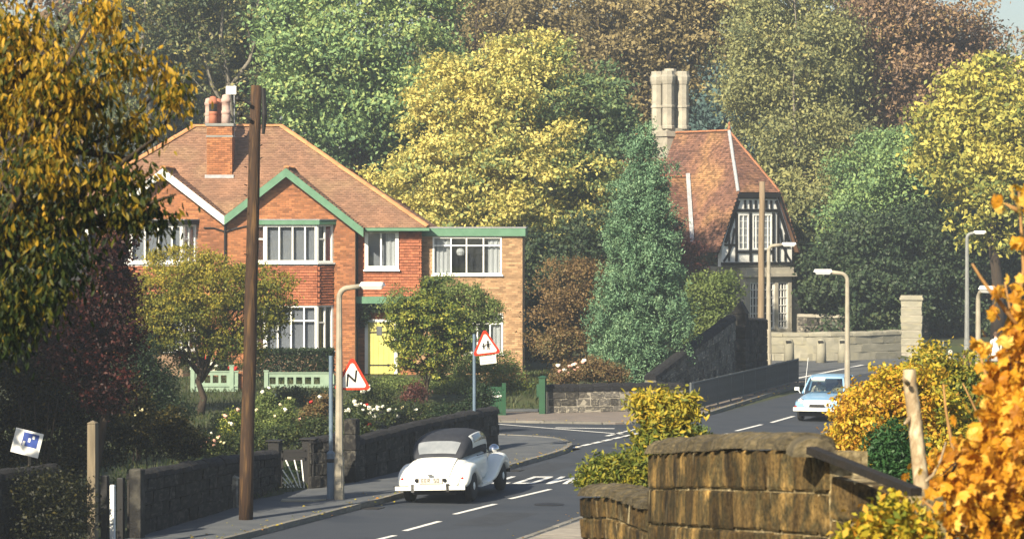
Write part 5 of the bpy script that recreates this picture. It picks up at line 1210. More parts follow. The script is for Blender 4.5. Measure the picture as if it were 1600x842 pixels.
    for y, lab, top_, hr, lh in ((.33,'driver in a pale yellow top with short brown hair inside the blue car',m_cyel,m_hairb,False),(-.33,'passenger in a cream top with grey hair inside the blue car',m_ccream,m_hairg,False)):
        q = mw @ Vector((-.02, -y if False else y, .41)); person(lab, q, root.rotation_euler.z + PI/2, 'sit', {'skin': m_skin, 'top': top_, 'leg': m_cdark, 'shoe': m_black}, 1.60, hr, lh)
blue_car()
def stand(px, py_head, hgt, lab, rz, pose, top, hair, d, coat=False, long=False):
    x = (px-800)*d/F; z = H - (py_head-YH)*d/F - hgt
    person(lab, (x, d, max(z, tz(x, d)+.05)), rz, pose, {'skin': m_skin, 'top': top, 'leg': m_cdark, 'shoe': m_black}, hgt, hair, long, coat)
stand(1485,548,1.62,'white-haired person in a grey coat standing behind the hedge, seen from behind',R(160),'stand',m_cgrey,m_hairg,110.0,True)
stand(1508,548,1.58,'person with brown hair and brown coat beside the white-haired person',R(200),'stand',m_cbrown,m_hairb,109.5,True,True)
stand(1556,519,1.72,'person in a white coat walking away beyond the golden leaves at right',R(185),'walk',m_cwhite,m_hairb,123.5,True)
# ------------------------------------------------------------------ street furniture
def concrete_lamp(label, base, ztop, arm, r=.085, name='street_lamp', group='concrete street lamps', adir=1.0, mat=None):
    root = thing(name, label, 'street lamp', base, group=group); h = ztop - base[2]; mat = mat or m_conc
    mb = MB(); mb.tube([(0,0,-.2),(0,0,.9),(0,0,.95),(0,0,h*.55),(0,0,h-.25)], [r*1.35,r*1.3,r*1.1,r*.9,r*.72], 8); mb.build('column', mat, root)
    ax = Vector((math.cos(adir), math.sin(adir), 0)) if not isinstance(adir, Vector) else adir
    pts = [Vector((0,0,h-.27))]
    for t in np.linspace(0, PI/2, 7): pts.append(ax*(.22*(1-math.cos(t))) + Vector((0,0,h-.25+.22*math.sin(t))))
    pts.append(ax*(arm-.45) + Vector((0,0,h-.0)))
    mb = MB(); mb.tube(pts, [r*.72]*len(pts), 8); mb.build('bracket_arm', mat, root, True)
    # lantern: canopy and bowl
    c = ax*(arm-.18) + Vector((0,0,h+.01)); sx = Vector((-ax.y, ax.x, 0))
    mb = MB(); mb.add([c - ax*.29 - sx*.085, c + ax*.29 - sx*.085, c + ax*.29 + sx*.085, c - ax*.29 + sx*.085, c - ax*.25 - sx*.05 + Vector((0,0,.085)), c + ax*.25 - sx*.05 + Vector((0,0,.085)), c + ax*.25 + sx*.05 + Vector((0,0,.085)), c - ax*.25 + sx*.05 + Vector((0,0,.085))],
        [(0,3,2,1),(4,5,6,7),(0,1,5,4),(1,2,6,5),(2,3,7,6),(3,0,4,7)]); ln = mb.build('lantern', m_alu, root)
    mb = MB(); mb.add([c - ax*.27 - sx*.075 - Vector((0,0,.002)), c + ax*.25 - sx*.075 - Vector((0,0,.002)), c + ax*.25 + sx*.075 - Vector((0,0,.002)), c - ax*.27 + sx*.075 - Vector((0,0,.002)), c - ax*.2 - sx*.04 - Vector((0,0,.075)), c + ax*.2 - sx*.04 - Vector((0,0,.075)), c + ax*.2 + sx*.04 - Vector((0,0,.075)), c - ax*.2 + sx*.04 - Vector((0,0,.075))],
        [(0,1,2,3),(7,6,5,4),(0,4,5,1),(1,5,6,2),(2,6,7,3),(3,7,4,0)]); mb.build('bowl', m_alu, ln)
    mb = MB(); mb.box(-.05,.05,-r*1.34,-r*1.2,.25,.75); mb.build('access_door', mat, root)
    return root
b = G(530,779.5,.105)
concrete_lamp('concrete street lamp beside the double bend sign, lantern over the garden', b, 4.83, .92, adir=Vector((1,-.05,0)))
concrete_lamp('concrete street lamp behind the blue car, lantern reaching left over the road', Vector(((1324-800)*94.2/F, 94.2, .1)), 4.70, .92, adir=Vector((-1,.1,0)))
concrete_lamp('pale concrete street lamp in front of the lodge beside the timber pole', Vector(((1201-800)*122/F, 122.0, .05)), 5.32, .98, .1, adir=Vector((1,-.1,0)))
concrete_lamp('tall thin grey street lamp against the dark trees at right', Vector(((1511-800)*140/F, 140.0, -.05)), 5.72, .75, .105, adir=Vector((1,-.1,0)), mat=m_concg)
concrete_lamp('concrete street lamp seen end-on among the golden leaves', Vector(((1528.5-800)*70/F, 70.0, tz((1528.5-800)*70/F,70))), 4.72, .62, .075, adir=Vector((.32,-.95,0)))
# timber poles
def pole(label, base, top, r0, r1, mat, group='timber poles', extras=True):
    root = thing('utility_pole', label, 'utility pole', base, group=group); b, t = Vector(base), Vector(top); d = t - b
    rr = random.Random(int(b.x*10)); pts = [Vector((0,0,-.3))] + [d*(i/8) + Vector((rr.uniform(-.012,.012), rr.uniform(-.012,.012), 0)) for i in range(1, 9)]
    mb = MB(); mb.tube(pts, [r0 + (r1-r0)*i/8 for i in range(9)], 12); mb.build('pole_shaft', mat, root, True)
    return root, d
b = G(384,811,.105); t = P(400,134,b.y + .2)
pl, d = pole('tall weathered timber utility pole rising before the brick houses', b, t, .15, .115, m_wood)
for k, (px, py) in enumerate(((372,160),(374,184))):
    a = P(392,py+4,b.y) - b; e = P(px,py-2,b.y) - b; mb = MB(); mb.tube([a, (a+e)/2 + Vector((0,0,.05)), e], [.04,.035,.03], 6); mb.lathe([(.03,-.02),(.055,.03),(.045,.08),(.02,.1)], e, 8); mb.build('insulator_bracket', m_iron, pl)
mb = MB(); e = P(404,172,b.y) - b; mb.tube([e + Vector((.1,0,.45)), e + Vector((.13,-.02,-.1)), e + Vector((.1,0,-.5))], [.045,.06,.03], 7); mb.build('cable_box', m_iron, pl)
for py in (214,228,248,262,290,306,330,360,398):
    e = P(396 + (-10 if py % 4 else 10), py, b.y) - b; mb = MB(); mb.tube([e, e + Vector((-.05 if py % 4 else .05, -.05, .02))], .012, 5); mb.build('step_iron', m_iron, pl)
x, y = (1188-800)*124/F, 124.0
pole('pale slim timber pole in front of the half-timbered lodge', (x, y, .02), P(1191,284,124.2), .15, .115, m_woodp)
# rough posts and gate furniture on the left
def sq_post(name, label, px, py, d, w, ztop, mat, zb=.08, cat='post', cap=None, capmat=None, group=None, taper=1.0):
    x = (px-800)*d/F; root = thing(name, label, cat, (x, d, zb), R(-15), group); h = ztop - zb; mb = MB(); q = w/2; p = q*taper
    mb.add([(-q,-q,-.2),(q,-q,-.2),(q,q,-.2),(-q,q,-.2),(-p,-p,h-.02),(p,-p,h-.02),(p,p,h-.02),(-p,p,h-.02),(-p*.8,-p*.8,h),(p*.8,-p*.8,h),(p*.8,p*.8,h),(-p*.8,p*.8,h)],
        [(0,3,2,1),(0,1,5,4),(1,2,6,5),(2,3,7,6),(3,0,4,7),(4,5,9,8),(5,6,10,9),(6,7,11,10),(7,4,8,11),(8,9,10,11)]); mb.build('shaft', mat, root)
    if cap:
        mb = MB(); c = q+cap[0]; mb.box(-c,c,-c,c,h+.001,h+cap[1])
        if cap[2]: mb.add([(-c,-c,h+cap[1]+.001),(c,-c,h+cap[1]+.001),(c,c,h+cap[1]+.001),(-c,c,h+cap[1]+.001),(0,0,h+cap[1]+cap[2])], [(0,1,4),(1,2,4),(2,3,4),(3,0,4),(3,2,1,0)])
        mb.build('cap', capmat or mat, root)
    return root
zz = lambda py, d: H - (py-YH)*d/F
sq_post('timber_post','weathered grey timber post standing in shade at the left',145,0,57.5,.16,zz(662,57.5),m_woodg,.05,cap=(.0,.02,.05))
sq_post('iron_gatepost','black iron gatepost just left of the white gatepost',164,0,60.0,.13,zz(742,60),m_black,group='black posts of the shaded gateway')
sq_post('iron_gatepost','black iron gatepost between the white gatepost and the garden wall',189,0,59.8,.12,zz(746,59.8),m_black,group='black posts of the shaded gateway')
sq_post('stone_gatepost','broad black gatepost at the left end of the garden wall',214,0,60.0,.24,zz(732,60),m_soot,group='black posts of the shaded gateway')
sq_post('white_post','narrow white painted gatepost in the shaded gateway',176,0,59.0,.085,zz(757,59),m_white)
sq_post('marker_post','short pale stone marker post with pointed cap at the wall beside the utility pole',366,0,66.3,.14,zz(748,66.3),m_midst,.1,cap=(.02,.03,.06),capmat=m_palem)
sq_post('sunburst_gatepost','black square gatepost left of the sunburst gate',430,0,71.4,.26,zz(689,71.4),m_black,.1,cap=(.05,.03,0),capmat=m_iron,group='pair of black capped gateposts')
sq_post('sunburst_gatepost','black square gatepost right of the sunburst gate',484,0,71.2,.27,zz(686,71.2),m_black,.1,cap=(.06,.03,0),capmat=m_iron,group='pair of black capped gateposts')
def sunburst_gate():
    d = 71.1; a = P(440,778,d); root = thing('sunburst_gate', 'black gate with white sunburst rays between two black gateposts', 'gate', (a.x, d, .1), R(0))
    L = lambda px, py: Vector(((px-440)*d/F, 0, zz(py,d)-.1))
    mb = MB(); mb.bar(L(440,717), L(479,717), .05, .07); mb.bar(L(440,705), L(479,703), .05, .06); mb.bar(L(440,770), L(479,770), .05, .05); mb.bar(L(441,775), L(441,703), .05, .05, (0,1,0)); mb.bar(L(478,775), L(478,703), .05, .05, (0,1,0)); mb.build('gate_frame', m_iron, root)
    mb = MB(); mb.bar(L(442,710), L(477,709), .03, .14); mb.build('top_panel', m_iron, root)
    c = (476,773)
    for (x0,y0),(x1,y1) in (((446.5,718),(467,762)),((460,718),(470.5,762)),((471,718),(475.5,762)),((441.5,733),(461,762)),((441.5,745),(457,762)),((441.5,753),(453,763)),((441.5,759),(450,766))):
        mb = MB(); mb.bar(L(x0,y0)+Vector((0,-.03,0)), L(x1,y1)+Vector((0,-.03,0)), .028, .02, (0,1,0)); mb.build('ray', m_white, root)
    mb = MB(); mb.bar(L(442,770.5)+Vector((0,-.035,0)), L(450,770.5)+Vector((0,-.035,0)), .02, .09); mb.bar(L(452,770.5)+Vector((0,-.035,0)), L(465,770.5)+Vector((0,-.035,0)), .02, .09); mb.bar(L(465.3,769)+Vector((0,-.035,0)), L(477,769)+Vector((0,-.035,0)), .02, .025); mb.build('white_rail', m_white, root)
sunburst_gate()
mb = MB(); a = G(455,783,.105); mb.ext([(a.x-.22,a.y-.1,.108),(a.x+.5,a.y-.1,.108),(a.x+.75,a.y+.3,.108),(a.x-.22,a.y+.3,.108)], (0,0,.03)); o = mb.build('doorstep', m_palest); tag(o, 'pale worn doorstep slab under the sunburst gate', 'step')
# signs
def tri_pts(w, rr=.06, n=5):
    h = w*.885; cs = [(-w/2,0),(w/2,0),(0,h)]; out = []
    ce = Vector((0,h/3))
    for i, c in enumerate(cs):
        c = Vector(c); d = (ce-c).normalized(); o = c + d*rr*2; a0 = math.atan2(-d.y,-d.x)
        for k in range(n): t = a0 - R(58) + R(116)*k/(n-1); out.append(o + Vector((math.cos(t), math.sin(t)))*rr)
    return out
def sign(name, label, base, ztop, px, py, d, w, rot, symbol, post_r=.04, wide=None, plate=None, tilt=0):
    root = thing(name, label, 'road sign', base, group='warning signs on blue-grey posts'); h = ztop - base[2]
    mb = MB(); mb.tube([(0,0,-.1),(0,0,.94),(0,0,1.0),(0,0,1.06),(0,0,h)] if wide else [(0,0,-.1),(0,0,h)], [wide,wide,wide*1.08,post_r,post_r] if wide else [post_r]*2, 12); mb.build('post', m_steel, root)
    if wide:
        mb = MB(); mb.lathe([(wide*1.02,.80),(wide*1.12,.82),(wide*1.12,.86),(wide*1.02,.88)], n=12); mb.build('collar', m_iron, root)
    o = P(px, py, d) - Vector(base); M4 = Matrix.Translation(o) @ Matrix.Rotation(rot, 4, 'Z') @ Matrix.Rotation(tilt, 4, 'Y')
    def shape(nm, poly, y0, th, mat, par): mb = MB(); mb.ext([M4 @ Vector((x,y0,z)) for x, z in poly], (M4.to_3x3() @ Vector((0,th,0)))); return mb.build(nm, mat, par)
    pl = shape('sign_plate', tri_pts(w), 0, .02, m_red, root)
    s = .80; off = w*.885/3*(1-s)
    shape('sign_face', [(x*s, z*s+off) for x, z in tri_pts(w*.97)], -.004, .003, m_signw, pl)
    for poly in symbol: shape('symbol', [(x*w, z*w) for x, z in poly], -.008, .003, m_signb, pl)
    if plate: 
        x0,x1,z0,z1 = plate; pp = shape('lower_plate', [(x0,z0),(x1,z0),(x1,z1),(x0,z1)], .0, .015, m_signw, root)
        for k in range(2): zc = z0+(z1-z0)*(.33+.34*k); shape('worn_line', [(x0+.05,zc-.012),(x1-.07,zc-.012),(x1-.07,zc+.012),(x0+.05,zc+.012)], -.003, .002, m_signg, pp)
    for zc in (.12*w, .45*w):
        c = M4 @ Vector((0,.03,zc)); mb = MB(); q = Vector((0,0,c.z)); mb.bar(c, q, .03, .04); mb.build('clip', m_iron, root)
b = G(517,778,.105)
def thick(pl, w):
    out = []
    for (a, b_) in zip(pl, pl[1:]):
        a, b2 = Vector(a), Vector(b_); d = (b2-a).normalized(); n = Vector((-d.y,d.x))*w/2; a2, b3 = a - d*w*.3, b2 + d*w*.3; out.append([a2+n, b3+n, b3-n, a2-n])
    return out
sym = thick([(-.135,.10),(-.115,.40)], .05) + thick([(-.115,.40),(.075,.22)], .055) + thick([(.075,.22),(.105,.50)], .05)
sign('warning_sign', 'red triangular double bend sign by the lamp post', b, 3.28, 550.5, 609, b.y-.12, .86, R(6), sym, .045, wide=.088)
b = G(741,686,.02); b = Vector(((741-800)*82.2/F, 82.2, .105))
fig = []
def kid(x, z, s): 
    c = [(x+math.cos(t)*.028*s, z+.175*s+math.sin(t)*.03*s) for t in np.linspace(0,2*PI,9)[:-1]]
    return [c, [(x-.035*s,z+.06*s),(x+.035*s,z+.06*s),(x+.028*s,z+.145*s),(x-.028*s,z+.145*s)], [(x-.03*s,z),(x-.008*s,z),(x+.0*s,z+.058*s),(x-.02*s,z+.058*s)], [(x+.012*s,z),(x+.034*s,z),(x+.022*s,z+.058*s),(x+.002*s,z+.058*s)], [(x-.07*s,z+.09*s),(x-.037*s,z+.11*s),(x-.037*s,z+.135*s),(x-.075*s,z+.11*s)], [(x+.037*s,z+.11*s),(x+.07*s,z+.09*s),(x+.075*s,z+.11*s),(x+.037*s,z+.135*s)]]
sign('warning_sign', 'red triangular children sign with white plate on a slim blue-grey post', b, zz(522,82.2), 761, 554, 82.0, .80, R(14), kid(-.085,.19,1.0) + kid(.07,.17,1.45), .042, plate=(-.21,.24,-.25,-.03), tilt=R(-6))
# tilted estate board in the shade
root = thing('board', 'blue and white notice board leaning in the dark shrubs at the left edge', 'sign', P(40,700,58.5)); M4 = Matrix.Rotation(R(14), 4, 'Y')
def bx(nm, x0,x1,z0,z1,y,th,mat,par): mb = MB(); mb.ext([M4 @ Vector((x,y,z)) for x,z in ((x0,z0),(x1,z0),(x1,z1),(x0,z1))], (0,th,0)); return mb.build(nm, mat, par)
bd = bx('board_panel', -.27,.27,-.13,.34,0,.03,m_white,root); bx('blue_field', -.1,.20,.04,.30,-.004,.003,m_blue,bd)
for x in (-.06,.03,.10): bx('white_patch', x-.02,x+.025,.10+x,.18+x*.8,-.008,.003,m_white,bd)
mb = MB(); mb.tube([M4 @ Vector((0,.05,.3)), (0.05,.05,-1.4)], .03); mb.build('board_post', m_woodg, root)
# pale green garden panels with square openings
def green_panel(label, x0p, x1p, ytop, ybot, d, nopen, xo0, xo1, yo0, yo1, posts, diag=False):
    a = P(x0p, ybot, d); root = thing('garden_gate', label, 'gate', a, group='pale green timber panels'); L = lambda px, py: ((px-x0p)*d/F, zz(py,d)-a.z)
    holes = []; w = (xo1-xo0)/(nopen + (nopen-1)*.42)
    for i in range(nopen):
        q = xo0 + i*w*1.42; u0, z1 = L(q, yo0); u1, z0 = L(q+w, yo1); holes.append((u0,u1,z0,z1))
    u0, z1 = L(x0p, ytop); u1, z0 = L(x1p, ybot)
    mb = MB(); plate_holes(mb, u0, u1, holes[0][2]-.06, z1, holes, 0, .035); mb.build('slotted_rail', m_pgreen, root)
    n = max(4, int((u1-u0)/.14)); 
    for i in range(n):
        mb = MB(); p, q = u0+(u1-u0)*i/n, u0+(u1-u0)*(i+1)/n-.006; mb.box(p,q,.004+rj(0,.004),.028,z0,holes[0][2]-.064); mb.build('board', m_pgreen, root)
    mb = MB(); mb.box(u0,u1,-.03,-.002,holes[0][2]-.12,holes[0][2]-.062); mb.box(u0-.02,u1+.02,-.03,.06,z1+.001,z1+.04); mb.build('rail', m_pgreen, root)
    if diag: mb = MB(); a1, b1 = L(x0p+45, yo1+8), L(x1p-8, ybot-8); mb.bar((a1[0],-.02,a1[1]), (b1[0],-.02,b1[1]), .04, .08); mb.build('brace', m_pgreen, root)
    for px, yt in posts:
        p, zt = L(px, yt); mb = MB(); mb.box(p-.07,p+.07,-.05,.09,-.2,zt); mb.box(p-.09,p+.09,-.07,.11,zt+.001,zt+.04); mb.build('gate_post', m_pgreen, root)
green_panel('pale green slotted gate panel beside the golden garden tree', 300, 372, 581, 629, 104.0, 4, 307, 354, 586, 598, ((301,575),(362,572)))
green_panel('pale green slotted panel with diagonal brace below the clipped hedge', 414, 522, 583, 622, 105.5, 6, 421, 500, 589, 600, ((416,580),), True)
root = thing('brick_pier', 'small orange brick gate pier between the pale green panels', 'pier', P(382,627,104.4)); mb = MB(); mb.box(-.2,.2,-.2,.2,-.3,1.05); c = mb.build('pier_core', m_mortar, root)
for j in range(13):
    for q in ((-.2,-.005),(.005,.2)) if j % 2 else ((-.2,-.1),(-.09,.1),(.11,.2)): mb = MB(); mb.box(q[0],q[1],-.212,-.18,j*.08+.005,j*.08+.07,random.random()); mb.build('brick', m_brick, c)
# dark green driveway gate leaf and post
def drive_gate():
    d = 98.6; a = P(766,652,d); root = thing('drive_gate', 'dark green boarded drive gate with white lettering beyond the end of the black wall', 'gate', (a.x,d,.03)); L = lambda px, py: ((px-766)*d/F, zz(py,d)-.03)
    u0, z0 = L(759,650); u1, z1 = L(789,604)
    for i in range(6): mb = MB(); mb.box(u0+(u1-u0)*i/6+.004, u0+(u1-u0)*(i+1)/6-.004, 0,.03, z0,z1); mb.build('plank', m_dkgreen, root)
    mb = MB(); mb.box(u1-.1,u1+.03,-.05,.07,-.2,z1+.12); mb.build('gate_post', m_dkgreen, root)
    mb = MB(); mb.box(u0,u1-.11,-.025,-.002,z1-.12,z1-.02); mb.box(u0,u1-.11,-.025,-.002,z0+.1,z0+.2); mb.build('rail', m_dkgreen, root)
    for i in range(4): mb = MB(); x = u0+.16+i*.095; mb.box(x,x+.06,-.006,-.001,z1-.34,z1-.27); mb.build('white_mark', m_white, root)
    for i in range(2): mb = MB(); x = u0+.22+i*.14; mb.bar((x,-.004,z1-.21),(x+.05,-.004,z1-.14),.004,.02,(0,1,0)); mb.bar((x+.05,-.008,z1-.14),(x+.1,-.008,z1-.21),.004,.02,(0,1,0)); mb.build('white_mark', m_white, root)
drive_gate()
sq_post('green_gatepost','dark green gatepost at the left end of the gritstone corner wall',848,0,99.3,.20,zz(590,99.3),m_dkgreen,.04,cap=(.03,.03,.05))
sq_post('green_gatepost','second green post leaning just behind the corner wall gatepost',842,0,101.5,.13,zz(600,101.5),m_dkgreen,.04)
mb = MB(); mb.ext([(-.45,100.3,.06),(.85,100.3,.06),(1.35,111,.3),(.5,111,.3)], (0,0,.05)); o = mb.build('garden_path', m_pave); tag(o, kind='structure')
# pedestrian railing
def railing():
    a, b = Vector((5.84,100.4,.05)), Vector((11.0,118.2,.05)); root = thing('railing', 'grey pedestrian guard railing with close upright bars along the climbing pavement', 'railing', a); d = b-a; T = d.length; e = d/T; h = .93; ang = math.atan2(e.y,e.x)
    n = 9
    pm = MB(); pm.box(-.03,.03,-.03,.03,-.1,h+.02); me = pm.mesh('post', m_mesh)
    for i in range(n+1): o = link('post', me, root); o.location = e*(T*i/n); o.rotation_euler = (0,0,ang); o.scale = (1,1,1.0)
    mb = MB(); mb.bar(Vector((0,0,h-.02)), d+Vector((0,0,h-.02)), .055, .05); mb.build('top_rail', m_mesh, root); mb = MB(); mb.bar(Vector((0,0,.08)), d+Vector((0,0,.08)), .05, .04); mb.build('bottom_rail', m_mesh, root)
    bm_ = MB(); bm_.box(-.012,.012,-.02,.02,.1,h-.045); me = bm_.mesh('bar', m_mesh); k = 180
    for i in range(k):
        o = link('bar', me, root); o.location = e*(T*(i+.5)/k); o.rotation_euler = (0,0,ang)
    mb = MB(); s = Vector((e.y,-e.x,0)); mb.ext([Vector((-.02,0,0)) + s*.035, Vector((-.02,0,h)) + s*.035, e*.25 + s*.035 + Vector((0,0,h)), e*.25 + s*.035], s*.02); mb.build('lit_end_panel', m_concg, root)  # paler panel added: the light on this end put in as colour
railing()
# wire fence by the dark wood
for px, lab, yt in ((1441,'thin grey fence post right of the pale gate pier',531),(1474,'thin grey fence post left of the white-haired person',532),(1574,'thin grey fence post beyond the person in the white coat',530)):
    d = 134.0; x = (px-800)*d/F; root = thing('fence_post', lab, 'post', (x,d,-.05), group='posts of the wire fence'); mb = MB(); mb.tube([(0,0,-.2),(0,0,zz(yt,d)+.05)], .035, 8); mb.build('shaft', m_concg, root)
mb = MB()
for zq in (.25,.55,.85,1.1): mb.tube([((1441-800)*134/F,134,zq),((1574-800)*134/F,134,zq)], .006, 4)
o = mb.build('fence_wire', m_iron); tag(o, 'strands of wire strung between the thin grey fence posts', 'wire')
# cut silver trunk, stakes
root = thing('cut_trunk', 'pale silver cut trunk leaning beside the golden leaves', 'tree trunk', P(1450,870,21.0)); o = root.location
pts = [P(1452,900,21.0), P(1444,800,21.0), P(1436,720,21.1), P(1429,650,21.2), P(1422,600,21.3), P(1421,577,21.3)]
mb = MB(); mb.tube([p-o for p in pts], [.066,.058,.052,.050,.048,.044], 12); tr = mb.build('trunk', m_barkp, root, True)
for (px, py), (qx, qy), r in (((1424,650),(1414,662),.018),((1419,600),(1412,592),.018)):
    a, e = P(px,py,21.2)-o, P(qx,qy,21.1)-o; mb = MB(); mb.tube([a, (a+e)/2, e], [r, r*.9, r*.6], 7); mb.build('branch_stub', m_barkp, root, True)
def stem(label, pts, d, r, mat, cat='stem'):
    q = [P(x,y,d) for x, y in pts]; root = thing('plant_stem', label, cat, q[-1]); mb = MB(); mb.tube([p-q[-1] for p in q], [r*(.35+.65*i/(len(q)-1)) for i in range(len(q))], 7); mb.build('cane', mat, root, True)
m_cane = M('dry_cane', (.34,.19,.06), (.24,.13,.045), .8, 6, .2, 20)
stem('upright dry brown cane between the orange shrub and the street lamp', [(1474,600),(1478,640),(1485,680),(1493,720),(1500,760)], 24, .022, m_cane)
stem('bare yellow twig pointing up left out of the golden leaves', [(1519,412),(1530,430),(1545,452),(1557,466),(1600,520)], 17.5, .016, m_cane)
stem('thin slanting cane crossing behind the concrete lamp post', [(1504,598),(1515,620),(1528,648),(1545,690)], 24, .014, m_cane)
stem('short pale bare twig rising beside the cut trunk', [(1478,690),(1470,718),(1458,742),(1446,752)], 19.5, .014, m_barkp)
# ------------------------------------------------------------------ trees and plants
def veg(name, label, cat, lobes, d, n, size, mat, basepx=None, depth=1.0, group=None, r0=.2, trunk=True, bz=None, **kw):
    px = basepx if basepx is not None else sum(l[0]*l[2] for l in lobes)/sum(l[2] for l in lobes)
    x = (px-800)*d/F; z = tz(x, d) if bz is None else bz; base = Vector((x, d, z - .02))
    L = px_lobes(lobes, d, depth)
    if trunk: return tree(name, label, cat, base, L, n, size, mat, r0=r0, group=group, **kw)
    root = thing(name, label, cat, base, group=group)
    mb = MB(); rr = random.Random(int(px)); 
    for k in range(5):
        c = L[k % len(L)][0]; mb.tube([base + Vector((rr.uniform(-.12,.12), rr.uniform(-.1,.1), -.05)), base.lerp(Vector(c), .5) + Vector((rr.uniform(-.1,.1),0,0)), Vector(c)], [r0*.25, r0*.18, r0*.06], 5)
    mb.build('stem', m_bark, root, True, off=base); foliage(root, L, n, size, mat, **kw); return root
L_under = leafmat('leaf_undergrowth', [(.05,.075,.05),(.085,.12,.07),(.13,.16,.075),(.24,.21,.08)], .3)  # undergrowth leaves brightened, distant haze put into their colour
BG = 'woodland trees behind the houses'
# far hillside wood
veg('woodland_tree','dark bronze tree with yellow flecks at the top left behind the roof','tree',[(215,60,110,90),(300,40,90,80),(260,130,90,60),(200,150,70,60),(330,110,70,60)],158,32000,0.265,L_bgdark,basepx=270,group=BG,r0=.35,rc=.8,tvar=.7,cut=None, puff=1.15)
veg('woodland_tree','thin dark tree with pale yellow leaf clusters between the chimney and the green tree','tree',[(395,50,70,60),(420,110,55,60),(370,140,60,50),(350,20,60,50),(385,175,50,30)],156,20800,0.234,L_bgdark,basepx=372,group=BG,r0=.28,rc=.7,tvar=.9,shell=.4, puff=1.15)
veg('woodland_tree','russet tree glimpsed behind the cherry leaves at the far left','tree',[(60,40,110,90),(20,150,100,80),(120,130,80,80)],165,14000,.36,L_beech,basepx=70,group=BG,r0=.35,rc=.8, puff=1.15)
veg('woodland_tree','great rounded mid-green tree above the right half of the tiled roof','tree',[(575,30,110,70,0,.12),(500,70,75,80,-1),(640,70,70,80,0),(545,140,95,75,-2,.05),(620,160,80,70,-1),(480,150,55,60,0),(570,230,75,50,-1,-.1),(650,215,50,50,0,-.1),(500,210,50,45,0,-.1)],150,57600,0.234,L_bggreen,basepx=570,group=BG,r0=.5,rc=.7,tvar=.6,per=22,shell=.75, puff=1.15)
veg('woodland_tree','tall bronze oak with open crown above the yellow sycamore','tree',[(770,90,80,50),(730,45,70,45),(850,40,70,45),(900,90,60,50),(800,20,80,35),(950,120,50,60)],168,24000,0.265,L_bgoak,basepx=800,group=BG,r0=.45,rc=.8,per=14,shell=.4, puff=1.15)
veg('woodland_tree','brown oak with spreading dark limbs left of the lodge chimney','tree',[(960,50,70,50),(1030,60,70,55),(1000,130,60,60),(1080,50,60,60),(1130,40,50,50),(950,170,50,50),(1050,10,80,35)],164,25600,0.265,L_bgoak,basepx=1005,group=BG,r0=.45,rc=.8,per=14,shell=.35, puff=1.15)
veg('woodland_tree','hazy blue-green cedar behind the lodge chimney','tree',[(1120,130,55,60),(1135,200,60,60),(1100,220,50,60),(1180,240,50,60)],186,11000,.34,L_cedar,basepx=1130,group=BG,r0=.4,rc=.9, puff=1.15)
veg('woodland_tree','tall pale willow-gold tree right of the lodge roof','tree',[(1240,30,80,60),(1200,110,55,70),(1270,110,65,70),(1225,190,65,60),(1290,200,55,60),(1250,260,60,50),(1180,60,45,60)],160,48000,0.203,L_birch,basepx=1245,group=BG,r0=.3,rc=.75,per=18,bark=m_barkp,droop=.5, puff=1.15)
veg('woodland_tree','large copper beech rising to the sky at the upper right','tree',[(1430,40,90,70),(1350,60,70,70),(1490,60,55,65),(1400,130,90,60),(1480,130,60,55),(1340,150,60,60),(1548,95,30,30),(1420,190,70,40),(1545,140,45,35)],164,54400,0.234,L_beech,basepx=1430,group=BG,r0=.5,rc=.7,per=18,tvar=.7,shell=.5, puff=1.15)
veg('woodland_tree','dusky red tree crown cut by the right edge below the sky gap','tree',[(1600,140,40,30),(1610,200,60,60)],170,6000,.32,L_beech,basepx=1610,group=BG,r0=.35,rc=.7, puff=1.15)
veg('woodland_tree','golden-green small tree beside the lodge gable','tree',[(1258,285,48,42),(1222,262,28,26),(1290,330,52,40,-1),(1275,390,45,40,-1,-.1),(1295,300,40,40)],158,15000,.24,L_birch,basepx=1262,group=BG,r0=.22,rc=.5, puff=.7)
veg('woodland_tree','soft green rounded tree in the middle of the right-hand wood','tree',[(1370,280,60,60),(1420,260,55,50),(1340,330,50,55),(1400,340,75,60),(1450,310,50,60)],152,38400,0.187,L_bggreen,basepx=1385,group=BG,r0=.3,rc=.55, puff=.8)
veg('yellow_sycamore','bright yellow sycamore at the right edge of the wood','tree',[(1530,140,45,40),(1560,190,70,60),(1500,210,50,45),(1590,150,50,50),(1545,260,70,55),(1480,255,45,40,0,-.1),(1600,260,70,60),(1570,330,70,50,-1,-.15)],146,24000,.28,L_syc2,basepx=1560,r0=.35,rc=.6,per=18,tvar=.6, puff=.8)
# dark yews behind the curved wall
YG = 'dark evergreens behind the curved wall'
veg('yew_tree','dark layered evergreen just right of the lodge','tree',[(1300,400,50,50),(1285,450,40,50),(1310,470,45,40),(1285,360,36,35,0,.1)],157,15000,.22,L_yew,basepx=1295,group=YG,r0=.25,rc=.5,flat=.4, puff=.9)
veg('yew_tree','broad dark evergreen left of the pale gate pier','tree',[(1360,400,70,60),(1340,470,60,50),(1395,460,50,55),(1330,430,50,50)],147,20000,.22,L_yew,basepx=1355,group=YG,r0=.25,rc=.5,flat=.4, puff=.9)
veg('yew_tree','dark evergreen above and behind the pale gate pier','tree',[(1430,410,60,60),(1460,470,50,60),(1480,420,55,60),(1440,360,60,45)],150,18000,.22,L_yew,basepx=1460,group=YG,r0=.25,rc=.5,flat=.4, puff=.9)
veg('yew_tree','darkest evergreen behind the thin grey street lamp','tree',[(1530,400,60,60),(1560,470,60,60),(1510,480,50,60),(1590,420,50,70)],151,18000,.22,L_yew,basepx=1545,group=YG,r0=.25,rc=.5,flat=.4, puff=.9)
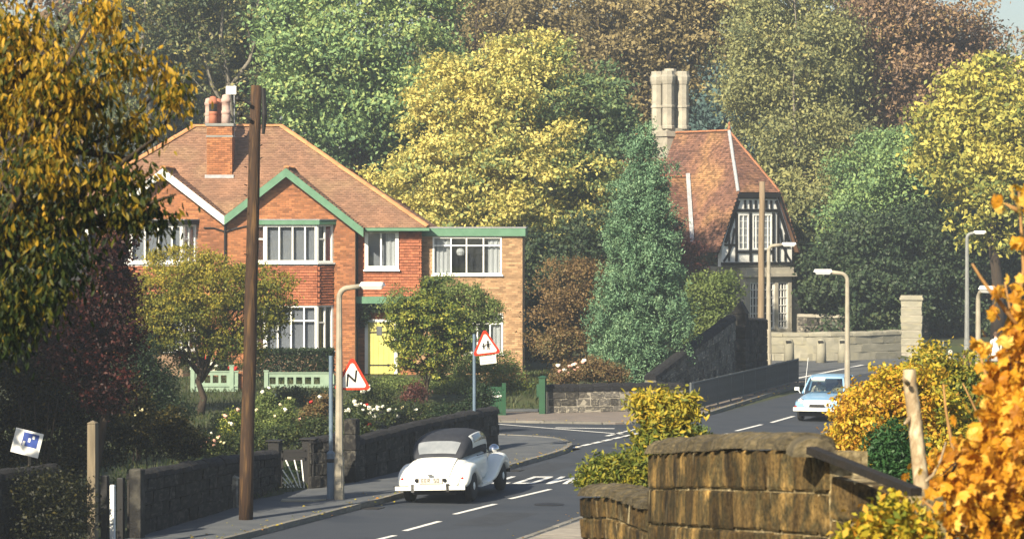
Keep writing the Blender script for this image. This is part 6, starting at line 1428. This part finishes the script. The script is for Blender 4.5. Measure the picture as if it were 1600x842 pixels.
# shrubs filling the understorey of the far wood
def wood_floor():
    L = []
    rr = random.Random(5)
    for i in range(46): L.append((-60 + i*38, rr.uniform(330,420), 60, 90, rr.uniform(-4,12)))
    for i in range(46): L.append((-60 + i*38, rr.uniform(180,280), 55, 90, rr.uniform(2,20)))
    for i in range(40): L.append((-60 + i*42, rr.uniform(80,130), 50, 60, rr.uniform(8,26)))
    o = thing('wood_undergrowth', None, None, (0,176,.5)); foliage(o, px_lobes(L, 176, .5), 110000, .42, L_under, 1.1, 14, name='undergrowth', kind='stuff', tvar=.6); o['kind'] = 'stuff'
wood_floor()
def far_wood():
    rr = random.Random(11); L = []
    for i in range(70): x = -130 + i*3.8 + rr.uniform(-3,3); y = rr.uniform(205,260); L.append((np.array((x, y, rr.uniform(5,11))), np.array((6,6,rr.uniform(5,8))), 0))
    o = thing('far_wood', None, None, (0,220,2)); foliage(o, L, 42000, .75, L_bgoak, 1.6, 12, name='far_crowns', kind='stuff'); o['kind'] = 'stuff'
far_wood()
def limb_tree(label, px, d, zbase_py, paths, mat, twigs, leaf, n, size=.2, r0=.24):
    b = P(px, zbase_py, d); root = thing('bare_limbed_tree', label, 'tree', b, group='thin-crowned trees in the upper wood'); rr = random.Random(px); mb = MB(); tips = []
    for w, pts in paths:
        q = [P(x, y, d + rr.uniform(-.6,.6)) - b for x, y in pts]; m = len(q); mb.tube(q, [r0*w*(1 - .75*i/(m-1)) for i in range(m)], 7)
        for k in range(twigs):
            i = rr.randint(1, m-1); s = q[i-1].lerp(q[i], rr.random()); e = s + Vector((rr.uniform(-1.6,1.6), rr.uniform(-1.2,1.2), rr.uniform(.2,1.8))); f = e + Vector((rr.uniform(-.9,.9), rr.uniform(-.6,.6), rr.uniform(.1,.9)))
            mb.tube([s, (s+e)/2 + Vector((0,0,.1)), e, f], [r0*w*.28, r0*w*.2, r0*w*.12, .012], 5); tips += [e, f]
    mb.build('trunk', mat, root, True); L = [(np.array(t + b), np.array((.7,.7,.55)), rr.uniform(-.2,.2)) for t in tips]
    foliage(root, L, n, size, leaf, .35, 10, tvar=.7, shell=.2)
m_barkl = M('grey_bark', (.22,.20,.16), (.14,.125,.10), .95, 4, .5, 10, stretch=(3,3,.6))
limb_tree('dark forked oak leaning right above the lodge chimney', 1010, 163, 300, [(1.1,[(1010,300),(1020,200),(1036,110),(1060,60),(1110,5),(1130,-30)]),(.6,[(1036,110),(1015,60),(985,10),(975,-30)]),(.5,[(1060,60),(1062,20),(1050,-25)]),(.5,[(1020,170),(985,130),(950,80),(930,30)]),(.4,[(1090,30),(1130,40),(1165,20)])], m_bark, 7, L_bgoak, 7000)
limb_tree('pale grey forked tree left of the utility pole top', 365, 150, 260, [(.8,[(365,260),(362,190),(356,120),(345,60),(350,-20)]),(.5,[(358,140),(390,95),(405,40),(400,-20)]),(.5,[(362,190),(330,130),(315,70),(300,10)]),(.4,[(348,75),(320,40),(310,-10)])], m_barkl, 7, L_bgdark, 6000)
limb_tree('grey-limbed tree showing through leaves above the cherry tip', 235, 151, 250, [(.8,[(235,250),(232,150),(222,80),(228,-20)]),(.5,[(232,150),(265,90),(280,20)]),(.4,[(224,100),(190,50),(180,-10)])], m_barkl, 7, L_bgdark, 5000)
limb_tree('dark upright tree between the green tree and the oak', 745, 156, 260, [(.9,[(745,260),(748,150),(740,70),(752,-20)]),(.5,[(746,110),(775,60),(800,10)]),(.5,[(742,90),(715,50),(705,5)])], m_bark, 6, L_bgoak, 4500)
limb_tree('slim pale birch stem in front of the willow-gold tree', 1241, 158, 330, [(.55,[(1241,330),(1242,230),(1240,130),(1244,40),(1240,-20)]),(.3,[(1241,180),(1262,120),(1270,60)]),(.3,[(1241,150),(1222,90),(1215,40)])], m_barkl, 6, L_birch, 6000, .2, .16)
# the big yellow sycamore between the houses
veg('yellow_sycamore','big rounded yellow sycamore between the brick houses and the lodge','tree',
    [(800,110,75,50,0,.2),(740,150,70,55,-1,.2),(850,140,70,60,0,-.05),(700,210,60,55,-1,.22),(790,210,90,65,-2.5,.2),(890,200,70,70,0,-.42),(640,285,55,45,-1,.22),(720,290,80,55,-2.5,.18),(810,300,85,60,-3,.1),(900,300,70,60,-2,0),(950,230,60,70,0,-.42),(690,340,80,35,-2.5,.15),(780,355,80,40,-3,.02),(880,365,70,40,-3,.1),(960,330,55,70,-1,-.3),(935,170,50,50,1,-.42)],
    138,100000,.19,L_syc,basepx=800,r0=.45,rc=.42,per=24,tvar=.55,shell=.78, puff=.85, gap=1.25)
veg('evergreen_shrub','dark green ivy-clad mass right of the flat-roofed extension','shrub',[(850,420,45,50),(840,500,30,60),(900,400,55,45),(880,480,50,50),(930,440,45,60),(840,560,25,40),(930,380,40,40)],126,26000,.17,L_yew,basepx=870,r0=.2,rc=.35,tvar=.6, puff=.6)
veg('russet_shrub','russet-brown open shrub left of the conical cypress','shrub',[(890,455,50,45),(870,500,42,45),(915,490,40,45),(885,550,45,35,0,.2),(925,440,35,35)],112,14000,.11,L_brown,basepx=890,r0=.12,rc=.3,trunk=True, puff=.4)
def cypress():
    d = 106; rows = []; rr = random.Random(3)
    for i in range(17):
        t = i/16; y = 212 + (575-212)*t; hw = 9 + 73*t**.55 if t < .95 else 70
        cx = 1009 - 8*t
        for k in range(max(1, int(hw/11))):
            a = rr.uniform(0, 2*PI); rows.append((cx + math.cos(a)*hw*.58, y + rr.uniform(-8,8), hw*.44+6, 18+hw*.18, math.sin(a)*hw*.58*d/F))
        rows.append((cx, y, hw*.8, 24))
    base = Vector(((1005-800)*d/F, d, .3)); root = thing('cypress', 'tall conical blue-green cypress standing behind the low corner wall', 'tree', base)
    mb = MB(); mb.tube([(0,0,-.2),(0,0,3),(0,0,8.6)], [.2,.14,.03], 8); mb.build('trunk', m_bark, root, True)
    foliage(root, px_lobes(rows, d, 1.0), 95000, .11, L_conif, .13, 26, .36, shell=.8, flat=1.4, droop=-.5, up=.5, tvar=.5, puff=.30, gap=.8)
cypress()
veg('maroon_creeper','dark maroon creeper climbing between the cypress and the lodge gable','creeper',[(1070,415,22,42),(1080,455,24,40),(1062,378,18,28),(1080,495,22,26)],143,9000,.16,L_maroon,basepx=1080,r0=.12,rc=.3, puff=.4)
veg('garden_shrub','pale yellow-green shrub with a few cream flowers below the lodge','shrub',[(1112,462,26,36),(1128,450,20,24),(1100,500,26,30),(1135,495,22,22),(1090,520,22,25)],128,10000,.14,L_pale,basepx=1120,r0=.12,rc=.3,trunk=False,bz=2.0, puff=.4)
# front-garden trees
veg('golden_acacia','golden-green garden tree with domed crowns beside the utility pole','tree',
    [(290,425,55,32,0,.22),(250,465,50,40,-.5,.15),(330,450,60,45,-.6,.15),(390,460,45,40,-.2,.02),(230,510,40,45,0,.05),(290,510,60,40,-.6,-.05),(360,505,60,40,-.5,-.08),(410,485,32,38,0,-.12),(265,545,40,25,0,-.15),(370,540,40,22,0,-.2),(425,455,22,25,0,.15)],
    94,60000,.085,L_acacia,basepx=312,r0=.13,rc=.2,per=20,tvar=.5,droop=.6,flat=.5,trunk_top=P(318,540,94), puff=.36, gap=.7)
veg('standard_tree','small round-headed gold and dark green tree on a bare stem before the yellow door','tree',
    [(668,478,30,24,0,.0),(640,492,30,20,0,.12),(700,500,22,24,0,-.05),(668,522,48,24,-.3,.02),(634,532,22,20,0,.08),(702,540,20,20,0,-.1),(665,555,40,22,-.2,.1),(650,578,20,12,0,.25),(684,578,18,11,0,.05),(680,455,12,13,0,-.15)],
    100,24000,.10,L_stdtree,basepx=667,r0=.055,rc=.16,per=18,tvar=.75,flat=.35,trunk_top=P(667,560,100), puff=.26)
veg('weeping_tree','pale green spreading tree behind the small round-headed tree','tree',
    [(700,460,45,22,0,.1),(738,475,34,22,0,.05),(640,470,36,18,0,.1),(760,488,16,20),(720,498,34,20,0,-.1),(690,490,40,25)],
    108,16000,.09,L_pale,basepx=712,r0=.06,rc=.2,per=18,droop=.8,flat=.5, puff=.3)
veg('garden_shrub','loose green shrub behind the blue-grey sign post','shrub',[(715,580,35,30),(745,590,35,28),(770,580,28,30),(730,560,25,25),(790,585,20,22)],104,12000,.08,L_pale,basepx=745,r0=.06,rc=.2,trunk=False, puff=.3)
veg('garden_shrub','dark red-tinged shrub at the foot of the extension wall','shrub',[(790,590,25,20),(805,600,18,18),(770,605,20,16)],107,5000,.08,L_brown,basepx=790,r0=.05,rc=.18,trunk=False)
def hedge():
    fr_ = 110.5; a, b = P(398,547,fr_), P(518,586,fr_); root = thing('clipped_hedge', 'dark clipped hedge below the right-hand bay window', 'hedge', (a.x,fr_,.4))
    rng = np.random.default_rng(8); n = 15000; w = b.x-a.x; h = a.z-.4; dp = 1.1
    u = rng.random((n,3)); pos = np.stack([a.x + u[:,0]*w, fr_ + u[:,1]*dp, .4 + u[:,2]*h], -1)
    face = rng.integers(0,4,n); pos[face == 0,1] = fr_ + rng.random((face == 0).sum())*.12; pos[face == 1,2] = .4+h - rng.random((face == 1).sum())*.1; pos[face == 2,0] = a.x + w - rng.random((face == 2).sum())*.1
    pos += rng.normal(size=(n,3))*.03; N = unit(rng,n); N[:,1] -= .6; v = leaf_arrays(pos - np.array(root.location), N, unit(rng,n), .085*(.6+.8*rng.random(n)), .6, rng)
    link('foliage', mesh_quads('foliage', v, rng.random(n), L_hedge), root)
    mb = MB(); 
    for k in range(6): x = w*(k+.5)/6; mb.tube([(x,.5,-.1),(x+.1,.5,.6)], .03, 5)
    mb.build('stem', m_bark, root)
hedge()
# roses
def bloom_mesh(name, mat):
    mb = MB(); vs = [(0,0,.5)]; 
    for r, z, n in ((.5,.35,7),(.62,-.05,7),(.35,-.4,7)):
        for k in range(n): t = 2*PI*k/n + z; q = r*(1 + .18*math.sin(3*t)); vs.append((q*math.cos(t), q*math.sin(t), z + .1*math.sin(5*t)))
    fs = [(0,1+k,1+(k+1) % 7) for k in range(7)]
    for i in range(2): fs += [(1+i*7+k, 8+i*7+k, 8+i*7+(k+1) % 7, 1+i*7+(k+1) % 7) for k in range(7)]
    mb.add(vs, fs); return mb.mesh(name, mat)
m_bl = {'white': M('white_petal', (.80,.80,.70), (.72,.70,.55), .7, 20, 0), 'red': M('red_petal', (.60,.03,.02), (.45,.02,.02), .7, 20, 0), 'pink': M('pink_petal', (.72,.33,.27), (.66,.42,.32), .7, 20, 0), 'cream': M('cream_petal', (.80,.70,.38), (.72,.62,.34), .7, 20, 0)}
BLM = {k: bloom_mesh('bloom', m) for k, m in m_bl.items()}
def rose(label, lobes, d, n, blooms, mat=L_rose, size=.07, name='rose_bush', cat='rose bush', bsize=.10):
    root = veg(name, label, cat, lobes, d, n, size, mat, trunk=False, r0=.06, rc=.14, per=12, tvar=.7, bz=None)
    rr = random.Random(int(lobes[0][0]))
    for px, py, c in blooms:
        o = link('bloom', BLM[c], root); o.location = P(px, py, d - .35) - root.location; s = bsize*rr.uniform(.8,1.35); o.scale = (s,s,s*.85); o.rotation_euler = (rr.uniform(.3,1.2), rr.uniform(-.5,.5), rr.uniform(0,6))
    return root
W_, R_, K_, C_ = 'white','red','pink','cream'
rose('tall rose bush with white and a few red blooms beside the double bend sign',[(560,640,28,30),(590,650,30,28),(570,610,22,22),(545,660,20,25),(600,620,18,20)],93,9000,
    [(541,642,W_),(545,640,W_),(556,632,W_),(563,631,W_),(570,633,W_),(577,637,W_),(584,640,W_),(590,640,W_),(573,632,R_),(598,635,W_),(554,627,W_),(567,612,W_),(576,608,W_),(577,603,W_),(553,628,W_),(590,636,W_),(574,661,R_),(577,663,R_),(560,648,W_),(552,651,W_),(608,640,W_),(585,650,W_),(567,640,W_),(578,645,W_)])
rose('low rose bush with scattered pale blooms behind the middle of the long black wall',[(640,645,35,22),(680,650,40,20),(620,655,25,22)],95,8000,[(618,640,W_),(628,637,C_),(622,650,W_),(650,640,W_),(645,655,C_),(700,640,W_),(690,652,C_)])
rose('leggy rose bush with cream blooms behind the sunburst gate',[(440,655,16,24),(452,640,12,20),(430,672,14,16)],84,3600,[(438,632,C_),(452,622,C_),(446,640,W_),(430,650,C_)],L_pale,.06)
rose('reddish-leaved rose bush left of the blue-grey sign post',[(488,650,20,24),(502,632,14,20),(478,672,18,16)],82,4600,[(486,628,R_),(500,620,W_),(470,655,K_)],L_brown,.06)
rose('upright green rose bush with white blooms behind the tall timber pole',[(412,640,16,26),(402,660,14,18),(420,622,10,16)],86,3400,[(410,612,W_),(420,606,W_),(401,640,C_)],L_pale,.06)
rose('olive shrub with a few pink blooms right of the flower clump',[(356,668,16,20),(372,654,14,18),(366,680,16,12)],80,3600,[(352,650,K_),(372,640,K_),(362,662,W_)],L_stdtree,.055)
rose('dark rose bush with sparse blooms in front of the braced green panel',[(430,640,40,25),(480,635,45,28),(455,620,30,20),(505,640,25,30)],98,11000,[(426,612,C_),(430,617,W_),(470,650,C_),(487,640,W_),(455,645,W_),(500,650,W_),(512,655,R_),(478,660,W_),(446,606,C_)])
rose('rose bush with mixed white, pink and red blooms under the golden tree',[(330,572,30,16),(300,568,22,18),(350,570,25,14),(385,575,16,14)],106.5,5000,[(291,548,W_),(281,550,R_),(283,556,R_),(296,560,W_),(300,575,W_),(313,566,W_),(304,571,K_),(322,563,W_),(327,563,W_),(331,568,W_),(329,576,W_),(318,560,R_),(338,572,W_),(335,580,W_),(262,548,W_),(358,575,R_),(368,576,R_),(392,572,R_)],bsize=.13)
rose('tall wild shrub with small yellow flowers in the shade behind the left garden wall',[(200,660,45,35),(240,680,45,35),(215,625,25,30),(170,700,35,30),(270,660,30,30),(290,690,35,30),(205,600,8,25)],69,15000,[(220,641,C_),(211,648,C_),(205,675,C_),(203,686,C_),(188,673,C_),(222,640,C_),(170,690,C_),(150,645,W_),(160,660,C_)],L_olive,.07,'wild_shrub','shrub',.055)
rose('low flowering plants with pink and cream blooms just behind the left garden wall',[(310,690,30,18),(345,690,30,16),(330,700,40,15),(375,690,25,18)],73,7000,[(300,692,K_),(314,699,K_),(326,684,K_),(330,676,W_),(322,690,K_),(335,688,K_),(340,684,C_),(345,690,C_),(350,692,C_),(334,695,K_),(292,686,K_),(318,684,W_),(358,660,C_),(342,682,K_)],L_rose,.05,'flower_clump','flowers',.06)
rose('pink-flowered shrub spilling over the low corner wall',[(905,580,40,18),(945,582,38,16),(880,590,25,14),(925,570,25,14),(965,590,20,12)],101.5,10000,[(890,572,K_),(898,578,K_),(896,570,W_),(911,565,K_),(904,574,K_),(872,571,W_),(888,583,K_),(882,578,W_),(913,563,W_),(900,568,K_),(875,580,K_)],L_brown,.075,'flowering_shrub','shrub')
for lab, lobes, d, n, mat in (('very dark low shrub added to darken the gap behind the sunburst gate',[(458,752,20,24),(470,735,14,20)],73.2,5000,L_hedge),('dark low shrub behind the black gateposts',[(445,680,30,15),(490,670,30,20),(410,690,25,18)],80,7000,L_rose),('bushy green plants between the lamp post and the long black wall',[(545,690,22,30),(560,670,20,25)],76,5000,L_rose),  # first shrub is added only as a dark backdrop to the gate
    ('dark shrub at the back of the garden below the braced panel',[(400,665,35,22),(440,660,35,18),(360,662,30,20)],88,8000,L_rose),('low dark shrub behind the right end of the long black wall',[(700,650,30,20),(740,640,30,18),(755,620,20,20)],91,7000,L_hedge),
    ('small maroon shrub near the stem of the round-headed tree',[(650,615,16,18),(640,625,14,12)],97,2500,L_maroon),('low grey-green rockery plants along the garden bank',[(620,600,40,12),(690,605,50,12),(740,610,30,12)],103,6000,L_pale),
    ('shadowed bush at the foot of the golden tree',[(240,600,40,40),(210,570,35,40),(270,640,35,25),(180,610,30,40)],86,13000,L_hedge),('yellowing ground plants beside the garden path',[(830,625,14,8),(845,632,12,8),(815,605,14,8)],104,2500,L_stdtree)):
    veg('garden_shrub', lab, 'shrub', lobes, d, n, .075, mat, trunk=False, r0=.06, rc=.18, per=12, tvar=.6)
# leaves fallen along the gutters and on the pavements
rng = np.random.default_rng(21); P_ = []
for line, n, sp in ((lk, 420, .5), (fk, 200, .6), (rk, 160, .5)):
    ln = Line([(x, y, 0) for x, y in line])
    for i in range(n):
        q = ln.at(rng.random()*ln.L[-1]); off = abs(rng.normal())*sp; a = rng.random()*6.28; x, y = q.x + math.cos(a)*off*.8, q.y + math.sin(a)*off*.8; P_.append((x, y, .135 if line is not fk else .085))
P_ = np.array(P_); n = len(P_); v = leaf_arrays(P_, np.array([0,0,1.]) + rng.normal(size=(n,3))*.25, np.concatenate([rng.normal(size=(n,2)), np.zeros((n,1))], 1), .05 + .05*rng.random(n), .6, rng)
tag(link('fallen_leaves', mesh_quads('fallen_leaves', v, rng.random(n), L_orange)), kind='stuff')
# ---------------- near plants
# cherry at the left
cl = [(30,60,70,50,0,.12),(90,130,60,50,-.3,.15),(20,170,70,60,0,.15),(110,210,55,45,0,.1),(60,260,75,50,-.3,.08),(170,270,40,30,0,.0),(130,320,60,45,0,-.1),(30,350,80,60,0,-.1),(200,330,45,28,0,-.15),(225,290,30,14,.2,-.05),(250,340,24,10,.2,-.15),(90,400,75,50,0,-.22),(190,215,32,20,.2,.08),(225,200,30,11,.2,.1),(240,110,30,14,.3,.2),(262,130,18,14,.3,.05),(160,40,26,40,.2,.22),(180,100,22,16,.2,.1),(150,150,30,24,0,.1),(60,460,80,50,0,-.28),(-10,90,60,70,0,.15),(270,160,12,14,.3,.1),(215,345,30,16,.2,-.1),(0,520,60,60,0,-.3)]  # lobe tints: autumn gold, with sunlight painted in above and shade below
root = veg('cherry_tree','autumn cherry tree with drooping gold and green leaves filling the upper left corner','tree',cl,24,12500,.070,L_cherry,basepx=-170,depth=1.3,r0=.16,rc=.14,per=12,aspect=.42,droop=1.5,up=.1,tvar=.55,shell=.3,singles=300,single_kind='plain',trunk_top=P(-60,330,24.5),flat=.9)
mb = MB()
for pts in ([(-60,330),(40,260),(120,235),(190,205),(262,125)],[(-60,330),(60,330),(160,320),(230,335),(280,335)],[(-60,300),(20,180),(70,90),(120,20),(160,-30)],[(40,260),(110,170),(160,120),(250,100)],[(-60,330),(60,420),(120,470)],[(120,235),(200,250),(240,220),(278,165)]):
    q = [P(x,y,24+.2*i) - root.location for i, (x,y) in enumerate(pts)]; mb.tube(q, [.035*(1-.8*i/(len(q)-1)) for i in range(len(q))], 6)
mb.build('branch', m_bark, root, True)
veg('red_shrub','dark red-leaved shrub under the cherry at the left','shrub',[(170,410,32,45),(185,380,22,30),(150,470,50,50),(180,520,45,45),(120,540,60,60),(190,455,22,40),(160,600,50,50)],62,17000,.09,L_red,basepx=150,r0=.12,rc=.2,tvar=.6,trunk=True)
DG = 'dark shrubs in the shade at the left edge'
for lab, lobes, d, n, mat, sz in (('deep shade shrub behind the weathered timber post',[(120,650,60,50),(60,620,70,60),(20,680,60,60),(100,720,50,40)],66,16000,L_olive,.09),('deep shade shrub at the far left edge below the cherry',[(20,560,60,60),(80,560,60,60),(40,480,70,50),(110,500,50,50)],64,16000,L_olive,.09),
    ('low shaded shrub spilling over the wall at the bottom left',[(30,770,60,40,0,-.25),(90,760,50,30,0,-.25),(120,800,40,40,0,-.25),(30,830,60,40,0,-.25),(85,820,50,40,0,-.25)],57.5,11000,L_olive,.07),('shaded bush between the dark red shrub and the golden tree',[(215,560,35,50),(230,610,35,40),(200,640,40,30)],78,9000,L_hedge,.08)):  # negative tints put shade into the bottom-left leaves
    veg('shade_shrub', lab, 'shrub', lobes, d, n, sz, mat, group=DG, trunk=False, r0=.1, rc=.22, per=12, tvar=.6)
# unseen trees added out of frame to throw shade over the left-hand gardens
def shade_tree(x, y, h, lab, r=3.2):
    z = tz(x,y); base = Vector((x,y,z)); L = [(np.array((x+a*r*.5,y+b*r*.5,z+h*c)), np.array((r*s,r*s,h*.24)), 0) for a,b,c,s in ((0,0,.85,.7),(.6,.3,.62,.8),(-.6,.4,.6,.8),(.2,-.7,.6,.8),(0,0,.42,1.0),(.5,.5,.35,.8),(-.5,-.4,.35,.8))]
    tree('added_shade_tree', lab, 'tree', base, L, 9000, .36, L_bgdark, r0=.25, rc=.7, per=14, group='added shade trees left of the view')
shade_tree(-15,54.5,10.5,'dark unseen tree added to shade the red shrub',2.6); shade_tree(-16.8,58,11,'broad unseen tree added to shade the left gardens',3.0); shade_tree(-22,58,10.5,'tall dark added shade tree behind the left gardens'); shade_tree(-17,68,8.5,'dark added shade tree at the far side of the left gardens',2.8)
shade_tree(-10.6,16.5,8.5,'dark added shade tree beside the cherry, out at the left',2.8)
# foreground right
veg('orange_shrub','broad orange and gold shrub hiding the front of the blue car','shrub',[(1402,612,52,34,0,.1),(1362,640,32,32,0,.05),(1330,672,32,26,0,0),(1375,660,50,40,-.3,.12),(1430,640,50,50,0,-.1),(1355,705,50,40,-.2,.15),(1400,720,50,50,0,-.05),(1440,600,35,32,0,-.1),(1330,712,30,36),(1450,680,50,60,0,-.1)],44,30000,.072,L_orange,basepx=1370,r0=.1,rc=.13,per=18,tvar=.55,trunk=False, puff=.22)
veg('green_hedge','dark green and yellow leafy bush right of the orange shrub','shrub',[(1470,590,40,28,0,.0),(1510,600,40,30,0,.0),(1490,640,45,40,0,-.1),(1530,630,35,40),(1480,690,50,50,0,-.15),(1535,690,40,60,0,-.1),(1450,575,25,18,0,.2)],47,20000,.075,L_bush,basepx=1500,r0=.1,rc=.14,per=16,tvar=.5,trunk=False, puff=.22)
veg('fir_bush','dense dark green fir bush in front of the orange shrub','shrub',[(1395,690,28,35),(1385,730,30,35),(1420,720,25,40),(1400,760,40,30),(1372,700,16,25)],30,9000,.05,L_fern,basepx=1400,r0=.06,rc=.08,per=16,trunk=False,aspect=.35)
veg('gold_shrub','upright gold-tipped bush rising behind the left end of the big wall','shrub',[(1040,650,35,30,0,.22),(1015,640,18,22,0,.25),(1065,640,22,22,0,.25),(1030,690,40,35,0,.02),(1060,690,35,30,0,.08),(1005,720,25,30,0,-.1),(1040,730,40,30,0,-.12),(1035,620,10,16,0,.2),(998,625,10,10,0,.2),(1078,622,8,8,0,.25)],36,9000,.075,L_bush,basepx=1035,r0=.07,rc=.12,per=10,tvar=.4,trunk=False,singles=280)
veg('laurel_bush','low rounded green bush above the low end of the stone wall','shrub',[(945,735,32,25,0,-.05),(975,730,28,22,0,-.05),(925,750,18,16,0,-.05),(985,750,25,22,0,0),(955,755,30,18,0,.0),(1000,745,20,25,0,.05)],34,8000,.062,L_bush,basepx=958,r0=.05,rc=.1,per=10,tvar=.35,trunk=False,singles=220)
veg('small_bush','small dull green bush behind the gold-tipped bush','shrub',[(1088,678,12,12,0,-.1),(1080,690,12,12,0,-.1)],40,1400,.06,L_pale,basepx=1085,r0=.03,rc=.08,trunk=False)
mr = veg('golden_maple','mass of bright golden lobed leaves filling the lower right corner','shrub',
    [(1604,530,22,30,0,.1),(1582,600,26,30,0,.05),(1604,630,50,55,0,.12),(1572,660,24,32,0,0),(1590,700,60,60,-.2,.05),(1545,725,26,36,0,.0),(1482,745,32,36,5.5,-.05),(1550,770,70,60,-.3,.0),(1485,800,45,40,5.5,-.05),(1600,800,50,60,0,0),(1415,825,36,24,6,-.2)],
    17.5,4600,.075,L_maple,basepx=1640,depth=.9,r0=.06,rc=.10,per=9,aspect=.8,up=.15,tvar=.45,shell=.3,singles=300,single_kind='lobed',droop=.6,flat=1.0)
mb = MB()
for pts in ([(1640,900),(1600,760),(1580,640),(1585,520),(1570,440)],[(1600,760),(1540,700),(1500,690)],[(1620,860),(1540,790),(1470,760)],[(1580,640),(1545,600),(1530,550)],[(1585,520),(1600,420),(1592,300)],[(1592,330),(1570,318)],[(1560,840),(1480,810),(1440,780)]):
    q = [P(x,y,17.7) - mr.location for x, y in pts]; mb.tube(q, [.02*(1-.75*i/(len(q)-1)) for i in range(len(q))], 6)
mb.build('branch', m_cane, mr, True)
veg('low_gold_shrub','olive and orange low shrub at the foot of the sloping plank','shrub',[(1400,800,35,30,0,-.1),(1380,830,40,25,0,-.1),(1430,830,40,25,0,0),(1340,838,30,12,0,-.1)],18.8,1500,.06,L_orange,basepx=1400,r0=.04,rc=.1,per=8,tvar=.6,trunk=False,shell=.3)
sm = [leafmesh_single('leaf', 'lobed', L_maple, q) for q in (.4,.6,.8,.95)]; rr = random.Random(2)
for px, py, n, sp in ((1562,318,3,9),(1588,300,5,14),(1596,332,3,8),(1593,388,4,10),(1535,545,6,12),(1526,540,2,5),(1578,450,7,18),(1560,462,3,8),(1596,470,6,14),(1552,488,3,6),(1574,532,3,6)):
    for i in range(n):
        o = link('leaf', rr.choice(sm), mr); o.location = P(px + rr.uniform(-sp,sp), py + rr.uniform(-sp,sp), 17.4 + rr.uniform(-.1,.1)) - mr.location; s = rr.uniform(.06,.10); o.scale = (s,s,s); o.rotation_euler = (rr.uniform(.6,1.9), rr.uniform(-.8,.8), rr.uniform(-2,2))
# ------------------------------------------------------------------ the air of the valley
hz = MB(); hz.box(-260, 260, -30, 420, -1.5, 36.0); ho = hz.build('haze', None); tag(ho, kind='stuff'); ho.display_type = 'WIRE'
hm = bpy.data.materials.new('haze_air'); hm.use_nodes = True; hn = hm.node_tree.nodes; hn.remove(hn['Principled BSDF'])
pv = hn.new('ShaderNodeVolumePrincipled'); pv.inputs['Color'].default_value = (.80,.90,1.0,1); pv.inputs['Density'].default_value = .0008; pv.inputs['Anisotropy'].default_value = .25
hm.node_tree.links.new(pv.outputs[0], hn['Material Output'].inputs['Volume']); ho.data.materials.append(hm)
